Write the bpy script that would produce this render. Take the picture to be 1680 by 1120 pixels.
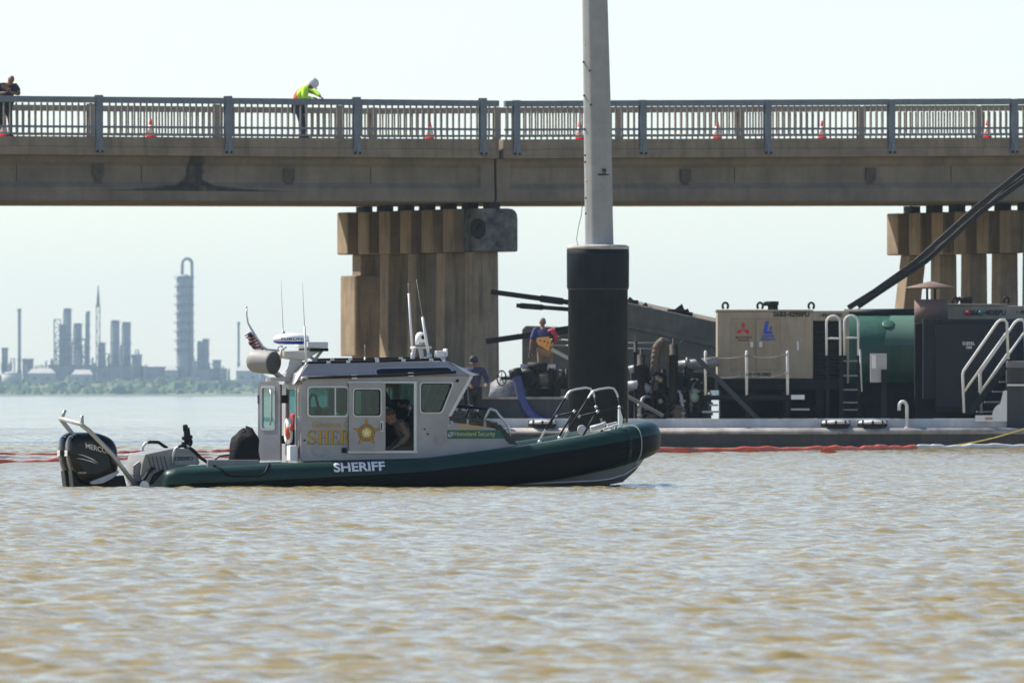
import bpy, bmesh, math, random
import numpy as np
from mathutils import Vector, Matrix, Quaternion
random.seed(7)
rng = np.random.RandomState(11)
scene = bpy.context.scene
for o in list(bpy.data.objects): bpy.data.objects.remove(o)
C = scene.collection
R = math.radians

# ---------------------------------------------------------------- camera
K = 21000.0            # focal length in photo pixels (1680 wide)
CX, CY, H = 840.0, 645.0, 1.38
cd = bpy.data.cameras.new('camera'); cam = bpy.data.objects.new('camera', cd); C.objects.link(cam)
cam.location = (0, 0, H); cam.rotation_euler = (R(90), 0, 0)
cd.sensor_width = 36; cd.sensor_fit = 'HORIZONTAL'; cd.lens = 36 * K / 1680
cd.shift_y = (CY - 560) / 1680
cd.clip_start = 0.5; cd.clip_end = 30000
cd.dof.use_dof = True; cd.dof.focus_distance = 187.5; cd.dof.aperture_fstop = 12.5
scene.camera = cam
scene.render.resolution_x = 1024; scene.render.resolution_y = 682

# ---------------------------------------------------------------- sky, sun, exposure
SUN_BACK, SUN_EL = 29.0, 49.0       # the sun stands to the left, 29 degrees round to the back
sd = Vector((-math.cos(R(SUN_BACK)) * math.cos(R(SUN_EL)), math.sin(R(SUN_BACK)) * math.cos(R(SUN_EL)), math.sin(R(SUN_EL))))
w = bpy.data.worlds.new('World'); scene.world = w; w.use_nodes = True
nt = w.node_tree; bg = nt.nodes['Background']
sky = nt.nodes.new('ShaderNodeTexSky'); sky.sky_type = 'NISHITA'; sky.sun_disc = False
sky.sun_elevation = R(SUN_EL); sky.sun_rotation = math.atan2(sd.x, sd.y)
sky.altitude = 0; sky.air_density = 0.72; sky.dust_density = 0.5; sky.ozone_density = 1.0
nt.links.new(sky.outputs[0], bg.inputs[0]); bg.inputs[1].default_value = 0.112
sl = bpy.data.lights.new('sun', 'SUN'); so = bpy.data.objects.new('sun', sl); C.objects.link(so)
sl.energy = 4.8; sl.angle = R(0.53); sl.color = (1.0, 0.93, 0.82)
so.rotation_euler = sd.to_track_quat('Z', 'Y').to_euler()
vs = scene.view_settings; vs.view_transform = 'Standard'; vs.look = 'None'; vs.exposure = 0.68; vs.gamma = 1; vs.use_curve_mapping = False

# ---------------------------------------------------------------- materials
MATS = {}
def mat(name, col, rough=0.6, metal=0.0, var=0.0, vscale=3.0, bump=0.0, bscale=20.0, streak=0.0, stcol=(0.03, 0.025, 0.02), stscale=2.5, col2=None, spec=0.5, detail=6):
    if name in MATS: return MATS[name]
    m = bpy.data.materials.new(name); m.use_nodes = True; MATS[name] = m
    n = m.node_tree; p = n.nodes['Principled BSDF']
    p.inputs['Roughness'].default_value = rough; p.inputs['Metallic'].default_value = metal
    p.inputs['Specular IOR Level'].default_value = spec
    p.inputs['Base Color'].default_value = (*col, 1)
    tc = n.nodes.new('ShaderNodeTexCoord'); src = None
    def noise(scale, vec=None, det=6):
        t = n.nodes.new('ShaderNodeTexNoise'); t.inputs['Scale'].default_value = scale; t.inputs['Detail'].default_value = det
        t.inputs['Roughness'].default_value = 0.65
        n.links.new(vec or tc.outputs['Object'], t.inputs['Vector']); return t.outputs[0]
    def ramp(s, a, b):
        r = n.nodes.new('ShaderNodeMapRange'); r.inputs[1].default_value = a; r.inputs[2].default_value = b; n.links.new(s, r.inputs[0]); return r.outputs[0]
    def mix(f, a, b, mode='MIX'):
        x = n.nodes.new('ShaderNodeMix'); x.data_type = 'RGBA'; x.blend_type = mode
        if isinstance(f, float): x.inputs[0].default_value = f
        else: n.links.new(f, x.inputs[0])
        for i, q in ((6, a), (7, b)):
            if isinstance(q, tuple): x.inputs[i].default_value = (*q, 1)
            else: n.links.new(q, x.inputs[i])
        return x.outputs[2]
    if var > 0:
        c2 = col2 or tuple(c * (1 - var) for c in col)
        src = mix(ramp(noise(vscale, det=detail), 0.32, 0.68), tuple(min(1, c * (1 + var * 0.35)) for c in col), c2)
    if streak > 0:
        mp = n.nodes.new('ShaderNodeMapping'); mp.inputs['Scale'].default_value = (stscale, stscale, stscale * 0.08); n.links.new(tc.outputs['Object'], mp.inputs[0])
        f = ramp(noise(2.0, mp.outputs[0]), 0.48, 0.78)
        mm = n.nodes.new('ShaderNodeMath'); mm.operation = 'MULTIPLY'; mm.inputs[1].default_value = streak; n.links.new(f, mm.inputs[0])
        src = mix(mm.outputs[0], src if src else col, stcol)
    if src: n.links.new(src, p.inputs['Base Color'])
    if var > 0 or bump > 0:
        rr = n.nodes.new('ShaderNodeMapRange'); n.links.new(noise(vscale * 2.3), rr.inputs[0])
        rr.inputs[3].default_value = max(0.02, rough - 0.12); rr.inputs[4].default_value = min(1, rough + 0.12); n.links.new(rr.outputs[0], p.inputs['Roughness'])
    if bump > 0:
        b = n.nodes.new('ShaderNodeBump'); b.inputs['Strength'].default_value = 1.0; b.inputs['Distance'].default_value = bump
        n.links.new(noise(bscale), b.inputs['Height']); n.links.new(b.outputs[0], p.inputs['Normal'])
    return m

def nodes_of(m): return m.node_tree, m.node_tree.nodes['Principled BSDF']
def glass(name, tint, gloss=0.9):
    if name in MATS: return MATS[name]
    m = bpy.data.materials.new(name); m.use_nodes = True; MATS[name] = m; n = m.node_tree
    n.nodes.remove(n.nodes['Principled BSDF']); out = n.nodes['Material Output']
    t = n.nodes.new('ShaderNodeBsdfTransparent'); t.inputs[0].default_value = (*tint, 1)
    g = n.nodes.new('ShaderNodeBsdfGlossy'); g.inputs[0].default_value = (gloss, gloss, gloss, 1); g.inputs['Roughness'].default_value = 0.03
    f = n.nodes.new('ShaderNodeFresnel'); f.inputs[0].default_value = 1.5
    x = n.nodes.new('ShaderNodeMixShader'); n.links.new(f.outputs[0], x.inputs[0]); n.links.new(t.outputs[0], x.inputs[1]); n.links.new(g.outputs[0], x.inputs[2])
    n.links.new(x.outputs[0], out.inputs[0]); return m

# ---------------------------------------------------------------- frames: a heading and a place for each large thing
class Frame:
    def __init__(s, px, d, yaw):
        s.oy = d; s.ox = (px - CX) / K * d; s.yaw = R(yaw); s.c = math.cos(s.yaw); s.s = math.sin(s.yaw)
    def L(s, px, py, v=0.0):
        k = (px - CX) / K
        u = (k * (s.oy + v * s.c) - s.ox + v * s.s) / (s.c - k * s.s)
        Y = s.oy + u * s.s + v * s.c
        return Vector((u, v, H + (CY - py) * Y / K))
    def W(s, p): return Vector((s.ox + p[0] * s.c - p[1] * s.s, s.oy + p[0] * s.s + p[1] * s.c, p[2]))
def P(px, py, d): return Vector(((px - CX) / K * d, d, H + (CY - py) * d / K))

# ---------------------------------------------------------------- mesh builder
def frame_of(t, up=Vector((0, 0, 1))):
    t = t.normalized()
    if abs(t.dot(up)) > 0.98: up = Vector((0, 1, 0))
    a = t.cross(up).normalized(); b = a.cross(t).normalized()
    return a, b
class MB:
    def __init__(s): s.v = []; s.f = []; s.m = []; s.sm = []
    def add(s, vs_, fs, m=0, smooth=False):
        o = len(s.v); s.v += [tuple(p) for p in vs_]
        for f in fs: s.f.append(tuple(i + o for i in f)); s.m.append(m); s.sm.append(smooth)
        return s
    def box(s, a, b, m=0):
        x0, y0, z0 = a; x1, y1, z1 = b
        return s.add([(x0,y0,z0),(x1,y0,z0),(x1,y1,z0),(x0,y1,z0),(x0,y0,z1),(x1,y0,z1),(x1,y1,z1),(x0,y1,z1)],
              [(0,3,2,1),(4,5,6,7),(0,1,5,4),(1,2,6,5),(2,3,7,6),(3,0,4,7)], m)
    def bar(s, p0, p1, wd, ht, m=0, up=Vector((0, 0, 1))):
        p0 = Vector(p0); p1 = Vector(p1); a, b = frame_of(p1 - p0, up); a = a * wd / 2; b = b * ht / 2
        vs_ = [p0 - a - b, p0 + a - b, p0 + a + b, p0 - a + b, p1 - a - b, p1 + a - b, p1 + a + b, p1 - a + b]
        return s.add(vs_, [(0,3,2,1),(4,5,6,7),(0,1,5,4),(1,2,6,5),(2,3,7,6),(3,0,4,7)], m)
    def tube(s, pts, r, n=8, m=0, smooth=True, caps=True):
        pts = [Vector(p) for p in pts]; N = len(pts); rings = []
        for i, p in enumerate(pts):
            t = (pts[min(i + 1, N - 1)] - pts[max(i - 1, 0)])
            if t.length < 1e-9: t = Vector((0, 0, 1))
            if i == 0: a, b = frame_of(t)
            else:
                t = t.normalized(); a = (a - t * a.dot(t)); a = a.normalized() if a.length > 1e-6 else frame_of(t)[0]; b = a.cross(t).normalized()
            rr = r[i] if isinstance(r, (list, tuple)) else r
            rings.append([p + a * rr * math.cos(2 * math.pi * j / n) + b * rr * math.sin(2 * math.pi * j / n) for j in range(n)])
        return s.loft(rings, m, smooth, caps)
    def loft(s, rings, m=0, smooth=True, caps=True, closed=True):
        n = len(rings[0]); o = len(s.v)
        for r_ in rings: s.v += [tuple(p) for p in r_]
        for i in range(len(rings) - 1):
            for j in range(n if closed else n - 1):
                k = (j + 1) % n
                s.f.append((o + i*n + j, o + i*n + k, o + (i+1)*n + k, o + (i+1)*n + j)); s.sm.append(smooth)
                s.m.append(m(i, j) if callable(m) else m)
        if caps:
            mm = m(0, 0) if callable(m) else m
            s.f.append(tuple(o + j for j in range(n))); s.m.append(mm); s.sm.append(False)
            q = o + (len(rings) - 1) * n
            s.f.append(tuple(q + n - 1 - j for j in range(n))); s.m.append(mm); s.sm.append(False)
        return s
    def cyl(s, p0, p1, r0, r1=None, n=16, m=0, smooth=True):
        return s.tube([p0, p1], [r0, r0 if r1 is None else r1], n, m, smooth)
    def prism(s, poly, vec, m=0):
        poly = [Vector(p) for p in poly]; vec = Vector(vec); n = len(poly)
        return s.add(poly + [p + vec for p in poly], [tuple(range(n)), tuple(2*n - 1 - i for i in range(n))] + [(i, (i+1) % n, n + (i+1) % n, n + i) for i in range(n)], m)
    def lathe(s, prof, o, axis=(0, 0, 1), n=20, m=0, smooth=True):
        o = Vector(o); ax = Vector(axis).normalized(); a, b = frame_of(ax)
        return s.loft([[o + ax * z + (a * math.cos(2*math.pi*j/n) + b * math.sin(2*math.pi*j/n)) * max(r, 1e-4) for j in range(n)] for r, z in prof], m, smooth)
    def ell(s, c, rx, ry, rz, m=0, nu=14, nv=9, rot=None):
        c = Vector(c); rings = []
        for i in range(nv + 1):
            th = math.pi * i / nv; q = max(math.sin(th), 0.01)
            ring = [Vector((rx * q * math.cos(2*math.pi*j/nu), ry * q * math.sin(2*math.pi*j/nu), rz * math.cos(th))) for j in range(nu)]
            if rot: ring = [rot @ p for p in ring]
            rings.append([c + p for p in ring])
        return s.loft(rings, m, True)
    def build(s, name, mats, parent=None, bevel=0.0, recalc=True, seg=2, label=None):
        me = bpy.data.meshes.new(name); me.from_pydata(s.v, [], s.f)
        if recalc:
            bm = bmesh.new(); bm.from_mesh(me); bmesh.ops.recalc_face_normals(bm, faces=bm.faces); bm.to_mesh(me); bm.free()
        if not isinstance(mats, (list, tuple)): mats = [mats]
        for x in mats: me.materials.append(x)
        me.polygons.foreach_set('material_index', s.m); me.polygons.foreach_set('use_smooth', s.sm)
        o = bpy.data.objects.new(name, me); C.objects.link(o)
        if parent: o.parent = parent
        if bevel > 0:
            b = o.modifiers.new('bevel', 'BEVEL'); b.width = bevel; b.segments = seg; b.limit_method = 'ANGLE'; b.angle_limit = R(40)
        if label: o['label'] = label
        return o
def inst(src, loc, parent=None, rot=None, scale=None, name=None):
    o = src.copy(); C.objects.link(o)
    if name: o.name = name
    o.location = loc; o.parent = parent
    if rot: o.rotation_euler = rot
    if scale: o.scale = scale
    return o
def tag(o, label, cat, group=None):
    o['label'] = label; o['category'] = cat
    if group: o['group'] = group
    return o
def thing(name, label, cat, loc=(0, 0, 0), rz=0.0, group=None):
    o = bpy.data.objects.new(name, None); C.objects.link(o); o.location = loc; o.rotation_euler = (0, 0, rz)
    o.empty_display_size = 0.3
    return tag(o, label, cat, group)
def fthing(fr, name, label, cat, group=None):
    return thing(name, label, cat, (fr.ox, fr.oy, 0), fr.yaw, group)
def structure(o): o['kind'] = 'structure'; return o
def stuff(o, label=None, cat=None):
    o['kind'] = 'stuff'
    if label: tag(o, label, cat)
    return o

TS = bpy.data.scenes.new('workbench')
def eval_mesh(data, mods=None):
    o = bpy.data.objects.new('tmp', data); TS.collection.objects.link(o)
    if mods: mods(o)
    vl = TS.view_layers[0]; vl.update()
    with bpy.context.temp_override(scene=TS, view_layer=vl): dg = bpy.context.evaluated_depsgraph_get()
    me = bpy.data.meshes.new_from_object(o.evaluated_get(dg))
    vs_ = [v.co.copy() for v in me.vertices]; fs = [tuple(p.vertices) for p in me.polygons]
    bpy.data.objects.remove(o); bpy.data.meshes.remove(me)
    return vs_, fs
def fill2d(loops, depth):
    cu = bpy.data.curves.new('c', 'CURVE'); cu.dimensions = '2D'; cu.fill_mode = 'BOTH'; cu.extrude = depth / 2
    for lp in loops:
        sp = cu.splines.new('POLY'); sp.points.add(len(lp) - 1); sp.use_cyclic_u = True
        for q, p in zip(sp.points, lp): q.co = (p[0], p[1], 0, 1)
    r_ = eval_mesh(cu); bpy.data.curves.remove(cu); return r_
def text2d(body, depth=0.02, bold=0.0, shear=0.0, space=1.0):
    cu = bpy.data.curves.new('t', 'FONT'); cu.body = body; cu.extrude = depth / 2; cu.offset = bold; cu.shear = shear; cu.space_character = space
    cu.resolution_u = 4
    r_ = eval_mesh(cu); bpy.data.curves.remove(cu); return r_
def fit(vs_, x0, x1, y0, y1):
    xs = [v.x for v in vs_]; ys = [v.y for v in vs_]; a, b, c, d = min(xs), max(xs), min(ys), max(ys)
    return [((v.x - a) / (b - a) * (x1 - x0) + x0, (v.y - c) / max(d - c, 1e-6) * (y1 - y0) + y0, v.z) for v in vs_]
def rpoly(pts, r, n=4):
    out = []; N = len(pts); rs = r if isinstance(r, (list, tuple)) else [r] * N
    for i in range(N):
        p0, p, p1 = Vector(pts[i-1]), Vector(pts[i]), Vector(pts[(i+1) % N]); q = rs[i]
        if q <= 0: out.append(tuple(p)); continue
        a = (p0 - p); b = (p1 - p); d = min(q, a.length * 0.49, b.length * 0.49); s_, e = p + a.normalized() * d, p + b.normalized() * d
        for k in range(n + 1):
            t = k / n; out.append(tuple(s_ * (1-t)**2 + p * 2*t*(1-t) + e * t*t))
    return out
def rect(x0, x1, y0, y1, r=0): 
    q = [(x0, y0), (x1, y0), (x1, y1), (x0, y1)]
    return rpoly(q, r) if r else q
# pieces drawn in photo coordinates on the plane v of a frame (a real plane at its real distance)
def plate(mb, fr, v, loops, th, m=0):
    vs_, fs = fill2d(loops, 1.0)
    return mb.add([fr.L(p.x, p.y, v + (p.z) * th) for p in vs_], fs, m)
def ptext(mb, fr, v, body, x0, x1, y0, y1, m=0, bold=0.0, shear=0.0, space=1.0, depth=0.006, slope=0.0):
    vs_, fs = text2d(body, 1.0, bold, shear, space)
    q = fit(vs_, x0, x1, y1, y0)
    return mb.add([fr.L(x, y + slope * (x - x0), v + z * depth) for x, y, z in q], fs, m)
def lerp(tab, x):
    if x <= tab[0][0]: i = 0
    elif x >= tab[-1][0]: i = len(tab) - 2
    else: i = next(k for k in range(len(tab) - 1) if tab[k][0] <= x <= tab[k+1][0])
    (a, b), (c, d) = tab[i], tab[i+1]
    return b + (d - b) * (x - a) / (c - a)

# shared materials
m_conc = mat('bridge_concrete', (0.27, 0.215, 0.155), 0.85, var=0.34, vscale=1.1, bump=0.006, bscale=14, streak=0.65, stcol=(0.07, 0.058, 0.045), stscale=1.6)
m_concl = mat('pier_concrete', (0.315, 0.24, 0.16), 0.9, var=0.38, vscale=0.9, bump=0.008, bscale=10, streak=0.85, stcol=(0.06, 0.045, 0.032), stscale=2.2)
m_black = mat('black_paint', (0.011, 0.012, 0.014), 0.55, var=0.4, vscale=3, spec=.2)
m_dark = mat('dark_steel', (0.014, 0.013, 0.014), 0.65, var=0.5, vscale=4, col2=(0.024, 0.016, 0.012), spec=.2)
m_alu = mat('aluminium', (0.55, 0.56, 0.57), 0.38, 0.7, var=0.12, vscale=5)
m_white = mat('white_paint', (0.78, 0.78, 0.76), 0.45, var=0.10, vscale=2.5)
m_wsteel = mat('white_steel', (0.72, 0.72, 0.71), 0.45, var=0.15, vscale=3, streak=0.2, stcol=(0.3, 0.2, 0.12))
m_rubber = mat('black_rubber', (0.008, 0.008, 0.009), 0.55, spec=.25)
m_navy_glass = mat('dark_pane', (0.006, 0.009, 0.016), 0.1, spec=.3)
m_yel = mat('yellow_rope', (0.62, 0.50, 0.08), 0.8)
# ================================================================ water: one sheet from the camera's shore to the far one
def make_water():
    d1 = np.concatenate([np.exp(np.linspace(math.log(44), math.log(140), 1250))[:-1], np.arange(140, 290, .125), np.arange(290, 520, .2)]); d2 = np.exp(np.linspace(math.log(520), math.log(5790), 420))[1:]
    Yr = np.concatenate([[2.0, 15.0, 30.0], d1, d2])
    core = np.linspace(-0.062, 0.062, 236); side = 0.062 + (np.linspace(0, 1, 15)[1:] ** 2.2) * 0.55
    T = np.concatenate([-side[::-1], core, side]); nY, nT = len(Yr), len(T)
    YY = np.repeat(Yr[:, None], nT, 1); XX = YY * T[None, :]
    XX[YY < 44] = (T[None, :] * 44 * np.ones((nY, 1)))[YY < 44]
    Z = np.zeros_like(XX); DX = np.zeros_like(XX); DY = np.zeros_like(XX)
    dyl = np.gradient(Yr)[:, None]
    dxl = np.gradient(T)[None, :] * np.maximum(YY, 44)
    for i in range(88):
        lam = 0.12 * (1.0 / 0.12) ** rng.rand()
        if i >= 72: lam = 2.0 * 3.5 ** rng.rand()
        th = R(-62) + rng.randn() * 0.75          # the chop runs at a slant to the shore
        k = 2 * math.pi / lam; kx, ky = k * math.cos(th), k * math.sin(th)
        amp = 0.043 * lam / 6.283 * (0.45 + 0.75 * math.exp(-(math.log(lam / 0.38) / 0.6) ** 2)) * (0.5 + rng.rand())
        fade = np.clip((lam / (1.9 * dyl * abs(math.sin(th)) + 2.2 * np.abs(dxl) * abs(math.cos(th)) + 1e-6)) - 0.6, 0, 1)
        ph = rng.rand() * 6.283 + kx * XX + ky * YY
        if i >= 72: amp = 0.006 * lam / 6.283
        # slow gusts change how rough it is from place to place
        g = 0.75 + 0.45 * np.sin(0.11 * XX * (1 + 0.3 * math.sin(i)) + 0.031 * YY + i) * np.sin(0.023 * YY - 0.05 * XX + 1.7 * i)
        A = amp * fade * g
        Z += A * np.cos(ph); q = 0.75
        DX -= q * A * math.cos(th) * np.sin(ph); DY -= q * A * math.sin(th) * np.sin(ph)
    XX = XX + DX; YY = YY + DY
    co = np.stack([XX, YY, Z], -1).reshape(-1, 3).astype(np.float32)
    idx = np.arange(nY * nT).reshape(nY, nT)
    q = np.stack([idx[:-1, :-1], idx[:-1, 1:], idx[1:, 1:], idx[1:, :-1]], -1).reshape(-1, 4)
    me = bpy.data.meshes.new('water'); me.vertices.add(len(co)); me.vertices.foreach_set('co', co.ravel())
    me.loops.add(q.size); me.loops.foreach_set('vertex_index', q.ravel().astype(np.int32))
    me.polygons.add(len(q)); me.polygons.foreach_set('loop_start', np.arange(0, q.size, 4, dtype=np.int32)); me.polygons.foreach_set('loop_total', np.full(len(q), 4, np.int32))
    me.update(); me.validate()
    me.polygons.foreach_set('use_smooth', np.ones(len(q), bool))
    m = mat('silty_water', (0.30, 0.235, 0.125), 0.11, spec=.44); n, p = nodes_of(m)
    p.inputs['IOR'].default_value = 1.333
    tc = n.nodes.new('ShaderNodeTexCoord')
    a = n.nodes.new('ShaderNodeTexNoise'); a.inputs['Scale'].default_value = 5.5; a.inputs['Detail'].default_value = 7; a.inputs['Roughness'].default_value = 0.62
    mp = n.nodes.new('ShaderNodeMapping'); mp.inputs['Scale'].default_value = (1.0, 1.6, 1); mp.inputs['Rotation'].default_value = (0, 0, R(25))
    n.links.new(tc.outputs['Object'], mp.inputs[0]); n.links.new(mp.outputs[0], a.inputs['Vector'])
    # ripples too fine for the mesh tilt the normal directly, so they do not smooth away towards the horizon
    sb = n.nodes.new('ShaderNodeVectorMath'); sb.operation = 'SUBTRACT'; sb.inputs[1].default_value = (.5, .5, .5); n.links.new(a.outputs['Color'], sb.inputs[0])
    ml = n.nodes.new('ShaderNodeVectorMath'); ml.operation = 'MULTIPLY'; n.links.new(sb.outputs[0], ml.inputs[0])
    gm = n.nodes.new('ShaderNodeMapping'); gm.inputs['Scale'].default_value = (.09, .035, 1); n.links.new(tc.outputs['Object'], gm.inputs[0])
    gn = n.nodes.new('ShaderNodeTexNoise'); gn.inputs['Scale'].default_value = 1.0; gn.inputs['Detail'].default_value = 3; n.links.new(gm.outputs[0], gn.inputs['Vector'])
    gr_ = n.nodes.new('ShaderNodeMapRange'); gr_.inputs[1].default_value = .36; gr_.inputs[2].default_value = .60; gr_.inputs[3].default_value = .65; gr_.inputs[4].default_value = 1.75; n.links.new(gn.outputs[0], gr_.inputs[0])
    cx_ = n.nodes.new('ShaderNodeCombineXYZ'); n.links.new(gr_.outputs[0], cx_.inputs[0]); n.links.new(gr_.outputs[0], cx_.inputs[1]); n.links.new(cx_.outputs[0], ml.inputs[1])
    ge = n.nodes.new('ShaderNodeNewGeometry'); ad = n.nodes.new('ShaderNodeVectorMath'); ad.operation = 'ADD'; n.links.new(ge.outputs['Normal'], ad.inputs[0]); n.links.new(ml.outputs[0], ad.inputs[1])
    nm = n.nodes.new('ShaderNodeVectorMath'); nm.operation = 'NORMALIZE'; n.links.new(ad.outputs[0], nm.inputs[0]); n.links.new(nm.outputs[0], p.inputs['Normal'])
    c = n.nodes.new('ShaderNodeTexNoise'); c.inputs['Scale'].default_value = 0.05; c.inputs['Detail'].default_value = 4
    n.links.new(tc.outputs['Object'], c.inputs['Vector'])
    mx = n.nodes.new('ShaderNodeMix'); mx.data_type = 'RGBA'; mx.inputs[6].default_value = (0.315, 0.24, 0.08, 1); mx.inputs[7].default_value = (0.25, 0.195, 0.07, 1)
    n.links.new(c.outputs[0], mx.inputs[0]); n.links.new(mx.outputs[2], p.inputs['Base Color'])
    me.materials.append(m)
    o = bpy.data.objects.new('water', me); C.objects.link(o); structure(o)
make_water()

# ================================================================ far shore
SH = 5750.0
def make_shore():
    mb = MB(); xs = np.linspace(-1000, 1000, 81); prof = [(0, -0.6), (25, 0.6), (120, 3.0), (200, 5.6), (420, 6.2), (2200, 6.2)]
    rings = []
    for dy, z in prof:
        rings.append([(x, SH + dy + 14 * math.sin(x * 0.013) * (dy < 2000), z + (0.5 * math.sin(x * 0.05 + dy) if 50 < dy < 2000 else 0)) for x in xs])
    mb.loft(rings, 0, True, caps=False, closed=False)
    structure(mb.build('far_shore', mat('marsh_ground', (0.10, 0.13, 0.055), 0.95, var=0.4, vscale=0.02, col2=(0.16, 0.14, 0.08)), recalc=True))
    # marsh grass and scrub that reads as one green band
    mb = MB(); r_ = random.Random(3)
    for i in range(12000):
        x = r_.uniform(-800, 800); t = r_.random(); y = SH + 30 + 330 * t
        z = lerp([(0, -0.6), (25, 0.6), (120, 3.0), (200, 5.6), (420, 6.2)], y - SH)
        h = r_.uniform(0.8, 2.0) if r_.random() < 0.9 else r_.uniform(2, 4.4); w_ = h * r_.uniform(0.8, 2.2)
        a = r_.uniform(0, 3.14); mi = 0 if r_.random() < 0.6 else 1
        pts = []
        for k in range(5):
            an = a + k * 1.2566; q = w_ * r_.uniform(0.6, 1.1); pts.append((x + q * math.cos(an), y + q * math.sin(an), z - 0.3))
        top = [(x + 0.45 * (p[0] - x) + r_.uniform(-.3, .3), y + 0.45 * (p[1] - y), z + h * r_.uniform(0.6, 1.0)) for p in pts]
        mb.add(pts + top + [(x, y, z + h * 1.05)], [(k, (k+1) % 5, 5 + (k+1) % 5, 5 + k) for k in range(5)] + [(5 + k, 5 + (k+1) % 5, 10) for k in range(5)], mi, False)
    stuff(mb.build('marsh_scrub', [mat('scrub_green', (0.075, 0.13, 0.045), 0.9), mat('scrub_dark', (0.04, 0.075, 0.03), 0.9)]), 'low green marsh scrub along the far shoreline', 'vegetation')
make_shore()

m_ref = mat('refinery_steel', (0.32, 0.32, 0.32), 0.7, var=0.4, vscale=0.15)
m_refd = mat('refinery_dark', (0.2, 0.2, 0.205), 0.7, var=0.4, vscale=0.2)
m_tank = mat('tank_white', (0.46, 0.44, 0.40), 0.7, var=0.15, vscale=0.1)
DR = 6050.0; G = 'refinery units on the far shore'
def base_pt(px, d=DR): p = P(px, 645, d); p.z = 6.1; return p
def zof(py, d=DR): return H + (CY - py) * d / K
def column(name, label, x0, x1, top, d=DR, cat='refinery column', dome=True, platforms=4, pipe=True, mt=None, flare=1.0):
    b = base_pt((x0 + x1) / 2, d); r = (x1 - x0) / 2 * d / K; h = zof(top, d) - b.z
    t = thing(name, label, cat, b, 0, G); mt = mt or m_ref
    prof = [(r * flare, 0), (r * flare, h * 0.12), (r, h * 0.2), (r, h - r * 0.6)] + ([(r * 0.8, h - r * 0.22), (r * 0.35, h), (0.01, h)] if dome else [(r, h), (0.01, h)])
    MB().lathe(prof, (0, 0, 0), n=18, m=0).build('shell', mt, t)
    for k in range(platforms):
        z = h * (0.3 + 0.66 * k / max(platforms - 1, 1)); m = MB()
        m.lathe([(r * 1.0, z), (r * 1.35, z), (r * 1.35, z + 0.25), (r * 1.0, z + 0.25)], (0, 0, 0), n=14, smooth=False)
        m.lathe([(r * 1.34, z + 1.0), (r * 1.37, z + 1.0), (r * 1.37, z + 1.15), (r * 1.34, z + 1.15)], (0, 0, 0), n=14, smooth=False)
        for a in range(7): an = a * 0.9; m.bar((r*1.35*math.cos(an), r*1.35*math.sin(an), z), (r*1.35*math.cos(an), r*1.35*math.sin(an), z + 1.1), 0.1, 0.1)
        m.build('platform', m_refd, t)
    if pipe:
        MB().tube([(-r * 1.25, -r * 0.4, 0), (-r * 1.25, -r * 0.4, h * 0.93), (-r * 1.05, -r*0.3, h * 0.99), (-r * 0.4, 0, h * 0.985)], max(r * 0.1, 0.35), 8).build('riser_pipe', m_ref, t)
    return t
def frame_tower(name, label, x0, x1, top, d=DR, bays=7, cat='steel structure', sz=0.45, floors=True):
    b = base_pt((x0 + x1) / 2, d); wd = (x1 - x0) / 2 * d / K; h = zof(top, d) - b.z; t = thing(name, label, cat, b, 0, G)
    for sx in (-1, 1):
        for sy in (-1, 1): MB().bar((sx*wd, sy*wd, 0), (sx*wd, sy*wd, h), sz, sz).build('post', m_refd, t)
    for k in range(1, bays + 1):
        z = h * k / bays; m = MB()
        for s_ in (-1, 1):
            m.bar((-wd, s_*wd, z), (wd, s_*wd, z), sz*.8, sz*.8); m.bar((s_*wd, -wd, z), (s_*wd, wd, z), sz*.8, sz*.8)
            m.bar((-wd, s_*wd, z - h/bays), (wd, s_*wd, z), sz*.6, sz*.6) if k % 2 else m.bar((wd, s_*wd, z - h/bays), (-wd, s_*wd, z), sz*.6, sz*.6)
        if floors: m.box((-wd, -wd, z - 0.2), (wd, wd, z))
        m.build('bay', m_refd, t)
    return t
def block(name, label, x0, x1, top, d=DR, mt=None, cat='building', roof='flat'):
    b = base_pt((x0 + x1) / 2, d); wd = (x1 - x0) / 2 * d / K; h = zof(top, d) - b.z; t = thing(name, label, cat, b, 0)
    MB().box((-wd, -8, -1), (wd, 8, h)).build('wall', mt or m_ref, t)
    if roof == 'flat': MB().box((-wd - .3, -8.3, h), (wd + .3, 8.3, h + 0.5)).build('roof', m_refd, t)
    else: MB().prism([(-wd - .4, -8.4, h), (wd + .4, -8.4, h), (wd*.7, -2, h + 2.2), (-wd*.7, -2, h + 2.2)], (0, 12, 0)).build('roof', mt or m_ref, t)
    n = max(2, int(wd * 2 / 6))
    for k in range(n):
        x = -wd + (k + 0.5) * 2 * wd / n; MB().box((x - 0.9, -8.15, h * 0.35), (x + 0.9, -7.9, h * 0.6)).build('window', m_refd, t)
    return t
def tank(name, label, x0, x1, top, d=DR - 120):
    b = base_pt((x0 + x1) / 2, d); r = (x1 - x0) / 2 * d / K; h = zof(top, d) - b.z; t = thing(name, label, 'storage tank', b, 0, 'white storage tanks on the far shore')
    MB().lathe([(r, -1), (r, h * 0.75), (0.01, h * 0.75)], (0, 0, 0), n=28).build('shell', m_tank, t)
    MB().lathe([(r * 1.01, h * 0.75), (r * 0.6, h * 0.93), (0.05, h)], (0, 0, 0), n=28).build('roof', m_tank, t)
    return t
column('chimney_stack', 'slim dark flue stack standing alone at the far left of the refinery', 29, 34.5, 506, dome=False, platforms=2, pipe=False, flare=1.5, cat='chimney')
column('chimney_stack', 'thin lone flue stack between the tallest column and the boat flag', 389.5, 393.5, 528, dome=False, platforms=2, pipe=False, flare=1.3, cat='chimney')
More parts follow.
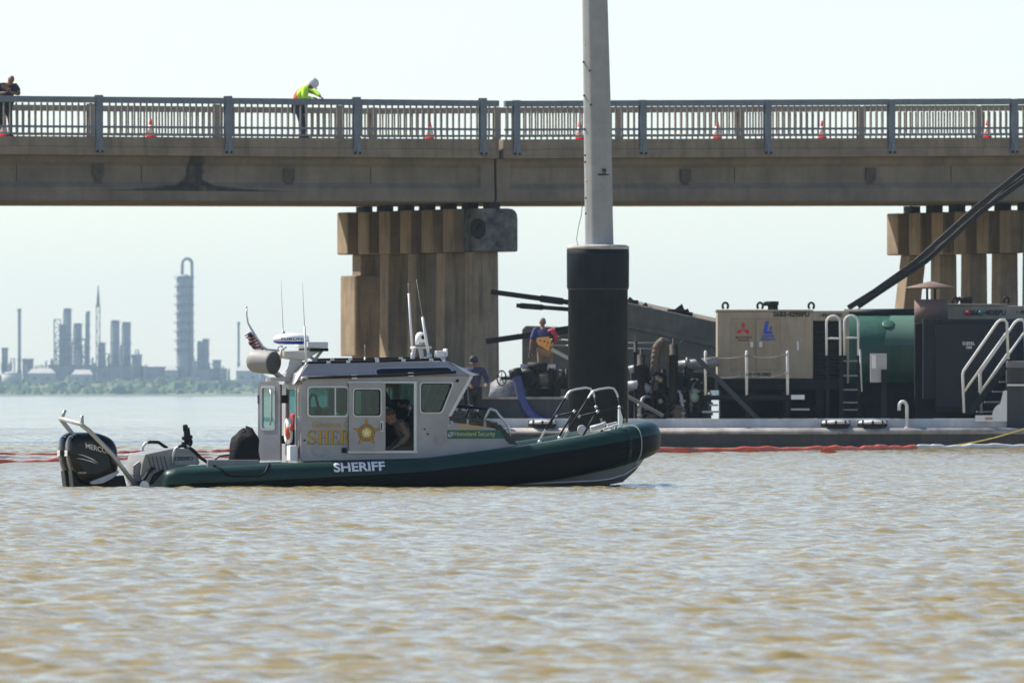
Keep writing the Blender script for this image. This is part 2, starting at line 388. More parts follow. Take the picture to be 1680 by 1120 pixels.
column('distillation_column', 'highest round column of the left refinery cluster, left of the lattice mast', 106, 117, 505, platforms=3)
column('distillation_column', 'shorter column joined on the left of the highest cluster column', 99, 106.5, 532)
column('distillation_column', 'domed column just right of the highest cluster column', 123, 134.5, 530)
column('distillation_column', 'slim column at the right end of the left cluster beside the mast', 142, 147.5, 510, platforms=5)
frame_tower('steel_structure', 'open steel frame at the left end of the left refinery cluster', 89, 99, 524, bays=8)
frame_tower('steel_structure', 'open steel frame wrapped round the middle of the left cluster', 104, 140, 556, bays=5)
column('distillation_column', 'squat short column right below the lattice mast', 163, 173, 562, platforms=2)
frame_tower('lattice_mast', 'tall slender lattice mast between the left cluster and twin columns', 158, 164, 500, bays=12, cat='mast', sz=0.35, floors=False)
t = bpy.data.objects['lattice_mast']; hh = zof(500) - 6.1
MB().tube([(0, 0, hh - 1), (0, 0, zof(468) - 6.1)], [0.9, 0.3], 8).build('tip', m_refd, t)
column('distillation_column', 'left one of the twin domed columns in mid refinery', 184, 196, 525, platforms=3)
column('distillation_column', 'right one of the twin domed columns in mid refinery', 202.5, 214.5, 528, platforms=3)
frame_tower('steel_structure', 'open steel frame around the foot of the twin columns', 178, 220, 584, bays=3)
block('process_building', 'boxy process building right of the twin columns', 217, 232, 583)
t = column('tall_distillation_column', 'tallest refinery column with a looped overhead pipe at its top', 289.5, 314.5, 450, platforms=9, pipe=False, flare=0.93)
b = base_pt(302); sc = DR / K; r_ = 3.2
zt = zof(455) - 6.1
loop = [( -3 * sc, 0, zt), (-3 * sc, 0, zt + 22 * sc)] + [((5 - 8 * math.cos(a)) * sc, 0, zt + (22 + 9 * math.sin(a)) * sc) for a in np.linspace(0, math.pi, 9)] + [(13 * sc, -1, zt + 22 * sc), (13.5 * sc, -3, zt - 100 * sc), (13.5 * sc, -3, 4)]
MB().tube(loop, 0.75, 8).build('overhead_pipe', m_ref, t)
frame_tower('steel_structure', 'open steel frame hugging the right side of the tallest column foot', 308, 318, 585, bays=3)
column('distillation_column', 'slim column just right of the tallest column', 325.5, 332, 560, platforms=3)
column('distillation_column', 'wider domed column second to the right of the tallest column', 334, 343, 556, platforms=3)
block('process_building', 'low hump of plant right of the columns beside the tallest one', 350, 362, 592)
block('process_building', 'dark plant building left of the lone far left stack', 4, 12, 572, mt=m_refd)
block('process_building', 'dark plant building right of the lone far left stack', 38, 54, 590, mt=m_refd)
block('process_building', 'long low plant building under the left refinery cluster', 80, 150, 600)
block('process_building', 'long low plant building under the twin columns', 160, 236, 602)
block('process_building', 'long low pipe rack building between box plant and tallest column', 232, 292, 603)
block('process_building', 'long low plant building right of the tallest column foot', 314, 372, 606)
block('process_building', 'plant building at far right of the refinery behind the boat flag', 408, 426, 588)
block('warehouse', 'pale low warehouse with hipped roof left of the refinery cluster', 47, 90, 612, d=DR - 100, mt=m_tank, roof='hip')
block('warehouse', 'pale low warehouse with hipped roof in front of the left cluster', 119, 152, 614, d=DR - 100, mt=m_tank, roof='hip')
block('warehouse', 'small white shed left of the tallest column foot', 272, 291, 607, d=DR - 100, mt=m_tank, roof='hip')
block('warehouse', 'pale long shed on the shore beside the boat flag', 388, 425, 608, d=DR - 100, mt=m_tank, roof='hip')
tank('storage_tank', 'domed white storage tank below the lone far left stack', 3, 34, 609)

rq = random.Random(21); spots = [(16, 596), (21, 588), (44, 598), (60, 602), (68, 599), (76, 594), (86, 590), (95, 560), (118, 560), (129, 575), (138, 566), (152, 588), (156, 596), (176, 580), (199, 566), (218, 596), (225, 574), (240, 600), (252, 604), (268, 602), (281, 604), (321, 592), (347, 596), (366, 603), (376, 607), (402, 603), (431, 596)]
for i, (px, top) in enumerate(spots):
    near = min([(29, 'lone left stack'), (106, 'left cluster'), (161, 'lattice mast'), (199, 'twin columns'), (302, 'tallest column'), (391, 'thin lone right stack')], key=lambda q: abs(q[0] - px))[1]
    nb = [p for p, _ in spots if min([(29, 'lone left stack'), (106, 'left cluster'), (161, 'lattice mast'), (199, 'twin columns'), (302, 'tallest column'), (391, 'thin lone right stack')], key=lambda q: abs(q[0] - p))[1] == near]
    k = nb.index(px); ordn = ['first', 'second', 'third', 'fourth', 'fifth', 'sixth', 'seventh', 'eighth', 'ninth'][k]
    wd_ = rq.uniform(1.6, 3.6)
    if i % 3 == 1: frame_tower('pipe_rack', 'small pipe rack, %s from left of minor units near the %s' % (ordn, near), px - wd_, px + wd_, top, bays=3, d=DR - rq.uniform(5, 40))
    else: column('process_vessel', 'small vessel, %s from left of minor units near the %s' % (ordn, near), px - wd_ / 1.6, px + wd_ / 1.6, top, d=DR - rq.uniform(5, 40), platforms=2)

# ================================================================ haze: one closed box of even air round everything
hm = bpy.data.materials.new('air'); hm.use_nodes = True; n = hm.node_tree; n.nodes.remove(n.nodes['Principled BSDF'])
pv = n.nodes.new('ShaderNodeVolumePrincipled'); pv.inputs['Color'].default_value = (0.62, 0.84, 1.0, 1); pv.inputs['Density'].default_value = 0.000072
pv.inputs['Anisotropy'].default_value = 0.35
n.links.new(pv.outputs[0], n.nodes['Material Output'].inputs['Volume'])
hz = MB().box((-1400, -40, -2.5), (1400, 8200, 76)).build('haze', hm); hz['kind'] = 'stuff'; tag(hz, 'thin blue haze in the air over the water', 'haze')
# ================================================================ bridge
BR = Frame(806, 368.0, 24.0); BW = 10.5
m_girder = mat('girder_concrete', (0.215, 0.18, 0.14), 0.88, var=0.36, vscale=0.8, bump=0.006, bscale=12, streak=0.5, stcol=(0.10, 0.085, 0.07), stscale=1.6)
n_, p_ = nodes_of(m_girder)
def girder_stain(m, cx, top, bot):
    # a burnt-looking seep below a deck drain: narrow at its top, spreading in wings along the lower flange
    n, p = nodes_of(m); src = p.inputs['Base Color'].links[0].from_socket
    tc = n.nodes.new('ShaderNodeTexCoord'); sx = n.nodes.new('ShaderNodeSeparateXYZ'); n.links.new(tc.outputs['Object'], sx.inputs[0])
    def M(op, a, b=None, c=None):
        q = n.nodes.new('ShaderNodeMath'); q.operation = op
        for i, x in enumerate((a, b, c)):
            if x is None: continue
            if isinstance(x, (int, float)): q.inputs[i].default_value = x
            else: n.links.new(x, q.inputs[i])
        return q.outputs[0]
    ns = n.nodes.new('ShaderNodeTexNoise'); ns.inputs['Scale'].default_value = 1.7; ns.inputs['Detail'].default_value = 6; n.links.new(tc.outputs['Object'], ns.inputs['Vector'])
    dx = M('ABSOLUTE', M('SUBTRACT', sx.outputs[0], cx))
    dx = M('ADD', dx, M('MULTIPLY', M('SUBTRACT', ns.outputs[0], 0.5), 1.5))
    t = M('DIVIDE', M('SUBTRACT', top, sx.outputs[2]), top - bot)          # 0 at the top, 1 at the lower flange
    half = M('ADD', 0.16, M('ADD', M('MULTIPLY', M('POWER', M('MAXIMUM', t, 0.0), 2.0), 0.42), M('MULTIPLY', M('POWER', M('MAXIMUM', t, 0.0), 10.0), 1.0)))
    f = M('SUBTRACT', 1.0, M('DIVIDE', dx, half)); f = M('MULTIPLY', M('MINIMUM', M('MAXIMUM', f, 0.0), 0.5), 2.0)
    f = M('MULTIPLY', f, M('LESS_THAN', t, 1.12)); f = M('MULTIPLY', f, M('GREATER_THAN', t, -0.2)); mp = n.nodes.new('ShaderNodeMapping'); mp.inputs['Scale'].default_value = (7, 7, 0.7); n.links.new(tc.outputs['Object'], mp.inputs[0])
    n2 = n.nodes.new('ShaderNodeTexNoise'); n2.inputs['Scale'].default_value = 1.0; n2.inputs['Detail'].default_value = 5; n.links.new(mp.outputs[0], n2.inputs['Vector'])
    f = M('MULTIPLY', f, M('ADD', 0.15, M('MULTIPLY', M('MULTIPLY', n2.outputs[0], ns.outputs[0]), 3.4)))
    f = M('MINIMUM', f, 0.88)
    mx = n.nodes.new('ShaderNodeMix'); mx.data_type = 'RGBA'; n.links.new(f, mx.inputs[0]); n.links.new(src, mx.inputs[6]); mx.inputs[7].default_value = (0.025, 0.022, 0.02, 1)
    n.links.new(mx.outputs[2], p.inputs['Base Color'])
m_stained = m_girder.copy(); m_stained.name = 'girder_concrete_stained'
VG = 0.62                                             # web line of the outer girder
girder_stain(m_stained, BR.L(321, 300, VG - .3).x, BR.L(321, 262, VG - .3).z, BR.L(321, 308, VG - .3).z)
br = fthing(BR, 'road_bridge', 'long concrete girder road bridge crossing behind the boat', 'bridge')
# spans: (px start, px end, rail top, beam top, beam bottom, soffit at both ends)
SPANS = [(-1100, 819, (146.6, 165), (216, 228.5), (244.1, 260), (327.4, 332)), (826, 2150, (165.5, 159.6), (228.8, 223.9), (260.2, 253.2), (332, 330.5))]
for si, (xa, xb, rt, bt, bb, sf) in enumerate(SPANS):
    q = lambda pr, v, e: BR.L((xa, xb)[e], pr[e], v)
    # edge beam with a shallow drip line
    m = MB(); a0, a1 = q(bt, 0, 0), q(bt, 0, 1); b0, b1 = q(bb, 0, 0), q(bb, 0, 1)
    for (f0, f1, v0, v1) in ((0, 0.54, 0.025, 0.34), (0.54, 1.0, 0.0, 0.34)):
        pts = []
        for f in (f0, f1):
            z0 = a0.z + (b0.z - a0.z) * f; z1 = a1.z + (b1.z - a1.z) * f; pts.append((z0, z1))
        (zt0, zt1), (zb0, zb1) = pts
        m.add([(a0.x, v0, zt0), (a1.x, v0, zt1), (a1.x, v1, zt1), (a0.x, v1, zt0), (a0.x, v0, zb0), (a1.x, v0, zb1), (a1.x, v1, zb1), (a0.x, v1, zb0)],
              [(0,1,2,3),(7,6,5,4),(0,4,5,1),(1,5,6,2),(2,6,7,3),(3,7,4,0)])
    m.build('edge_beam', m_conc, br, bevel=0.012)
    # deck slab
    m = MB(); top0, top1 = a0.z - 0.05, a1.z - 0.05
    m.add([(a0.x, 0.34, top0), (a1.x, 0.34, top1), (a1.x, BW - .34, top1), (a0.x, BW - .34, top0), (a0.x, 0.34, b0.z + .03), (a1.x, 0.34, b1.z + .03), (a1.x, BW - .34, b1.z + .03), (a0.x, BW - .34, b0.z + .03)],
          [(0,1,2,3),(7,6,5,4),(0,4,5,1),(1,5,6,2),(2,6,7,3),(3,7,4,0)])
    m.build('deck_slab', m_conc, br)
    m = MB(); m.add([(a0.x, BW - .34, a0.z), (a1.x, BW - .34, a1.z), (a1.x, BW, a1.z), (a0.x, BW, a0.z), (a0.x, BW - .34, b0.z), (a1.x, BW - .34, b1.z), (a1.x, BW, b1.z), (a0.x, BW, b0.z)],
          [(0,1,2,3),(7,6,5,4),(0,4,5,1),(1,5,6,2),(2,6,7,3),(3,7,4,0)]); m.build('edge_beam', m_conc, br)
    # girders
    s0, s1 = q(sf, VG, 0), q(sf, VG, 1)
    gx0, gx1 = (s0.x, BR.L(804.5, 300, VG).x) if si == 0 else (BR.L(808.5, 300, VG).x, s1.x)
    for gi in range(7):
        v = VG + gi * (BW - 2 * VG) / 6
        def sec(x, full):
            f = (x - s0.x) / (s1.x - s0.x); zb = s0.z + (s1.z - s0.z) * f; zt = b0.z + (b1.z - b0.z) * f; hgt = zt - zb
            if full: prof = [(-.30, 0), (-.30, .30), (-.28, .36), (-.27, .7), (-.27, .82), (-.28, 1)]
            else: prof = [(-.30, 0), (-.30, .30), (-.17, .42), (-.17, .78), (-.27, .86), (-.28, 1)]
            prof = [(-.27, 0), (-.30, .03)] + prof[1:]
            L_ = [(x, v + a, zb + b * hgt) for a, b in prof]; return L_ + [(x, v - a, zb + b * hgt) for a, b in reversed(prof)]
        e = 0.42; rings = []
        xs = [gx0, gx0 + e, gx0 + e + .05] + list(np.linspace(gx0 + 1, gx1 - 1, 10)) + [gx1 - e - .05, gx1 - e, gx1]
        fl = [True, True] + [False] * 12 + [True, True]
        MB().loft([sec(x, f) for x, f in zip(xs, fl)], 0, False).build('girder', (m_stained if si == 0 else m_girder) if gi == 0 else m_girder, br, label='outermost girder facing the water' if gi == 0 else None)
    # anchorage recesses on the outer girder, their shade painted in as darker boxes
    for px, py in ((162, 279), (476, 288), (1126, 289), (1430, 287)):
        if xa < px < xb:
            c = BR.L(px, py, VG - .27); m = MB(); m.box((c.x - .16, VG - .235, c.z - .16), (c.x + .16, VG - .1, c.z + .20)); m.box((c.x - .10, VG - .215, c.z - .72), (c.x + .12, VG - .1, c.z - .162))
            m.build('anchor_patch', mat('recess_shade_concrete', (0.10, 0.085, 0.07), 0.9, var=0.4, vscale=5), br)
    for px in (27, 232, 608, 960, 1205, 1560, 1760):
        if xa < px < xb: c = BR.L(px, 300, VG - .17); MB().box((c.x - .008, VG - .185, BR.L(px, 311, VG).z), (c.x + .008, VG - .12, BR.L(px, 270, VG).z)).build('form_joint', mat('joint_dark', (.06, .05, .04), .9), br)
    # cross diaphragms between girders
    for fr_ in (0.02, 0.5, 0.98):
        x = gx0 + (gx1 - gx0) * fr_; f = (x - s0.x) / (s1.x - s0.x); zb = s0.z + (s1.z - s0.z) * f; zt = b0.z + (b1.z - b0.z) * f
        MB().box((x - .12, VG + .1, zb + .25), (x + .12, BW - VG - .1, zt - .02)).build('diaphragm', m_girder, br)

# ---------------------------------------------------------------- railings: posts, rails and every baluster
m_rail = mat('rail_paint', (0.155, 0.185, 0.225), 0.45, var=0.22, vscale=2.5, streak=0.35, stcol=(0.09, 0.075, 0.06), stscale=5)
m_rail_in = mat('rail_far_paint', (0.27, 0.22, 0.165), 0.6, var=0.25, vscale=2.5, streak=0.3, stscale=4)
m_bal = mat('baluster_steel', (0.23, 0.205, 0.18), 0.5, var=0.3, vscale=3)
POSTS = [[-925, -700, -480, -263, -50, 163, 375, 586, 793], [848, 1055, 1260, 1463, 1664, 1862, 2058]]
def railing(si, far, label):
    xa, xb, rt, bt, bb, sf = SPANS[si]; V = BW - 0.02 if far else 0.0; sgn = -1 if far else 1
    r_ = fthing(BR, 'bridge_railing', label, 'railing', 'steel railings of the bridge')
    mt = m_rail_in if far else m_rail
    e0, e1 = BR.L(xa if si == 0 else 829, rt[0], 0), BR.L(xb if si == 0 else xb, rt[1], 0)
    k0, k1 = BR.L(xa, bt[0], 0), BR.L(xb, bt[1], 0)
    ZT = lambda u: e0.z + (e1.z - e0.z) * (u - e0.x) / (e1.x - e0.x)
    ZB = lambda u: k0.z + (k1.z - k0.z) * (u - k0.x) / (k1.x - k0.x)
    uu = [BR.L(p, 200, 0).x for p in POSTS[si]]
    vc = V + sgn * 0.06
    def rail(name, dz0, dz1, wd, top=True):
        for a, b in zip([e0.x] + uu, uu + [e1.x]):
            if b - a < 0.1: continue
            ga, gb = (a + 0.085 if a in uu else a), (b - 0.085 if b in uu else b)
            if gb - ga < .05: continue
            m = MB(); Zf = ZT if top else ZB
            m.add([(ga, vc - wd/2, Zf(ga)+dz0), (gb, vc - wd/2, Zf(gb)+dz0), (gb, vc + wd/2, Zf(gb)+dz0), (ga, vc + wd/2, Zf(ga)+dz0), (ga, vc - wd/2, Zf(ga)+dz1), (gb, vc - wd/2, Zf(gb)+dz1), (gb, vc + wd/2, Zf(gb)+dz1), (ga, vc + wd/2, Zf(ga)+dz1)],
                  [(0,3,2,1),(4,5,6,7),(0,1,5,4),(1,2,6,5),(2,3,7,6),(3,0,4,7)])
            m.build(name, mt, r_, bevel=0.012 if top else 0)
    rail('top_rail', -0.175, 0, 0.15); rail('middle_rail', 0.245, 0.31, 0.07, False); rail('bottom_rail', 0.06, 0.105, 0.06, False)
    post = None; bal = None
    hb = 1.0
    for u in uu:
        if post is None:
            m = MB(); T = ZT(u) - ZB(u) + .004
            m.box((-.10, -.10, -.36), (.10, -.085, T)); m.box((-.10, .06, -.02), (.10, .075, T)); m.box((-.012, -.085, -.02), (.012, .06, T)); m.box((-.10, -.1, T), (.10, .075, T + .012))
            post = m.build('post', mt, r_); post.location = (u, vc, ZB(u))
            m = MB(); m.prism([(-.10, -.085, -.16), (.10, -.085, -.16), (.15, -.085, -.44), (-.15, -.085, -.44)], (0, 0.022, 0)); m.box((-.03, -.12, -.44), (.03, -.03, -.14))
            brk = m.build('bracket', mt, post)
            m = MB()
            for sx in (-1, 1): m.lathe([(.032, 0), (.032, .04), (.01, .045)], (sx * .075, -.09, -.42), (0, -1, 0), 8)
            nuts = m.build('bolt', m_dark, post)
            if far: post.rotation_euler = (0, 0, math.pi)
        else:
            p2 = inst(post, (u, vc, ZB(u)), r_); inst(brk, (0, 0, 0), p2); inst(nuts, (0, 0, 0), p2)
            if far: p2.rotation_euler = (0, 0, math.pi)
    pitch = 0.19; u = e0.x + 0.1 if si == 1 else e1.x - 0.1; pos = []
    while e0.x < u < e1.x and -34 < u:
        if min(abs(u - x) for x in uu) > 0.15: pos.append(u)
        u += pitch if si == 1 else -pitch
    for u in pos:
        if bal is None:
            T = ZT(u) - ZB(u) - .16
            bal = MB().box((-.021, -.021, .08), (.021, .021, T)).build('baluster', m_bal if not far else m_rail_in, r_); bal.location = (u, vc, ZB(u))
        else: inst(bal, (u, vc, ZB(u)), r_)
railing(0, False, 'blue-grey bridge railing left of the expansion joint, on the side facing us')
railing(1, False, 'blue-grey bridge railing right of the expansion joint, on the side facing us')
railing(0, True, 'tan bridge railing on the far side of the deck, left of its joint')
railing(1, True, 'tan bridge railing on the far side of the deck, right of its joint')

# ---------------------------------------------------------------- piers
m_spall = mat('spalled_concrete', (0.15, 0.145, 0.14), 0.9, var=0.8, vscale=2.2, bump=0.05, bscale=5, col2=(0.014, 0.014, 0.016))
m_pad = mat('bearing_dark', (0.015, 0.013, 0.012), 0.8)
def pier(name, label, px_near, top, bot, soff, near_len, cols, jacket, batter, cw_=.77):
    # local axes of the bridge frame: u along the bridge, v back across it
    t = fthing(BR, name, label, 'bridge pier', 'piers of the bridge')
    c = BR.L(px_near, top, 0.25); zt = c.z; zb = BR.L(px_near, bot, 0.25).z; u1 = c.x; u0 = u1 - 1.45; core = u0 + 0.42
    n = 6; pitch = (near_len - 1.4) / n
    m = MB(); m.box((core, 1.55, zb + 0.01), (u1 - .25, near_len, zt - .01)); m.build('cap', m_concl, t, bevel=.03)
    # near end block, battered and blackened
    vs_ = MB(); prof = rpoly([(u0 + .30, zb), (u1, zb), (u1, zt), (u0 + .30, zt)], [.08, .06, .3, .05])
    vs_.prism([(x, 0.25, z) for x, z in prof], (0, 1.29, 0)); eb = vs_.build('end_block', m_spall if jacket else m_concl, t, bevel=.04)
    if jacket:
        m = MB(); cx_, cz = BR.L(786, 375, 0.2).x, BR.L(786, 375, 0.2).z
        m.lathe([(.30, 0), (.27, .06), (.16, .08), (.10, .03)], (cx_, .27, cz), (0.2, -1, 0), 11, smooth=False)
        m.ell((cx_ + .05, .24, cz - .06), .12, .09, .17, nu=7, nv=5); m.build('exposed_anchor', m_dark, eb)
    for k in range(n):
        v0 = 1.56 + k * pitch
        b = MB().box((u0, v0, zb), (u1 - .35, v0 + pitch * 0.52, zt)); b.build('cap_block', m_concl, t, bevel=.04)
    # pedestals and bearing pads under each girder of both spans
    for g in range(7):
        v = VG + g * (BW - 2 * VG) / 6; zs = BR.L(px_near, soff, VG).z - .01
        if v > near_len: continue
        m = MB()
        m.box((u0 + .78 - .15, v - .27, zt - .05), (u0 + .78 + .15, v + .27, zs))
        m.build('bearing_pad', m_pad, t)
    # columns
    for k in range(cols):
        v0 = 0.75 + k * 2.06; bt_ = batter if k == cols - 1 else 0.07
        if v0 > near_len - .3: continue
        last = (k == cols - 1)
        A = lambda x0, x1, y0, y1, z: [(x0, y0, z), (x1, y0, z), (x1, y1, z), (x0, y1, z)]
        ua, ub = u0 + 0.28, u0 + 0.28 + cw_
        dx = -bt_ * 1.0
        ring0 = A(ua + dx * .3, ub + .07, v0, v0 + .68 + .04, -1.5); ring1 = A(ua, ub, v0, v0 + .64, zb)
        if last and batter > .3: ring0 = A(ua - batter, ub - batter, v0 + batter * .4, v0 + .7 + batter * .4, -1.5)
        MB().loft([ring0, ring1], 0, False).build('column', m_concl, t, bevel=.03)
        if last and jacket:
            zj = BR.L(590, 452, v0).z; zk = BR.L(590, 584, v0).z
            prof = rpoly([(ua - .28, v0 - .28), (ub + .22, v0 - .28), (ub + .22, v0 + .95), (ua - .28, v0 + .95)], .16)
            MB().prism([(x, y, zk) for x, y in prof], (0, 0, zj - zk)).build('column_jacket', m_concl, t, bevel=.03, label='thick concrete jacket round the rearmost column')
    return t
pier('bridge_pier', 'stained concrete pier with a blackened broken end, behind the boat cabin', 850, 342, 413, 332, 10.7, 5, True, 0.0)
pier('bridge_pier', 'concrete pier with a battered leg at the right edge behind the tanks', 1764, 344, 414, 331.3, 10.6, 5, False, 0.75, .56)

# ---------------------------------------------------------------- cones on the deck
m_cone = mat('cone_red', (0.80, 0.055, 0.03), 0.5); m_coll = mat('cone_collar', (0.75, 0.62, 0.58), 0.4)
def deck_z(px, v):
    si = 0 if px < 822 else 1; xa, xb, rt, bt, bb, sf = SPANS[si]; a, b = BR.L(xa, bt[0], 0), BR.L(xb, bt[1], 0); u = BR.L(px, 228, v).x
    return a.z + (b.z - a.z) * (u - a.x) / (b.x - a.x) - .05
cone0 = []
for px, lb in ((6, 'traffic cone by the feet of the man in navy leaning on the rail'), (247, 'leftmost traffic cone standing clear on the bridge, between first two posts'), (705, 'traffic cone on the bridge right of the helmeted worker, before the joint'),
               (951, 'traffic cone on the bridge half hidden by the tall mooring pole'), (1177, 'traffic cone on the bridge, first to the right of the mooring pole'),
               (1349, 'traffic cone on the bridge, second to the right of the mooring pole'), (1620, 'traffic cone on the bridge nearest the right edge')):
    v = 0.75; p = BR.L(px, 228, v); p.z = deck_z(px, v) + .004; wp = BR.W(p)
    t = thing('traffic_cone', lb, 'cone', wp, 0, 'traffic cones along the bridge deck')
    if not cone0:
        cone0.append(MB().prism([(x, y, 0) for x, y in rect(-.19, .19, -.19, .19, .05)], (0, 0, .045)).build('base', m_cone, t))
        cone0.append(MB().lathe([(.135, .045), (.03, .56), (.025, .57), (.001, .57)], (0, 0, 0), n=14).build('cone_body', m_cone, t))
        cone0.append(MB().lathe([(.126, .10), (.072, .40), (.07, .40)], (0, 0, 0), n=14).build('reflective_collar', m_coll, t))
    else:
        for c_ in cone0: inst(c_, c_.location, t)
# ================================================================ mooring pole in its sleeve
m_pole = mat('pole_concrete', (0.32, 0.33, 0.335), 0.75, var=0.18, vscale=2.0, bump=0.003, bscale=18, streak=0.25, stcol=(0.2, 0.2, 0.2), stscale=4)
m_sleeve = mat('sleeve_coating', (0.013, 0.017, 0.025), 0.65, var=0.45, vscale=1.6, bump=0.004, bscale=6, streak=0.4, stcol=(0.03, 0.031, 0.035), stscale=4, spec=.08)
DP = 300.0; pc = P(981, 645, DP); sp = DP / K
t = thing('mooring_pole', 'tall pale concrete pole rising out of a fat black pile sleeve', 'mooring pole', (pc.x, DP, 0))
z = lambda py: H + (CY - py) * sp
MB().lathe([(49 * sp, -2), (49 * sp, z(474)), (51 * sp, z(472)), (51.3 * sp, z(418)), (51 * sp, z(409))], (0, 0, 0), n=48).build('sleeve', m_sleeve, t)
MB().lathe([(51.3 * sp, z(409)), (51.5 * sp, z(405)), (47 * sp, z(402)), (22 * sp, z(401))], (0, 0, 0), n=48).build('sleeve_rim', mat('rim_grout', (0.45, 0.44, 0.42), 0.9, var=0.4, vscale=5), t)
def octa(r, x, zz): return [(x + r * math.cos(R(22.5 + 45 * k)), r * math.sin(R(22.5 + 45 * k)), zz) for k in range(8)]
for yy in (474, 722): MB().lathe([(49.2 * sp, z(yy) - .02), (50 * sp, z(yy) - .012), (50 * sp, z(yy) + .012), (49.2 * sp, z(yy) + .02)], (0, 0, 0), n=48).build('weld_seam', mat('seam_rust', (.05, .038, .03), .8, var=.5, vscale=6), t)
MB().lathe([(49.25 * sp, -.2), (49.3 * sp, .1), (49.2 * sp, .42)], (0, 0, 0), n=48).build('tide_band', mat('tide_mud', (.10, .085, .06), .9, var=.6, vscale=3, col2=(.03, .03, .028)), t)
pts = []
for zz, r, x in ((z(403), 23.6, 2.2), (z(337), 23.0, 1.2), (z(165), 22.4, -1.5), (z(0), 21.0, -5), (z(-320), 19.0, -11)): pts.append(rpoly([tuple(Vector(p)[:2]) for p in octa(r * sp / .93, x * sp, 0)], .07, 3) and [(a, b, zz) for a, b in rpoly([p[:2] for p in octa(r * sp / .93, x * sp, 0)], .07, 3)])
pl = MB().loft(pts, 0, False).build('pole', m_pole, t)
m = MB(); f = Frame(981, DP, 0)
yv = -(24 * sp)
for (x0, x1, y0, y1) in ((981, 999, 285.5, 287.5), (988, 994.5, 277, 281), (991, 993, 281, 286)): plate(m, f, yv, [rect(x0, x1, y0, y1)], .03)
m.build('painted_mark', m_black, pl)
m = MB()
for (x, y) in ((962, 296), (963, 300), (960, 72)): m.ell(f.L(x, y, -.14) , .03, .05, .035, nu=8, nv=5)
m.build('yellow_paint_spot', mat('spot_yellow', (0.7, 0.5, 0.05), .6), pl)
m = MB()
for (x, y) in ((957, 102), (958, 157), (959, 212), (960, 255), (960, 266), (961, 325), (961, 350), (967, 116), (969, 172)): m.ell(f.L(x, y, -.16 if x < 960 else -.31), .022, .03, .03, nu=7, nv=5)
m.build('bolt', m_dark, pl)
MB().tube([f.L(956, 330, -.2), f.L(954, 352, -.3), f.L(949, 372, -.25), f.L(946, 392, -.3), f.L(948, 402, -.5)], .008, 5).build('hanging_wire', m_dark, pl)

# ================================================================ the deck barge
DB = 325.0; BG = Frame(840, DB, 0.0)
def Q(px, py, v=0.0): return BG.L(px, py, v)
ZD = Q(1300, 702).z
m_hull = mat('barge_hull', (0.042, 0.044, 0.05), 0.75, var=0.55, vscale=1.3, bump=0.006, bscale=5, streak=0.55, stcol=(0.12, 0.085, 0.06), stscale=1.8, col2=(0.03, 0.03, 0.034))
m_rim = mat('barge_rim', (0.36, 0.345, 0.33), 0.75, var=0.5, vscale=2.2, col2=(0.17, 0.15, 0.13))
bt = fthing(BG, 'deck_barge', 'low dark steel work barge carrying the pumps, tank and stairs', 'barge')
x0, x1 = Q(770, 700).x, Q(1900, 700).x
prof = [(0.0, -1.2), (0.0, ZD - .16), (0.02, ZD - .09), (0.09, ZD - .02), (0.18, ZD), (17.5, ZD), (17.5, -1.2)]
MB().loft([[(x0, v, zz) for v, zz in prof], [(x1, v, zz) for v, zz in prof]], 0, False).build('hull', m_hull, bt)
MB().loft([[(x0 - .01, v, zz) for v, zz in ((-.004, ZD - .15), (.016, ZD - .085), (.087, ZD - .014), (.18, ZD + .004), (.5, ZD + .004), (.5, ZD - .1))], [(x1 + .01, v, zz) for v, zz in ((-.004, ZD - .15), (.016, ZD - .085), (.087, ZD - .014), (.18, ZD + .004), (.5, ZD + .004), (.5, ZD - .1))]], 0, True).build('edge_rim', m_rim, bt)
MB().box((x0 + .3, 0.62, ZD), (x1, 0.72, ZD + .24)).build('coaming', mat('coaming_white', (.55, .56, .58), .5, var=.2, vscale=2, streak=.3, stcol=(.3, .25, .2), stscale=4), bt, bevel=.015)
for px in (1178, 1376):
    c = Q(px, 720); MB().box((c.x - .012, -.012, 0.0), (c.x + .012, .012, ZD - .13)).build('weld_seam', m_hull, bt)
def hatch(px0, px1, lb):
    a, b = Q(px0, 692, .3), Q(px1, 692, .3); c = (a + b) / 2; r = (b.x - a.x) / 2
    t = thing('deck_hatch', lb, 'hatch', BG.W((c.x, 0.3, ZD)), 0, 'round deck hatches'); 
    MB().lathe([(r * .93, 0.002), (r * .93, .11), (r * .6, .11)], (0, r * .0 + .0, 0), n=24).build('coaming', m_dark, t)
    MB().lathe([(r, .11), (r, .16), (r * .9, .185), (.01, .2)], (0, 0, 0), n=24).build('lid', m_wsteel, t)
    m = MB()
    for k in range(8): an = k * .785; m.bar((r * .97 * math.cos(an), r * .97 * math.sin(an), .04), (r * .97 * math.cos(an), r * .97 * math.sin(an), .19), .05, .05)
    m.build('dog_clamp', m_dark, t); t.location.y += r * .2
hatch(1348, 1394, 'round deck hatch with grey lid, left of the two below the ladder')
hatch(1408, 1455, 'round deck hatch with grey lid, right of the two below the ladder')
hatch(868, 912, 'round deck hatch where the blue hose meets the barge deck')

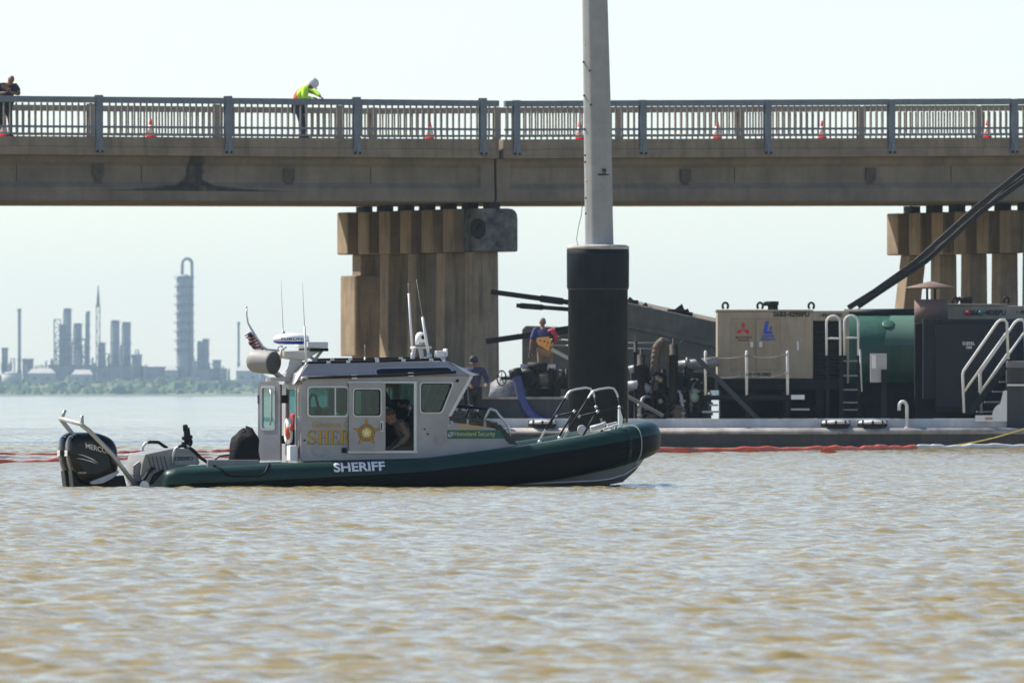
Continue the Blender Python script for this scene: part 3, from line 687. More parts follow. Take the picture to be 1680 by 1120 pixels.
# ---------------------------------------------------------------- engine pump housings
m_tan = mat('housing_tan', (0.375, 0.305, 0.22), 0.6, var=0.12, vscale=2.0, streak=0.35, stcol=(0.13, 0.10, 0.07), stscale=3.5)
m_tan2 = mat('housing_door', (0.35, 0.275, 0.19), 0.6, var=0.14, vscale=2.5, streak=0.35, stcol=(0.12, 0.09, 0.06), stscale=4)
m_txt = mat('print_black', (0.02, 0.018, 0.016), 0.6)
m_red = mat('print_red', (0.55, 0.012, 0.025), 0.5); m_blue = mat('print_blue', (0.02, 0.06, 0.50), 0.5)
V1 = 2.2
def eye(mb, c, r=.09): mb.tube([c + Vector((r * math.cos(a) * .8, 0, .05 + r * (.6 + math.sin(a)))) for a in np.linspace(-.9, math.pi + .9, 9)], .035, 6)
t = fthing(BG, 'engine_pump_housing', 'tan engine pump housing with a red three-diamond mark and chain rail before it', 'pump housing')
a, b = Q(1177, 511, V1), Q(1334, 621, V1); depth = 2.4; bx1 = Q(1393, 511, V1).x
hs = MB(); hs.box((a.x, V1, b.z), (b.x, V1 + depth, a.z)); shell = hs.build('shell', m_tan, t, bevel=.02)
# radiator end: open frame with a dark grille
m = MB(); zr = Q(1340, 526, V1).z; m.box((b.x + .002, V1, zr), (bx1, V1 + depth, a.z + .02)); m.box((bx1 - .10, V1, b.z - .12), (bx1, V1 + depth, zr - .002)); m.build('radiator_frame', m_tan, t, bevel=.01)
m = MB(); m.box((b.x + .004, V1 + .3, b.z - .12), (bx1 - .102, V1 + depth - .1, zr - .003))
for k in range(15): zz = b.z + .0 + k * (zr - b.z) / 15; m.bar((b.x + .01, V1 + .26, zz), (bx1 - .11, V1 + .26, zz), .06, .012, up=Vector((0, .5, 1)))
m.build('radiator_grille', m_pad, t)
MB().box((a.x - .03, V1 - .03, a.z), (b.x - .0, V1 + depth + .03, a.z + .05)).build('roof_plate', m_tan, t, bevel=.01)
for i, (q0, q1) in enumerate(((1199.5, 1239.5), (1240.5, 1280))):
    c0, c1 = Q(q0, 523, V1 - .02), Q(q1, 606, V1 - .02); d_ = MB().box((c0.x, V1 - .022, c1.z), (c1.x, V1 - .001, c0.z)).build('door', m_tan2, t, bevel=.006)
    m = MB(); hx = q0 + 1 if i == 0 else q1 - 1
    for hy in (538, 592): p = Q(hx, hy, V1 - .04); m.box((p.x - .07, V1 - .05, p.z - .02), (p.x + .07, V1 - .02, p.z + .02))
    m.build('hinge', m_tan, d_)
    p = Q(1233 if i == 0 else 1248, 565, V1 - .03); MB().box((p.x - .04, V1 - .05, p.z - .07), (p.x + .04, V1 - .023, p.z + .07)).build('latch', m_alu, d_)
p = Q(1309, 567, V1); MB().box((p.x - .025, V1 - .03, p.z - .12), (p.x + .025, V1 - .001, p.z + .12)).build('latch', m_alu, t)
p0, p1 = Q(1199, 512, V1), Q(1280, 522, V1); MB().box((p0.x, V1 - .012, p1.z), (p1.x, V1 - .001, p0.z)).build('name_panel', m_tan, t)
p0, p1 = Q(1199, 608, V1), Q(1280, 620, V1); MB().box((p0.x, V1 - .012, p1.z), (p1.x, V1 - .001, p0.z)).build('name_panel', m_tan, t)
m = MB(); ptext(m, BG, V1 - .018, 'S6B3-429BPU', 1268.5, 1328, 510.8, 519.8, bold=.035); ptext(m, BG, V1 - .018, '1-800-628-9882', 1345, 1382, 514, 519.5, bold=.01)
ptext(m, BG, V1 - .018, '1-800-628-9882', 1217, 1265, 611, 617.5, bold=.03); m.build('lettering', m_txt, t)
# three-diamond mark
m = MB(); cx, cy, r_ = 1219.3, 539.5, 5.4
def dia(mm, ox, oy, ang, L_=10.2, Wd=5.2):
    pts = [(0, 0), (Wd, -L_ / 2), (0, -L_), (-Wd, -L_ / 2)]; ca, sa = math.cos(ang), math.sin(ang)
    plate(mm, BG, V1 - .028, [[(ox + x * ca - y * sa, oy + x * sa + y * ca) for x, y in pts]], .01)
dia(m, 1219.3, 539.5, 0, 11.5, 3.6); dia(m, 1218.6, 540.6, R(-120), 12, 3.5); dia(m, 1220, 540.6, R(120), 12, 3.5); m.build('emblem', m_red, t)
m = MB(); ptext(m, BG, V1 - .028, 'MITSUBISHI', 1207, 1233, 551.5, 555, bold=.02); ptext(m, BG, V1 - .028, 'ENGINE', 1211.5, 1228.5, 556.5, 559.5, bold=.02); m.build('lettering', mat('print_darkred', (0.10, 0.02, 0.02), .6), t)
m = MB(); plate(m, BG, V1 - .028, [[(1256, 527), (1261.5, 527), (1258, 543), (1267, 543), (1266.5, 547.5), (1252, 547.5)]], .01); plate(m, BG, V1 - .028, [[(1262, 541.5), (1263.3, 535.5), (1266.5, 535.5), (1265.3, 541.5)]], .01); m.build('emblem', m_blue, t)
m = MB(); ptext(m, BG, V1 - .028, 'LABORDE', 1250, 1269.5, 549, 553, bold=.02); ptext(m, BG, V1 - .028, 'PRODUCTS', 1249, 1272, 554.5, 558.5, bold=.02); m.build('lettering', m_blue, t)
for px in (1190, 1247, 1331): c = Q(px, 510, V1 + .5); c.z = a.z + .04; m = MB(); eye(m, c); m.build('lifting_eye', m_dark, t)
c = Q(1268, 508, V1 + .9); c.z = a.z; m = MB(); m.cyl(c, c + Vector((0, 0, .17)), .13, n=14); m.cyl(c + Vector((-.02, 0, .17)), c + Vector((-.02, 0, .27)), .17, n=14); m.box((c.x - .24, c.y - .1, c.z + .15), (c.x - .1, c.y + .1, c.z + .25)); m.build('exhaust_outlet', m_dark, t)
m = MB(); m.box((a.x + .02, V1 + .05, Q(1200, 639, V1).z), (bx1, V1 + depth, b.z - .005)); m.build('skid_base', m_black, t, bevel=.01)
for px in (1188, 1238, 1290, 1345, 1382): c = Q(px, 640, V1); MB().box((c.x - .1, V1 + .1, ZD), (c.x + .1, V1 + depth - .1, Q(px, 639, V1).z)).build('skid_leg', m_black, t)
# second housing behind the fuel tank
V2 = 3.6
t = fthing(BG, 'engine_pump_housing', 'tan engine pump housing showing only its top above the black fuel tank', 'pump housing')
a2, b2 = Q(1553, 501.5, V2), Q(1790, 640, V2); MB().box((a2.x, V2, ZD + .8), (b2.x, V2 + 2.4, a2.z)).build('shell', m_tan, t, bevel=.02)
MB().box((a2.x, V2 + .05, ZD), (b2.x, V2 + 2.4, ZD + .795)).build('skid_base', m_black, t)
MB().box((a2.x - .03, V2 - .03, a2.z), (Q(1652, 501, V2).x, V2 + 2.4, a2.z + .05)).build('roof_plate', m_tan, t, bevel=.01)
m = MB(); ptext(m, BG, V2 - .015, 'S6A3-483BPU', 1591, 1650, 508, 517.3, bold=.035); ptext(m, BG, V2 - .015, '1-800', 1668, 1690, 508.5, 514.5, bold=.012); m.build('lettering', m_txt, t)
for px in (1567, 1651): c = Q(px, 501, V2 + .5); c.z = a2.z + .03; m = MB(); eye(m, c); m.build('lifting_eye', m_dark, t)
c = Q(1585, 500, V2 + .9); c.z = a2.z; m = MB(); m.cyl(c, c + Vector((0, 0, .15)), .16, n=14); m.cyl(c + Vector((0, 0, .15)), c + Vector((0, 0, .24)), .19, n=14); m.box((c.x - .28, c.y - .1, c.z + .13), (c.x - .12, c.y + .1, c.z + .23)); m.build('exhaust_outlet', m_dark, t)
for px, mm in ((1588, m_red), (1609, mat('valve_green', (0.02, .2, .16), .5))): c = Q(px, 517, V2 - .06); MB().lathe([(.05, 0), (.075, .02), (.075, .1), (.03, .13)], c, (0, 0, 1), 10).build('valve', mm, t)

# ---------------------------------------------------------------- green tank
m_green = mat('tank_green', (0.038, 0.125, 0.08), 0.38, var=0.15, vscale=1.2, streak=0.25, stcol=(0.16, 0.3, 0.22), stscale=3)
V3 = 5.9; ct = Q(1400, 586, V3); rt_ = (586 - 516.5) * (DB + V3) / K
t = fthing(BG, 'storage_tank', 'big green cylindrical tank lying beside the tan pump housing', 'tank')
xl, xr = Q(1196, 586, V3).x, Q(1535, 586, V3).x; o_ = Vector((0, V3 , ct.z))
MB().lathe([(.02, xl - .32), (rt_ * .5, xl - .27), (rt_ * .85, xl - .13), (rt_, xl + .1), (rt_, xr - .1), (rt_ * .85, xr + .13), (.02, xr + .3)], o_, (1, 0, 0), 56).build('shell', m_green, t)
m = MB(); aa, bb_ = Q(1462, 500, V3).x, Q(1524, 500, V3).x
arc = [R(v) for v in range(8, 76, 6)]
ring = lambda x, r: [(x, V3 - r * math.sin(g), ct.z + r * math.cos(g)) for g in arc]
rr = [ring(aa - .0 + 0.18 * 0, rt_ + .012), ring(bb_, rt_ + .012)]
rr[0] = [(x - .24 * k / len(arc), y, zz) for k, (x, y, zz) in enumerate(rr[0])]
m.loft(rr, 0, True, caps=False, closed=False); m.loft([ring(aa, rt_ - .02), ring(bb_, rt_ - .02)], 0, True, caps=False, closed=False)
m.build('wrap_plate', mat('tank_plate', (0.075, 0.165, 0.115), .5, var=.1, vscale=2), t)
c = Vector((Q(1456, 532, V3).x, V3 - rt_ * math.sin(R(40)), ct.z + rt_ * math.cos(R(40))))
MB().lathe([(.16, -.02), (.16, .025), (.13, .035), (.02, .037)], c, (0, -math.sin(R(40)), math.cos(R(40))), 18).build('manway', mat('tank_darkgreen', (0.015, .09, .06), .5), t)
MB().box((Q(1190, 650, V3).x, V3 - .9, ZD + .14), (Q(1530, 650, V3).x, V3 + .9, ct.z - rt_ * .60)).build('dark_backing', m_black, t)  # black box added to darken the gap between the housing legs
for px in (1250, 1418, 1505): c = Q(px, 650, V3); MB().box((c.x - .12, V3 - .8, ZD), (c.x + .12, V3 + .8, ct.z - rt_ * .78)).build('saddle', m_black, t)
MB().tube([Q(1385, 514, V3 - .1), Q(1502, 513, V3 - .1)], .11, 12).build('top_pipe', m_black, t)

# rusty stack with its rain cap
V4 = 2.9
m_rust = mat('rusty_steel', (0.11, 0.075, 0.065), 0.75, var=0.5, vscale=2.5, col2=(0.17, 0.10, 0.07), bump=.004, bscale=12)
t = fthing(BG, 'vent_stack', 'rusty round vent stack with a wide conical rain cap', 'vent stack')
c = Q(1527.5, 524, V4); zz = lambda y: Q(1527, y, V4).z
MB().lathe([(.43, zz(530)), (.43, zz(491)), (.40, zz(491)), (.40, zz(500)), (.01, zz(500))], (c.x, V4, 0), n=32).build('drum', m_rust, t)
MB().lathe([(.66, zz(473)), (.655, zz(471.5)), (.28, zz(465.5)), (.03, zz(461.5)), (.03, zz(467)), (.6, zz(473.5))], (c.x, V4, 0), n=32).build('rain_cap', m_rust, t)
for s_ in (-.1, .1): MB().bar((c.x + s_, V4, zz(500)), (c.x + s_, V4, zz(469)), .06, .06).build('cap_leg', m_dark, t)
MB().box((c.x - .42, V4 - .4, ZD), (c.x + .42, V4 + .4, zz(530.5))).build('pedestal', m_black, t)

# black fuel tank
V5 = 1.75
m_fuel = mat('fuel_tank_paint', (0.018, 0.020, 0.026), 0.6, var=0.25, vscale=1.2, spec=.25, streak=.15, stcol=(.05, .045, .04))
t = fthing(BG, 'fuel_tank', 'large black box tank lettered DIESEL TANK behind the white stairs', 'fuel tank')
a5, b5 = Q(1514.5, 523, V5 + .15), Q(1860, 672, V5)
MB().box((a5.x, V5 + .15, Q(1520, 654, V5).z), (Q(1536, 600, V5).x, V5 + 1.7, a5.z)).build('end_section', m_fuel, t, bevel=.012)
MB().box((Q(1536, 600, V5).x + .004, V5 + .12, Q(1540, 675, V5).z), (b5.x, V5 + 1.7, a5.z)).build('body', m_fuel, t, bevel=.012)
p0, p1 = Q(1534.5, 533, V5), Q(1668, 668, V5); MB().box((p0.x, V5, p1.z), (p1.x, V5 + .117, p0.z)).build('door', m_fuel, t, bevel=.01)
for y0, y1 in ((542, 560), (617, 637)): p0, p1 = Q(1522.5, y0, V5 + .1), Q(1524.5, y1, V5 + .1); MB().box((p0.x, V5 + .11, p1.z), (p1.x, V5 + .149, p0.z)).build('hinge', m_fuel, t)
m = MB(); ptext(m, BG, V5 - .008, 'DIESEL', 1579.5, 1599, 560.5, 565.8, bold=.035, space=1.3); ptext(m, BG, V5 - .008, 'TANK', 1585, 1595, 567.5, 572, bold=.035, space=1.1); m.build('lettering', m_white, t)

# ---------------------------------------------------------------- ladder with two white hoops
V6 = 1.35
t = fthing(BG, 'boarding_ladder', 'black ladder topped by two white hoop handrails', 'ladder')
def hoop(mb, xa, xb, y0, y1, v, r, fr=BG, n=8, R_=None):
    R_ = R_ or (xb - xa) / 2; pts = [(xa, y0)] + [((xa + R_) - R_ * math.cos(an), y1 + R_ - R_ * math.sin(an)) for an in np.linspace(0, math.pi / 2, 5)] + [((xb - R_) + R_ * math.sin(an), y1 + R_ - R_ * math.cos(an)) for an in np.linspace(0, math.pi / 2, 5)] + [(xb, y0)]
    mb.tube([fr.L(x, y, v) for x, y in pts], r, n)
m = MB(); hoop(m, 1356, 1378.5, 583, 518, V6, .03); m.tube([Q(1356, 555, V6), Q(1378.5, 555, V6)], .025, 8); m.build('hoop', m_wsteel, t)
m = MB(); hoop(m, 1385, 1408, 583, 517.5, V6 + .3, .03); m.tube([Q(1385, 554, V6 + .3), Q(1408, 554, V6 + .3)], .025, 8); m.build('hoop', m_wsteel, t)
for x in (1358, 1380.5, 1386.5, 1408):
    v_ = V6 if x < 1383 else V6 + .3; m = MB(); m.bar(Q(x, 583, v_), Vector((Q(x, 583, v_).x, v_, ZD)), .09, .07); m.build('stile', m_black, t)
for y in (592, 616, 639, 660, 672):
    MB().box((Q(1381, y, V6).x, V6 + .02, Q(1381, y, V6).z - .02), (Q(1407, y, V6).x, V6 + .28, Q(1381, y, V6).z + .02)).build('tread', mat('tread_grey', (.2, .2, .2), .5), t)
MB().tube([Q(1411, 573, V6 + .2), Q(1414, 642, V6 + .2)], .022, 8).build('grab_rail', m_wsteel, t)

# ---------------------------------------------------------------- walkway rail with chains
V7 = 1.1
t = fthing(BG, 'chain_rail', 'low black walkway with three white posts and slack chains, before the tan housing', 'chain rail')
PX = (1157.5, 1225, 1292)
for px in PX: MB().tube([Vector((Q(px, 600, V7).x, V7, Q(px, 648, V7).z)), Q(px, 577, V7), Q(px, 575, V7)], [.036, .036, .015], 10).build('post', m_wsteel, t)
for px in PX: MB().bar(Q(px, 648, V7), Vector((Q(px, 600, V7).x, V7, ZD)), .07, .07).build('leg', m_black, t)
m_chain = mat('chain_steel', (.23, .2, .17), .4, .8)
for (ya, sag) in ((583, 5), (614, 6)):
    for a_, b_ in zip(PX, PX[1:]):
        m = MB(); N = 34; pt = [Q(a_ + (b_ - a_) * k / N, ya + sag * (1 - (2 * k / N - 1) ** 2) - (2 if b_ == 1292 else 0) * k / N, V7 - .04) for k in range(N + 1)]
        for k in range(N):
            c = (pt[k] + pt[k + 1]) / 2; d_ = (pt[k + 1] - pt[k]); s_ = d_.normalized(); o2 = Vector((0, 0, 1)) if k % 2 else Vector((0, 1, 0))
            o2 = (o2 - s_ * o2.dot(s_)).normalized(); q = []
            for an in np.linspace(0, 2 * math.pi, 8, endpoint=False): q.append(c + s_ * .66 * d_.length * math.cos(an) + o2 * .018 * math.sin(an))
            m.tube(q + [q[0]], .007, 4, caps=False)
        m.build('chain', m_chain, t)
m = MB(); p0, p1 = Q(1158, 648, V7), Q(1298, 656, V7); m.box((p0.x, V7 - .05, p1.z), (p1.x, V7 + .8, p0.z)); m.build('walkway', m_black, t)
MB().box((Q(1298, 650, V7).x, V7 - .05, Q(1298, 655, V7).z), (Q(1320, 650, V7).x, V7 + .5, Q(1298, 647.5, V7).z)).build('step_plate', m_wsteel, t)
for (xa, xb, y) in ((1152, 1181, 675), (1298, 1328, 671), (1164, 1178, 664)): MB().box((Q(xa, y, V7).x, V7 - .05, Q(xa, y, V7).z - .03), (Q(xb, y, V7).x, V7 + .4, Q(xa, y, V7).z + .02)).build('step_plate', mat('worn_grey', (.42, .42, .42), .5, var=.3), t)
# electric box
V8 = 1.0
t = fthing(BG, 'electrical_box', 'grey electrical cabinet on a black post before the green tank', 'electrical box')
p0, p1 = Q(1428, 580, V8), Q(1455, 627, V8); MB().box((p0.x, V8, p1.z), (p1.x, V8 + .25, p0.z)).build('cabinet', mat('cabinet_grey', (.42, .41, .41), .45, var=.1), t, bevel=.012)
p0, p1 = Q(1430, 582, V8), Q(1437, 604, V8); MB().box((p0.x, V8 - .012, p1.z), (p1.x, V8 - .001, p0.z)).build('notice', m_white, t)
p0 = Q(1450.5, 606, V8 - .06); MB().box((p0.x - .075, V8 - .1, ZD), (p0.x + .075, V8 - .003, p0.z)).build('post', m_black, t, bevel=.008)
# gooseneck vent
t = fthing(BG, 'gooseneck_vent', 'small white gooseneck vent pipe on the barge edge', 'vent pipe')
V9 = .4; m = MB(); m.tube([Vector((Q(1488, 690, V9).x, V9, ZD)), Q(1488, 668, V9)] + [Q(1481.3 + 6.2 * math.cos(an), 666 - 7.5 * math.sin(an), V9) for an in np.linspace(.2, math.pi - .1, 8)] + [Q(1475, 673, V9)], .042, 10); m.build('pipe', m_wsteel, t)
MB().lathe([(.075, 0), (.075, .02), (.05, .025)], (Q(1488, 690, V9).x, V9, ZD), n=12).build('flange', m_wsteel, t)

# ---------------------------------------------------------------- stairs
t = fthing(BG, 'boarding_stairs', 'black steel stairs with white tube handrails at the right end of the barge', 'stairs')
VA, VB = 0.55, 1.35
for v, dx, dy in ((VA, 0, 0), (VB, 29, 0)):
    m = MB(); R1 = [(1581.5 + dx, 677), (1579.5 + dx, 614), (1581 + dx, 608), (1636 + dx, 529), (1641 + dx, 525), (1648 + dx, 524.5), (1652 + dx, 529), (1654 + dx, 589)]
    m.tube([Q(x, y, v) for x, y in R1], .034, 10)
    m.tube([Q(x, y, v) for x, y in ((1582 + dx, 642), (1651 + dx, 546))], .032, 10)
    m.build('handrail', m_wsteel, t)
m = MB(); m.tube([Q(x, y, VA + .1) for x, y in ((1607, 644), (1607, 612), (1611, 606))], .03, 10); m.tube([Q(1608, 644, VA + .1), Q(1655, 577, VA + .1)], .03, 10); m.build('handrail', m_wsteel, t)
for v in (VA + .03, VB - .05):
    MB().prism([Q(1583, 680, v), Q(1596, 680, v), Q(1652, 605, v), Q(1652, 590, v)], (0, .05, 0)).build('stringer', m_black, t)
for x, y in ((1604, 675), (1617, 659), (1630, 642), (1642, 626)): p = Q(x, y, VA + .08); MB().box((p.x - .02, VA + .083, p.z - .02), (p.x + .42, VB - .055, p.z + .015)).build('tread', mat('tread_grey', (.2, .2, .2), .5), t)
t = fthing(BG, 'stair_landing', 'dark landing block with a white edge beside the stairs at the right edge', 'landing')
p0, p1 = Q(1652, 592, VA), Q(1760, 692, VA); MB().box((p0.x, VA, ZD), (p1.x, VA + 2.0, p0.z - .18)).build('block', m_hull, t, bevel=.02)
MB().box((p0.x - .02, VA - .04, p0.z - .178), (p1.x, VA + 2.0, p0.z)).build('top_slab', mat('landing_grey', (.2, .2, .21), .7, var=.3), t, bevel=.03)
MB().box((p0.x, VA - .05, Q(1660, 633, VA).z), (p1.x, VA - .001, Q(1660, 630, VA).z)).build('edge_strip', m_white, t)
arc_ = [(1652, 640), (1652, 691), (1600, 691), (1600, 681), (1628, 681)] + [(1646 - 18 * math.cos(an) , 681 - 18 * math.sin(an) * 1.1) for an in np.linspace(.15, 1.3, 5)] + [(1646, 641)]
m = MB(); plate(m, BG, VA - .09, [arc_], .06); m.build('side_bracket', m_white, t)
p0, p1 = Q(1616, 684, VA), Q(1628, 688, VA); MB().box((p0.x, VA - .13, p1.z), (p1.x, VA - .121, p0.z)).build('sticker', mat('sticker_pink', (.55, .2, .2), .6), t)

# ---------------------------------------------------------------- pipework between pole and housing
V = 1.6; G2 = 'pipes and pumps in front of the fallen slab'
def simple(name, lb, cat, fn, mt, bevel=0.0, group=None):
    m = MB(); fn(m); o = m.build(name, mt, None, bevel); o.location = (BG.ox, BG.oy, 0); tag(o, lb, cat, group); return o
t = fthing(BG, 'hose_pump', 'dark upright pump with a ribbed brown hose looped over it', 'pump')
m = MB(); pts = [(1073, 640), (1075, 610), (1076, 585), (1079, 568), (1086, 561), (1094, 564), (1098, 576), (1099, 600), (1099, 640)]
cur = [Q(x, y, V) for x, y in pts]; fine = []
for i in range(len(cur) - 1):
    for k in range(10): fine.append(cur[i].lerp(cur[i + 1], k / 10))
m.tube(fine, [(.115 if i < 45 else .10) + (.013 if i % 4 < 2 else 0) for i in range(len(fine))], 12); m.build('ribbed_hose', mat('brown_hose', (.10, .075, .055), .7, var=.4, vscale=6), t)
m = MB()
for x, r, y0 in ((1085, .16, 625), (1092, .13, 605)): m.lathe([(r, ZD), (r, Q(x, y0 + 20, V).z), (r * 1.4, Q(x, y0 + 19, V).z), (r * 1.4, Q(x, y0 + 14, V).z), (r * .8, Q(x, y0 + 13, V).z), (r * .8, Q(x, y0, V).z)], (Q(x, 600, V).x, V + .1, 0), n=16)
m.build('pump_body', m_dark, t)
for x, y in ((1077, 620), (1083, 623), (1084, 658), (1060, 668)): m = MB(); c = Q(x, y, V - .25); m.lathe([(.06, -.05), (.075, -.03), (.075, .03), (.05, .06), (.02, .07)], c, (1, -.6, .2), 10); m.build('coupling', mat('bronze', (.35, .27, .18), .4, .6, var=.3), t)
for i, (xa, y0, r) in enumerate(((1105, 565, .115), (1052, 582, .11), (1060, 602, .10), (1115, 620, .07), (1125, 600, .06), (1043, 560, .05))):
    lb = ['tall black upright post right of the brown ribbed hose', 'short fat black cylinder left of the brown ribbed hose', 'black upright pipe standing close left of the ribbed hose', 'thin black upright pipe right of the tall black post',
          'thinnest black upright pipe under the grey discharge pipe', 'slender black spindle rod beside the mooring pole'][i]
    def fn(m, xa=xa, y0=y0, r=r):
        x = Q(xa, 600, V).x; zt = Q(xa, y0, V).z
        m.lathe([(r * 1.2, ZD), (r * 1.2, ZD + .05), (r, ZD + .06), (r, zt - .3), (r * 1.25, zt - .3), (r * 1.25, zt - .25), (r, zt - .25), (r, zt), (r * .3, zt + .02), (r * .3, zt + .16), (.005, zt + .16)], (x, V - .2 + .15 * (i % 3), 0), n=14)
    simple('upright_pipe', lb, 'pipe', fn, m_dark, group=G2)
def fn(m): m.bar(Q(1117, 560, V - .5), Q(1246, 690, V - .5), .12, .12)
simple('diagonal_strut', 'long dark diagonal strut running down to the barge deck', 'strut', fn, mat('strut_bluegrey', (.03, .035, .045), .5), .01)
def fn(m): m.bar(Q(1030, 650, V - .8), Q(1088, 682, V - .9), .3, .08)
simple('leaning_plank', 'grey steel plank sloping down beside the mooring pole', 'plank', fn, mat('plank_grey', (.16, .15, .14), .6, var=.3), .008)
def fn(m): m.tube([Q(1112, 600, V + .5), Q(1178, 593, V + .5)], .13, 14); m.lathe([(.19, 0), (.19, .05), (.13, .06)], Q(1126, 598, V + .5), (1, 0, .1), 14)
simple('discharge_pipe', 'grey discharge pipe entering the tan housing from the left', 'pipe', fn, mat('pipe_grey', (.26, .26, .26), .4, var=.3))
def fn(m): m.tube([Q(1032, 607, V + .3), Q(1048, 603, V + .3)], .1, 12); m.tube([Q(1028, 633, V), Q(1050, 630, V), Q(1066, 640, V)], .12, 12)
simple('suction_pipe', 'stubby pale pipe coming out from behind the mooring pole', 'pipe', fn, mat('pipe_pale', (.35, .35, .37), .4, var=.3))
def fn(m):
    m.box((Q(1030, 655, 3).x, 2.2, ZD), (Q(1165, 655, 3).x, 3.2, Q(1100, 640, 3).z)); m.box((Q(1035, 655, 3).x, 2.6, Q(1100, 640, 3).z), (Q(1172, 655, 3).x, 4.0, Q(1100, 610, 3).z))
simple('pump_skid', 'dark machinery skid behind the upright pipes', 'skid', fn, m_pad, .03)
for k, (x, y, s_) in enumerate(((1112, 678, .16), (1140, 650, .14), (1132, 612, .1), (1067, 690, .12), (1146, 668, .1), (1122, 642, .09))):
    lb = ['round rag bundle at the foot of the tall black post', 'pale green valve body before the dark skid', 'dark fitting under the grey discharge pipe', 'coil of pale rope on the barge edge by the bow', 'small fitting below the pale green valve', 'small dark coupling beside the tall post'][k]
    def fn(m, x=x, y=y, s_=s_):
        c = Q(x, y, V - .3); rr = random.Random(k)
        m.ell(c, s_, s_, s_ * 1.2, nu=9, nv=6); m.lathe([(s_ * .5, 0), (s_ * .5, s_), (s_ * .8, s_), (s_ * .8, s_ * 1.3), (s_ * .2, s_ * 1.35)], c, (.2, -.3, 1), 10)
        if k in (0, 3): m.tube([c + Vector((s_ * 1.2 * math.cos(a), s_ * math.sin(a), -s_ * .6 + .03 * a)) for a in np.linspace(0, 9, 30)], .03, 6)
    simple('pipe_fitting', lb, 'fitting', fn, mat('rag_brown', (.16, .11, .07), .8, var=.5) if k in (0, 3) else (mat('valve_pale', (.2, .28, .22), .5) if k == 1 else m_dark))
for k, (x, y0, y1, r, bend) in enumerate(((1070, 612, 655, .035, 6), (1120, 640, 690, .045, -8), (1134, 628, 676, .03, 7), (1148, 622, 690, .04, -5), (1050, 650, 692, .04, 9), (1164, 646, 690, .05, 0), (1096, 648, 690, .05, -6))):
    def fn(m):
        m.tube([Q(x, y1, V - .35), Q(x, (y0 + y1) / 2, V - .35), Q(x + bend * .4, y0 + 4, V - .3), Q(x + bend, y0, V - .2), Q(x + bend * 2.6, y0 + 1, V + .1)], r, 10)
        for yy in (y0 + (y1 - y0) * .35, y0 + (y1 - y0) * .75): m.lathe([(r * .9, -.03), (r * 1.8, -.03), (r * 1.8, .03), (r * .9, .03)], Q(x, yy, V - .35), (0, 0, 1), 12)
    simple('feed_pipe', ['short bent pipe under the brown hose loop', 'bent pale pipe at the foot of the tall black post', 'thin bent pipe right of the pale green valve', 'bent pipe just left of the first white chain post', 'low bent pipe close beside the mooring pole', 'straight stub pipe behind the first white chain post', 'low bent pipe below the ribbed hose'][k], 'pipe', fn, (mat('pipe_pale', (.35, .35, .37), .4, var=.3), m_dark, mat('pipe_worn', (.16, .12, .09), .6, var=.5))[(k * 2 + 1) % 3], group='bent feed pipes on the barge')
for k, (y, yb) in enumerate(((562.5, 562), (571.5, 572))):
    def fn(m): m.tube([Q(900, y - 6, 2.0), Q(1040, y, 2.0), Q(1078, yb, 2.0)], .018, 6)
    simple('guard_cable', ['upper pale cable stretched behind the mooring pole', 'lower pale cable stretched behind the mooring pole'][k], 'cable', fn, mat('cable_pale', (.4, .38, .36), .5), group='cables behind the mooring pole')
def fn(m): m.bar(Q(905, 573, 1.6), Q(960, 602, 1.6), .09, .09)
simple('support_bar', 'pale diagonal bar between the man in blue and the mooring pole', 'bar', fn, mat('cable_pale', (.4, .38, .36), .5))

# ---------------------------------------------------------------- left platform, manifold and blue hose
VL = 1.1; zp = Q(850, 652, VL).z
t = fthing(BG, 'pipe_platform', 'dark raised steel platform with pale edge behind the boat bow', 'platform')
xa, xb = Q(700, 652, VL).x, Q(985, 652, VL).x
MB().box((xa, VL, ZD + .18), (xb, VL + 3.2, zp - .04)).build('body', m_hull, t, bevel=.01)
MB().box((xa, VL - .05, zp - .038), (xb, VL + 3.2, zp + .02)).build('top_plate', m_rim, t)
for px in (735, 808, 880, 925, 968): c = Q(px, 680, VL); MB().box((c.x - .12, VL + .1, ZD), (c.x + .12, VL + 3, ZD + .178)).build('foot', m_dark, t)
for px in (828, 907): c = Q(px, 670, VL); MB().box((c.x - .03, VL - .03, ZD + .2), (c.x + .03, VL - .001, zp - .05)).build('rib', m_hull, t)
VM = VL + .5; m_pipeb = mat('manifold_brown', (.12, .10, .085), .6, var=.5, vscale=4, col2=(.05, .04, .035))
t = fthing(BG, 'pipe_manifold', 'brown and black flanged pipe manifold feeding the blue hose', 'pipe manifold')
zc = Q(880, 621, VM).z; x_ = lambda p: Q(p, 621, VM).x
def flange(x, r, wd): 
    return MB().lathe([(r * .3, x - wd / 2), (r, x - wd / 2), (r, x + wd / 2), (r * .3, x + wd / 2)], (0, VM, zc), (1, 0, 0), 24)
MB().lathe([(.21, x_(862)), (.21, x_(932)), (.01, x_(932))], (0, VM, zc), (1, 0, 0), 24).build('pipe', m_pipeb, t)
for px, r, wd in ((863, .31, .10), (872, .29, .12), (881, .26, .12), (904, .27, .14), (911, .25, .08), (922, .26, .16), (930, .27, .1)): flange(x_(px), r, wd).build('flange', m_dark, t)
m = MB(); m.lathe([(.26, 0), (.26, .2), (.15, .22)], (x_(868), VM - .1, zc), (-.35, -1, 0), 24); m.build('hose_coupling', m_rubber, t)
m = MB(); c = Vector((x_(885), VM, zc)); m.box((x_(876), VM - .15, zc + .2), (x_(898), VM + .2, zc + .4)); m.cyl(c + Vector((-.3, -.1, .3)), c + Vector((.2, -.1, .3)), .12, n=12); m.build('actuator', m_dark, t)
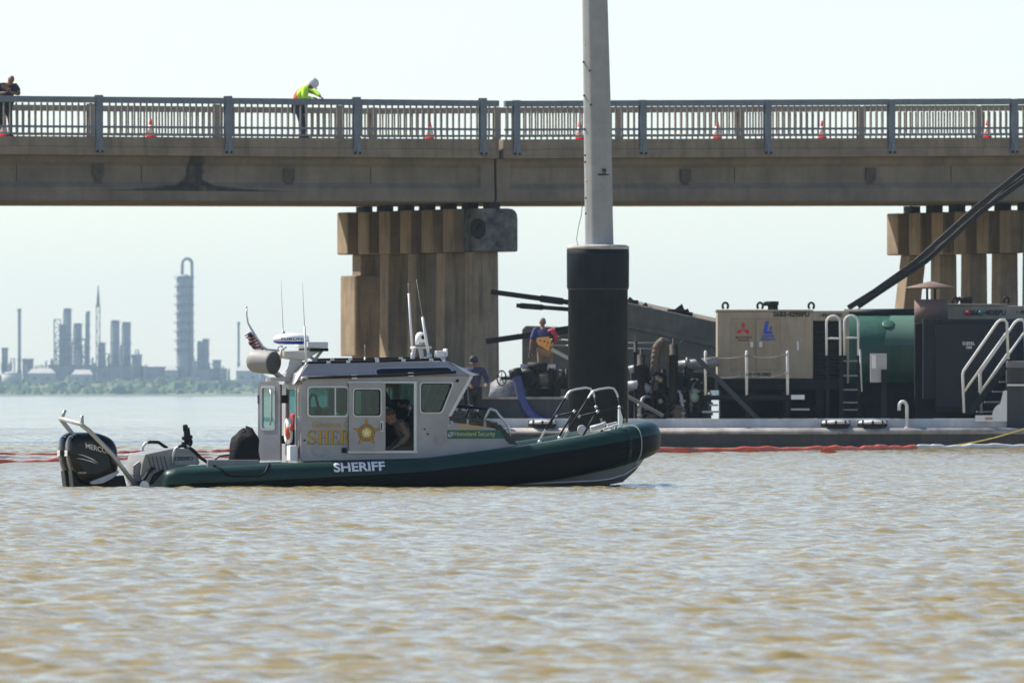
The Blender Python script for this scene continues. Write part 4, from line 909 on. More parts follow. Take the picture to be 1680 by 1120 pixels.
for px in (860, 905): c = Q(px, 600.5, VM - .1); MB().box((c.x - .1, VM - .12, c.z - .05), (c.x + .1, VM - .1, c.z + .05)).build('tag_plate', mat('plate_grey', (.45, .45, .5), .5), t)
for px in (875, 915): MB().box((x_(px) - .08, VM - .2, zp + .02), (x_(px) + .08, VM + .2, zc - .15)).build('support', m_dark, t)
VW = VM - .3; t2 = fthing(BG, 'valve_handwheel', 'black spoked valve handwheel left of the blue hose', 'handwheel')
c = Q(823, 620, VW); cc = [c + Vector((.115 * math.cos(a), .06 * math.cos(a), .19 * math.sin(a))) for a in np.linspace(0, 2 * math.pi, 25)]
MB().tube(cc, .018, 6, caps=False).build('rim', m_black, t2)
m = MB(); [m.bar(c, c + Vector((.115 * math.cos(a), .06 * math.cos(a), .19 * math.sin(a))), .018, .018) for a in np.linspace(.3, 6.58, 6)[:-1]]; m.ell(c, .035, .035, .04, nu=8, nv=5); m.build('spoke', m_black, t2)
MB().tube([c, Vector((x_(864), VM, zc))], .04, 8).build('stem', m_black, t2)
t = fthing(BG, 'blue_hose', 'ribbed blue suction hose curving from the manifold down to the deck hatch', 'hose')
ctrl = [(846, 612), (849, 622), (853, 640), (859, 660), (868, 676), (880, 687), (890, 690)]; sp_ = []
cv = [Q(x, y, VM - .35 - .1 * i * .5) for i, (x, y) in enumerate(ctrl)]
for i in range(len(cv) - 1):
    p0, p1, p2, p3 = cv[max(i-1, 0)], cv[i], cv[i+1], cv[min(i+2, len(cv)-1)]
    for k in range(14):
        u = k / 14; sp_.append(0.5 * ((2*p1) + (p2-p0)*u + (2*p0-5*p1+4*p2-p3)*u*u + (3*p1-p0-3*p2+p3)*u**3))
sp_.append(cv[-1])
MB().tube(sp_, [.118 + (.011 if i % 3 == 0 else 0) for i in range(len(sp_))], 16).build('hose', mat('hose_blue', (.05, .065, .20), .45, var=.25, vscale=6), t)
MB().lathe([(.15, -.1), (.17, -.1), (.17, .1), (.12, .1)], cv[0], (0.25, -.2, -1), 16).build('collar', m_rubber, t)
# tarped heap on the platform
def fn(m):
    rr = random.Random(5); rings = []
    for i, (hh_, s_) in enumerate(((0, 1.0), (.15, .96), (.32, .8), (.46, .5), (.52, .1))): rings.append([(x_(838) + (.62 + rr.uniform(-.06, .06)) * s_ * math.cos(a), VM + .5 + .4 * s_ * math.sin(a), zp + .02 + hh_ * (1 + rr.uniform(-.1, .1))) for a in np.linspace(0, 2 * math.pi, 16, endpoint=False)])
    m.loft(rings, 0, True)
simple('tarpaulin_heap', 'heap under a crumpled grey tarpaulin behind the windshield', 'tarpaulin', fn, mat('tarp_grey', (.19, .20, .22), .6, var=.5, vscale=5, bump=.03, bscale=6))
def fn(m): m.box((Q(760, 650, 0).x, .75, ZD), (Q(788, 650, 0).x, 1.0, Q(770, 638, .75).z))
simple('deck_locker', 'black locker standing on the barge just ahead of the windshield', 'locker', fn, m_black, .02)

# ---------------------------------------------------------------- wreckage
m_slab = mat('slab_concrete', (.17, .143, .108), .9, var=.35, vscale=1.5, bump=.02, bscale=5, streak=.3)
VS = 9.0
def fn(m):
    a, b, c, d = Q(985, 487, VS), Q(1195, 532, VS), Q(1195, 640, VS), Q(985, 640, VS)
    m.prism([a, b, c, d], (0.6, 3.5, 0)); 
    e = [Q(985, 520, VS - .06), Q(1195, 566, VS - .06), Q(1195, 575, VS - .06), Q(985, 529, VS - .06)]; m.prism(e, (0, .058, 0))
simple('fallen_slab', 'tilted slab of fallen concrete between the pole and the tan housing', 'concrete slab', fn, m_slab, .03)
for k, (x, y, s_) in enumerate(((1055, 508, .17), (1036, 496, .13), (1112, 513, .2), (1124, 516, .14))):
    def fn(m): 
        rr = random.Random(k + 20); c = Q(x, y, VS + .5); m.box(c - Vector((s_ * 1.4, .3, s_ * .6)), c + Vector((s_ * 1.4, .3, s_ * .45))); m.prism([c + Vector((-s_, -.2, 0)), c + Vector((s_, -.2, 0)), c + Vector((s_ * rr.uniform(-.6, .6), -.2, s_ * 1.2))], (0, .4, 0))
    simple('concrete_chunk', ['dark rubble wedge on the slab, first right of the pole', 'dark lump on the slab touching the mooring pole', 'dark broken piece near the right end of the slab top', 'small dark shard at the right end of the slab top'][k], 'rubble', fn, m_dark, .02, 'rubble lying on the fallen slab')
def fn(m): m.prism([Q(856, 540, VS), Q(862, 534, VS), Q(885, 535, VS), Q(960, 552, VS), Q(960, 650, VS), Q(856, 650, VS)], (.5, 2.5, 0))
simple('concrete_block', 'upright broken concrete block behind the man in the blue shirt', 'concrete block', fn, m_slab, .04)
for k, (pa, pb, th, kinks) in enumerate((((805, 478.5), (985, 503), .135, ((905, 494),)), ((847, 501), (985, 511), .11, ((872, 504),)), ((797, 560), (985, 533), .15, ((930, 541),)))):
    t = fthing(BG, 'broken_rail', ['longest dark broken steel rail sticking out left of the pole', 'shorter dark broken steel rail just below the longest one', 'lowest dark steel rail jutting up behind the man in blue'][k], 'steel rail', 'broken rails left of the mooring pole')
    VR = VS - .6 - k * .3; a, b = Q(*pa, VR), Q(*pb, VR); MB().bar(a, b, th, th).build('rail', m_dark, t, bevel=.01)
    for (x, y) in kinks: f_ = (x - pa[0]) / (pb[0] - pa[0]); c = a.lerp(b, f_); d_ = (b - a).normalized(); MB().bar(c - d_ * .3, c + d_ * .3, th * 1.25, th * 1.35).build('splice_plate', m_dark, t)
# bundle of fallen rails to the right
for k, (pts, r) in enumerate((([(1392, 505), (1432, 480), (1500, 432), (1600, 342), (1680, 279), (1760, 222)], .11), ([(1408, 503), (1445, 478), (1520, 428), (1610, 347), (1690, 289), (1765, 239)], .10), ([(1440, 481), (1470, 459), (1560, 392), (1650, 312), (1760, 229)], .07))):
    VR = 12.0 + .3 * k
    def fn(m):
        q = [Q(x, y, VR) for x, y in pts]
        for a, b in zip(q, q[1:]):
            d_ = (b - a) * .01; m.bar(a - d_, b + d_, .06, r * 1.3); m.bar(a - d_ + Vector((0, 0, r * .6)), b + d_ + Vector((0, 0, r * .6)), r * 1.4, .04); m.bar(a - d_ - Vector((0, 0, r * .6)), b + d_ - Vector((0, 0, r * .6)), r * 1.6, .03)
    simple('fallen_rail', ['uppermost of the long dark bent rails sweeping up to the right edge', 'lower of the long dark bent rails sweeping up to the right edge', 'thin middle rail between the two long bent rails at right'][k], 'steel rail', fn, mat('old_rail_steel', (.02, .018, .02), .5, .2, var=.6, vscale=2, col2=(.055, .04, .032)), .008, 'long bent rails at the right')

# ---------------------------------------------------------------- floating containment booms
m_boom = mat('boom_red', (.70, .10, .025), .55, var=.3, vscale=3, col2=(.45, .05, .02)); m_absorb = mat('absorbent_white', (.72, .70, .68), .8, var=.2, vscale=4)
def boom(lb, pts, r, mt, skirt=True, seg=3.0, group='containment booms on the water', posts=None):
    # pts: (px, y of the waterline), each giving its own distance on the water
    W_ = []
    for px, py in pts: d = K * H / (py - CY); W_.append(Vector(((px - CX) / K * d, d, 0)))
    path = []
    for a, b in zip(W_, W_[1:]):
        n = max(2, int((b - a).length / .22))
        for k in range(n): path.append(a.lerp(b, k / n))
    path.append(W_[-1]); o = path[0].copy(); t = thing('containment_boom', lb, 'boom', o, 0, group); rr = random.Random(len(pts) + int(pts[0][0]))
    ph = rr.uniform(0, 6); L_ = 0; rings = []
    P2 = []
    for i, p in enumerate(path):
        if i: L_ += (p - path[i - 1]).length
        x = (L_ % seg) / seg; env = .86 + .14 * min(1, 6 * min(x, 1 - x)); q = p - o; q.z = r * .45 + .018 * math.sin(L_ * 1.3 + ph) + .012 * math.sin(L_ * 4.1)
        q.y += .08 * math.sin(L_ * .8 + ph); P2.append((q, r * env * (1 + .06 * math.sin(L_ * 9))))
    MB().tube([q for q, _ in P2], [e for _, e in P2], 10).build('float', mt, t)
    if skirt:
        m = MB(); m.loft([[(q + Vector((0, -.02, e * .6))), q + Vector((0, -e * .9 - .03, -.02)), q + Vector((0, -e * .8, -.4)), q + Vector((0, .02, -.4))] for q, e in P2], 0, True); m.build('skirt', mt, t)
    if posts:
        for px in posts:
            d = K * H / (pts[0][1] - CY); c = Vector(((px - CX) / K * d, d, 0)) - o; m = MB(); m.prism([c + Vector((-.25, -.15, 0)), c + Vector((.25, -.15, 0)), c + Vector((.04, -.15, .13)), c + Vector((-.04, -.15, .13))], (0, .1, 0)); m.build('section_joint', mat('boom_orange', (.62, .09, .02), .5), t)
    return t
boom('red-orange containment boom floating along the barge ahead of the bow', [(1030, 743), (1120, 742), (1230, 741), (1360, 739.5), (1500, 737)], .078, m_boom, posts=(1118, 1232, 1358))
boom('white absorbent boom along the barge at the right edge', [(1504, 737), (1600, 735.5), (1800, 734)], .075, m_absorb, False)
boom('nearer red containment boom left of the outboard engines', [(-60, 761), (60, 759.5), (180, 757), (330, 754), (460, 751)], .052, m_boom)
boom('white absorbent boom floating between the two red booms at left', [(-60, 754), (120, 752), (300, 748), (470, 746)], .045, m_absorb, False)
boom('farther red containment boom left of the cabin door', [(-60, 748), (100, 746.5), (250, 744), (370, 741.5), (470, 740)], .045, m_boom)
t = thing('mooring_line', 'thin yellow rope from the red boom end up to the landing', 'rope', (0, 0, 0))
pts = []
A_, B_ = P(1499, 737, 316), P(1700, 697, DB - .1)
for k in range(25): f_ = k / 24; p = A_.lerp(B_, f_); p.z -= .12 * math.sin(math.pi * f_); pts.append(p)
MB().tube(pts, .014, 6).build('rope', m_yel, t); c = A_; MB().ell(c + Vector((0, -.05, .02)), .08, .08, .1, nu=9, nv=6).build('knot', m_yel, t)
# ================================================================ the patrol boat
BT = Frame(272, 187.5, 11.5)
def B(px, py, v=0.0): return BT.L(px, py, v)
bo = fthing(BT, 'patrol_boat', 'grey cabin patrol boat with dark green collar lettered SHERIFF', 'boat')
VC = 1.30                                              # centre line
m_hullalu = mat('hull_aluminium', (.16, .16, .165), .5, .2, var=.3, vscale=2, streak=.3, stcol=(.15, .14, .12), stscale=3)
m_cab = mat('cabin_aluminium', (.345, .335, .34), .42, .3, var=.16, vscale=2.5, bump=.0015, bscale=4, streak=.25, stcol=(.27, .26, .255), stscale=5)
m_cabtrim = mat('cabin_trim', (.52, .52, .53), .35, .5, var=.08, vscale=4)
m_cgreen = mat('collar_green', (.005, .034, .029), .45, var=.22, vscale=3, bump=.004, bscale=7, spec=.28)
m_cblack = mat('collar_black', (.0035, .0035, .004), .5, var=.3, vscale=5, spec=.12)
m_gl = glass('tinted_glass', (.42, .62, .60))
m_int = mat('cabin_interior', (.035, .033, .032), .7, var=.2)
m_gold = mat('decal_gold', (.50, .29, .018), .5); m_decw = mat('decal_white', (.74, .76, .80), .45)
topT = [(272, 765), (450, 757), (600, 751.5), (700, 747.5), (760, 740), (850, 728.5), (925, 716.5), (1000, 703), (1035, 696), (1080, 688)]
botT = [(272, 806), (500, 803), (700, 799), (830, 794), (925, 782), (1000, 767), (1035, 757), (1080, 744)]
a1T = [(272, -.25), (400, -.2), (700, .12), (900, .36), (1030, .31), (1100, .3)]
RC = .225
tip = B(1080, 715, VC).x; uB = tip - RC; u1 = B(900, 730, .2).x; b_ = VC - RC
us = [(B(px, y, RC).x, px, y) for px, y in topT]
TOP = [(B(px, y, RC).x, B(px, y, RC).z) for px, y in topT]; BOT = [(B(px, y, RC).x, B(px, y, RC).z) for px, y in botT]; A1 = [(B(px, 750, RC).x, s_) for px, s_ in a1T]
path = [(u, RC) for u in np.linspace(0.05, u1, 40)]
ex = 2 / 2.5
for tt in np.linspace(0, math.pi / 2, 22)[1:]: path.append((u1 + (uB - u1) * math.sin(tt) ** ex, VC - b_ * max(math.cos(tt), 0) ** ex))
path = path + [(u, 2 * VC - v) for u, v in reversed(path[:-1])]
def ring_at(i, shrink=1.0):
    u, v = path[i]; p0, p1 = path[max(i - 1, 0)], path[min(i + 1, len(path) - 1)]
    tx, ty = p1[0] - p0[0], p1[1] - p0[1]; L_ = math.hypot(tx, ty); nx, ny = ty / L_, -tx / L_   # outward
    zt, zb = lerp(TOP, u), lerp(BOT, u); zc, hh = (zt + zb) / 2, (zt - zb) / 2 * shrink
    s1 = lerp(A1, u); a1 = math.asin(max(-.9, min(.9, s1)))
    f = max(0, min(1, (u - lerp([(900, B(900, 740, .2).x), (1030, B(1030, 740, .2).x)], 900)) / 1.3)); a2 = R(-88) + f * R(56)
    A = list(np.linspace(R(90), a1, 6))[:-1] + list(np.linspace(a1, a2, 8))[:-1] + list(np.linspace(a2, R(-92), 4)) + list(np.linspace(R(-92), R(-270), 9))[1:-1]
    out = []
    for a in A:
        c, s_ = math.cos(a), math.sin(a); c = math.copysign(abs(c) ** .75, c); s_ = math.copysign(abs(s_) ** .85, s_)
        out.append(Vector((u + nx * RC * c * shrink, v + ny * RC * c * shrink, zc + hh * s_)))
    return out
rings = [ring_at(i) for i in range(len(path))]
r0 = ring_at(0, .55); rings[0] = [p.lerp(q, .0) for p, q in zip(ring_at(0, .86), r0)]
cap0 = [p + Vector((-.05, 0, 0)) for p in ring_at(0, .6)]; capN = [p + Vector((-.05, 0, 0)) for p in ring_at(len(path) - 1, .6)]
rings = [cap0] + rings + [capN]
iblk = lambda i, j: 1 if (5 <= j < 12 and i > 0 and i < len(rings) - 2) else 0
collar = MB().loft(rings, iblk, True).build('foam_collar', [m_cgreen, m_cblack], bo)
# ridges on the black band
def ring_pt(i, sv, out_=.006):
    u, v = path[i]; p0, p1 = path[max(i - 1, 0)], path[min(i + 1, len(path) - 1)]; tx, ty = p1[0] - p0[0], p1[1] - p0[1]; L_ = math.hypot(tx, ty); nx, ny = ty / L_, -tx / L_
    zt, zb = lerp(TOP, u), lerp(BOT, u); c = (max(0, 1 - abs(sv) ** (2 / .85))) ** .5; c = c ** .75
    return Vector((u + nx * (RC * c + out_), v + ny * (RC * c + out_), (zt + zb) / 2 + (zt - zb) / 2 * sv))
for k in range(3):
    pts = [ring_pt(i, lerp(A1, path[i][0]) - .03 - .17 * k, .0) for i in range(2, 50)]
    MB().tube(pts, .011, 5).build('rub_ridge', m_cblack, collar)
# strap loops, seam and lacing
def band(i0, wd, mt, name, grow=.008):
    m = MB(); rr = []
    for d_ in (-wd / 2, wd / 2):
        q = ring_at(i0); u, v = path[i0]; p0, p1 = path[i0 - 1], path[i0 + 1]; tdir = Vector((p1[0] - p0[0], p1[1] - p0[1], 0)).normalized(); c = sum(q, Vector()) / len(q)
        rr.append([c + (p - c) * (1 + grow / RC) + tdir * d_ for p in q])
    m.loft(rr, 0, True, caps=True); return m.build(name, mt, collar)
ib = min(range(len(path) // 2), key=lambda i: abs(path[i][0] - B(1038, 720, .45).x))
band(ib, .012, mat('lacing', (.35, .45, .42), .6), 'lacing_cord', .012)
band(ib - 2, .05, m_cgreen, 'seam_band', .005)
# moulded grab outline on the aft collar
def surf(px, py, out_=.006):
    u = B(px, py, .05).x; zt, zb = lerp(TOP, u), lerp(BOT, u); w_ = B(px, py, .05).z; sv = max(-.98, min(.98, (w_ - (zt + zb) / 2) / ((zt - zb) / 2)))
    c = ((max(0, 1 - abs(sv) ** (2 / .85))) ** .5) ** .75
    return Vector((u, RC - RC * c - out_, w_))
pts = []
for a, b in zip([(352, 759.5), (362, 765), (372, 775.5), (382, 777.5), (425, 777), (434, 772), (440, 762), (444, 757.5)], [(362, 765), (372, 775.5), (382, 777.5), (425, 777), (434, 772), (440, 762), (444, 757.5), (446, 757)]):
    for k in range(4): pts.append(surf(a[0] + (b[0] - a[0]) * k / 4, a[1] + (b[1] - a[1]) * k / 4, .004))
MB().tube(pts, .018, 6).build('step_moulding', m_cblack, collar)
# SHERIFF on the collar
vs_, fs = text2d('SHERIFF', .0, .028)
bm = bmesh.new(); vv = [bm.verts.new(v) for v in fit(vs_, 0, 1, 0, 1)]
for f in fs:
    try: bm.faces.new([vv[i] for i in f])
    except ValueError: pass
bmesh.ops.triangulate(bm, faces=bm.faces); bmesh.ops.subdivide_edges(bm, edges=bm.edges, cuts=2, use_grid_fill=True); bm.verts.ensure_lookup_table(); bm.verts.index_update()
m = MB(); m.add([surf(547 + 84 * v.co.x, 771 - 15.2 * v.co.y - 2.6 * v.co.x, .007) for v in bm.verts], [tuple(v.index for v in f.verts) for f in bm.faces]); bm.free()
m.build('lettering', m_decw, collar)

# ---- hull below the collar
secs = []
for u in np.linspace(0.0, uB - .02, 34):
    zb = lerp(BOT, u); f = max(0, (u - u1) / (uB - u1)); vh = b_ * (1 - f ** 2.5) ** .4 if f > 0 else b_
    vh = max(vh - .02, .02); kz = -.42 + max(0, (u - (uB - 1.75)) / 1.75) ** 1.8 * (lerp(BOT, uB) + .38)
    cz = min(zb + .04, max(-.10 + .17 * max(0, (u - 3) / 4), kz + .02)); cz = max(cz, kz + .005); ch = vh * .97
    secs.append([(u, VC - vh, zb + .10), (u, VC - ch, min(zb - .005, max(cz + .06, zb - .16))), (u, VC - ch * .9, cz), (u, VC, kz), (u, VC + ch * .9, cz), (u, VC + ch, min(zb - .005, max(cz + .06, zb - .16))), (u, VC + vh, zb + .10)])
MB().loft(secs, 0, False).build('hull', m_hullalu, bo)
m = MB(); m.tube([(s_[1][0], s_[1][1] - .012, s_[1][2] + .01) for s_ in secs[6:-1]], .016, 6); m.build('spray_rail', m_cabtrim, bo)
m = MB(); c = B(1031, 757, VC); m.tube([c + Vector((.0, 0, .06)), c + Vector((.02, 0, 0)), c + Vector((.02, 0, -.06))], .03, 8); m.ell(c + Vector((.0, -.05, -.05)), .03, .03, .06, nu=8, nv=5); m.build('bow_eye', m_dark, bo)
# ---- deck
sec = []
for i in range(0, len(path) // 2 + 1):
    u, v = path[i]; zt = lerp(TOP, u) - (.07 if u > B(820, 730, .2).x else .16); sec.append([(u, v + .05, zt), (u, 2 * VC - v - .05, zt)])
MB().loft(sec, 0, False, caps=False, closed=False).build('deck', mat('deck_nonskid', (.30, .295, .285), .85, var=.2, vscale=9, bump=.003, bscale=60), bo)
m = MB()
for px0, px1, v0, v1 in ((862, 905, .55, 1.2), (862, 905, 1.3, 2.0), (910, 950, .6, 1.2), (910, 950, 1.3, 2.0)):
    a, b = B(px0, 720, v0), B(px1, 720, v0); za, zb = lerp(TOP, a.x) - .062, lerp(TOP, b.x) - .062
    m.add([(a.x, v0, za), (b.x, v0, zb), (b.x, v1, zb), (a.x, v1, za)], [(0, 1, 2, 3)])
m.build('nonskid_pad', mat('nonskid_grey', (.16, .155, .15), .9, var=.3, vscale=20), bo)['kind'] = 'stuff'

# ---- cabin shell
VS_, VP = .50, 2.10; TH = .035
side = [(495, 753), (494, 630), (497, 622), (505, 618), (774, 613), (735, 680), (816, 691), (822, 694), (849, 727), (760, 740.5), (700, 748)]
W1 = rect(506, 571, 632, 679, 6); DO = rect(632.5, 679, 626, 735.5, 1); W3 = rpoly([(690.5, 625.5), (743, 625.5), (724, 672.5), (690.5, 672.5)], 5)
DW0 = rect(576, 628, 632, 679, 5)
cab = MB(); plate(cab, BT, VS_, [side, W1, DO, W3, rect(578, 626, 632, 680, 5)], TH)
cabin = cab.build('cabin', m_cab, bo)
def shift(poly, v):                                    # the same outline seen on the port wall: same u,w, other v
    return poly
def on_wall(mb, poly_loops, v_src, v_dst, th, m=0):
    vs2, fs2 = fill2d(poly_loops, 1.0)
    mb.add([Vector((B(p.x, p.y, v_src).x, v_dst + p.z * th, B(p.x, p.y, v_src).z)) for p in vs2], fs2, m)
m = MB(); on_wall(m, [side, W1, rect(580, 626, 634, 678, 5), rect(636, 676, 632, 676, 5), W3], VS_, VP, TH); m.build('port_wall', m_cab, bo)
# window frames and panes
def framed(loop, inner, v, name='window', wall=None, th=.03, glassm=None, trim=None):
    m = MB(); 
    if wall is None: plate(m, BT, v - .022, [loop, inner], th); f = m.build('window_frame', trim or m_cabtrim, bo)
    else: on_wall(m, [loop, inner], VS_, wall, th); f = m.build('window_frame', trim or m_cabtrim, bo)
    m = MB()
    if wall is None: plate(m, BT, v - .008, [inner], .008)
    else: on_wall(m, [inner], VS_, wall, .008)
    m.build('pane', glassm or m_gl, f); return f
def inset(x0, x1, y0, y1, r, d): return rect(x0 + d, x1 - d, y0 + d, y1 - d, max(r - d * .5, 1))
f = framed(rect(503.5, 573, 630, 681, 7), inset(505, 571.5, 631, 680, 6, 1.6), VS_)
m = MB(); p0, p1 = B(549, 633, VS_ - .03), B(551, 678, VS_ - .03); m.box((p0.x, VS_ - .04, p1.z), (p1.x, VS_ - .005, p0.z)); m.build('window_divider', m_cabtrim, f)
framed(rpoly([(688.5, 623.5), (746, 623.5), (726, 675), (688.5, 675)], 6), rpoly([(692, 626.5), (741, 626.5), (723, 672), (692, 672)], 4), VS_)
gk = MB(); plate(gk, BT, VS_ - .028, [rpoly([(691, 625.5), (743, 625.5), (724, 673), (691, 673)], 5), rpoly([(692.6, 627), (740.3, 627), (722.4, 671.5), (692.6, 671.5)], 4)], .03); gk.build('window_gasket', m_rubber, bo)
for l0, l1 in ((rect(503.5, 573, 630, 681, 7), inset(505, 571.5, 631, 680, 6, 1.6)), (rect(578, 628, 632, 680, 5), inset(579.5, 626.5, 633.5, 678.5, 5, 1.6)), (rect(634, 678, 630, 678, 5), inset(635.5, 676.5, 631.5, 676.5, 5, 1.6)), (rpoly([(688.5, 623.5), (746, 623.5), (726, 675), (688.5, 675)], 6), rpoly([(692, 626.5), (741, 626.5), (723, 672), (692, 672)], 4))):
    framed(l0, l1, VP, wall=VP - .02)
# door track, opening trim
m = MB(); plate(m, BT, VS_ - .03, [rect(570, 684, 622.3, 625), ], .05); plate(m, BT, VS_ - .03, [rect(571, 685, 736.2, 739.8)], .07); plate(m, BT, VS_ - .02, [rect(679, 683.5, 625.2, 736)], .04); m.build('door_track', m_cabtrim, bo)
# sliding door, slid aft over the wall
VD = VS_ - .065
m = MB(); plate(m, BT, VD, [rect(572.5, 632, 625.5, 736.5, 2), rect(581, 624.5, 635.5, 678.5, 5)], .035); door = m.build('sliding_door', m_cab, bo, bevel=.004)
m = MB(); plate(m, BT, VD - .02, [rect(579, 626.5, 633.5, 680.5, 6), rect(581.5, 624, 636, 678, 5)], .02); m.build('window_frame', m_cabtrim, door)
m = MB(); plate(m, BT, VD - .022, [rect(581, 624.5, 635.5, 678.5, 5), rect(582.6, 622.9, 637, 677, 4)], .022); m.build('window_gasket', m_rubber, door)
m = MB(); plate(m, BT, VD, [rect(581, 624.5, 635.5, 678.5, 5)], .008); m.build('pane', m_gl, door)
m = MB(); plate(m, BT, VD - .03, [rect(624, 629, 687, 704.5, 1.5)], .03); m.build('door_latch', m_alu, door); m = MB(); plate(m, BT, VD - .055, [rect(625.6, 627.2, 690, 700, .6)], .02); plate(m, BT, VD - .055, [[(626.5 + 1.2 * math.cos(a), 701.5 + 1.2 * math.sin(a)) for a in np.linspace(0, 6.28, 9)[:-1]]], .02); m.build('latch_lever', m_black, door)
# five pointed sheriff star
def star(cx, cy, ro, ri, n=5, rot=-90): return [((cx + (ro if k % 2 == 0 else ri) * math.cos(R(rot + 180 / n * k))), (cy + (ro if k % 2 == 0 else ri) * math.sin(R(rot + 180 / n * k)))) for k in range(2 * n)]
def disc(cx, cy, r, n=28, sy=1): return [(cx + r * math.cos(a), cy + r * sy * math.sin(a)) for a in np.linspace(0, 2 * math.pi, n, endpoint=False)]
m = MB(); plate(m, BT, VD - .022, [star(601.5, 706.5, 21.5, 9.6)], .006)
for k in range(5): a = R(-90 + 72 * k); plate(m, BT, VD - .0222, [disc(601.5 + 21.2 * math.cos(a), 706.5 + 21.2 * math.sin(a), 1.7, 10)], .006)
badge = m.build('star_badge', m_gold, door)
m_goldd = mat('decal_goldbrown', (.20, .105, .012), .5); m_goldl = mat('decal_goldlight', (.72, .52, .14), .5)
m = MB(); plate(m, BT, VD - .027, [disc(601.5, 706.5, 13.8), disc(601.5, 706.5, 12.7)], .003); plate(m, BT, VD - .027, [disc(601.5, 706.5, 9.0), disc(601.5, 706.5, 8.1)], .003)
o_ = star(601.5, 706.5, 21.5, 9.6); i_ = star(601.5, 706.5, 20.0, 9.0)
for k in range(0, 10): 
    a, b, c, d = o_[k], o_[(k + 1) % 10], i_[(k + 1) % 10], i_[k]; plate(m, BT, VD - .0262, [[a, b, c, d]], .002)
m.build('badge_outline', m_goldd, badge)
m = MB(); plate(m, BT, VD - .0265, [disc(601.5, 706.5, 8.0)], .003); m.build('badge_centre', m_goldl, badge)
m = MB(); plate(m, BT, VD - .03, [star(601.5, 706.5, 7.6, 2.9)], .003); m.build('badge_inner_star', mat('decal_cream', (.85, .75, .45), .5), badge)
m = MB()
for txt, a0, a1_ in (('GALVESTON', -165, -15), ('COUNTY', 145, 35)):
    for k, ch in enumerate(txt):
        a = R(a0 + (a1_ - a0) * k / (len(txt) - 1)); cx, cy = 601.5 + 10.9 * math.cos(a), 706.5 + 10.9 * math.sin(a); up = a + math.pi / 2 if a0 < 0 else a - math.pi / 2
        v2, f2 = text2d(ch, 1.0, .02); q = fit(v2, -.8, .8, -1.15, 1.15); ca, sa = math.cos(up), math.sin(up)
        m.add([B(cx + x * ca + y * sa, cy + x * sa - y * ca, VD - .027 + z * .002) for x, y, z in q], f2)
m.build('badge_lettering', m_goldd, badge)
# gold serif wall lettering half covered by the door: S H E R
def serif(mb, ch, x0, x1, y0, y1, v, m=0):
    w_, h = x1 - x0, y1 - y0; st = w_ * .24; sf = h * .075
    def rc(a, b, c, d): plate(mb, BT, v, [rect(x0 + a, x0 + b, y0 + c, y0 + d)], .006, m)
    if ch == 'H':
        for a in (w_ * .06, w_ * .94 - st): rc(a, a + st, sf, h - sf); rc(a - st * .35, a + st * 1.35, 0, sf); rc(a - st * .35, a + st * 1.35, h - sf, h)
        rc(w_ * .06 + st, w_ * .94 - st, h * .46, h * .53)
    if ch == 'E':
        rc(w_ * .1, w_ * .1 + st, sf, h - sf); rc(0, w_ * .9, 0, sf); rc(0, w_ * .95, h - sf, h); rc(w_ * .1 + st, w_ * .68, h * .47, h * .53); rc(w_ * .62, w_ * .70, h * .38, h * .62)
        rc(w_ * .82, w_ * .9, sf, h * .25); rc(w_ * .87, w_ * .95, h * .72, h - sf)
    if ch == 'R':
        rc(w_ * .1, w_ * .1 + st, sf, h - sf); rc(0, w_ * .6, 0, sf); rc(0, w_ * .45, h - sf, h)
        ou = [(x0 + w_ * .5 + w_ * .36 * math.sin(a), y0 + h * .265 - h * .265 * math.cos(a)) for a in np.linspace(0, math.pi, 10)]; inn = [(x0 + w_ * .5 + w_ * .14 * math.sin(a), y0 + h * .265 - h * .19 * math.cos(a)) for a in np.linspace(math.pi, 0, 10)]
        plate(mb, BT, v, [ou + [(x0 + w_ * .1 + st, y0 + h * .53), (x0 + w_ * .1 + st, y0 + h * .455)] + inn + [(x0 + w_ * .1 + st, y0 + h * .075), (x0 + w_ * .1 + st, y0)]], .006, m)
        plate(mb, BT, v, [[(x0 + w_ * .45, y0 + h * .53), (x0 + w_ * .68, y0 + h * .5), (x0 + w_, y0 + h), (x0 + w_ * .75, y0 + h)]], .006, m)
    if ch == 'S':
        cl = []; N = 34
        for k in range(N + 1):
            t_ = k / N; a = R(-35) - t_ * R(0)
            if t_ < .5: g = R(-40) - (t_ / .5) * R(230); cx_, cy_, rx, ry = .5, .26, .36, .22
            else: g = R(-90) + ((t_ - .5) / .5) * R(230); cx_, cy_, rx, ry = .5, .74, .38, .22
            cl.append((x0 + w_ * (cx_ + rx * math.cos(g)), y0 + h * (cy_ + ry * math.sin(g)), t_))
        L1, L2 = [], []
        for k in range(N + 1):
            a, b = cl[max(k - 1, 0)], cl[min(k + 1, N)]; dx, dy = b[0] - a[0], b[1] - a[1]; l = math.hypot(dx, dy) or 1; wd = w_ * (.05 + .085 * math.exp(-((cl[k][2] - .5) / .22) ** 2))
            L1.append((cl[k][0] - dy / l * wd, cl[k][1] + dx / l * wd)); L2.append((cl[k][0] + dy / l * wd, cl[k][1] - dx / l * wd))
        for k in range(N): plate(mb, BT, v, [[L1[k], L1[k + 1], L2[k + 1], L2[k]]], .006, m)
        rc(w_ * .80, w_ * .9, 0, h * .27); rc(w_ * .06, w_ * .16, h * .72, h)
VT = VS_ - TH / 2 - .004
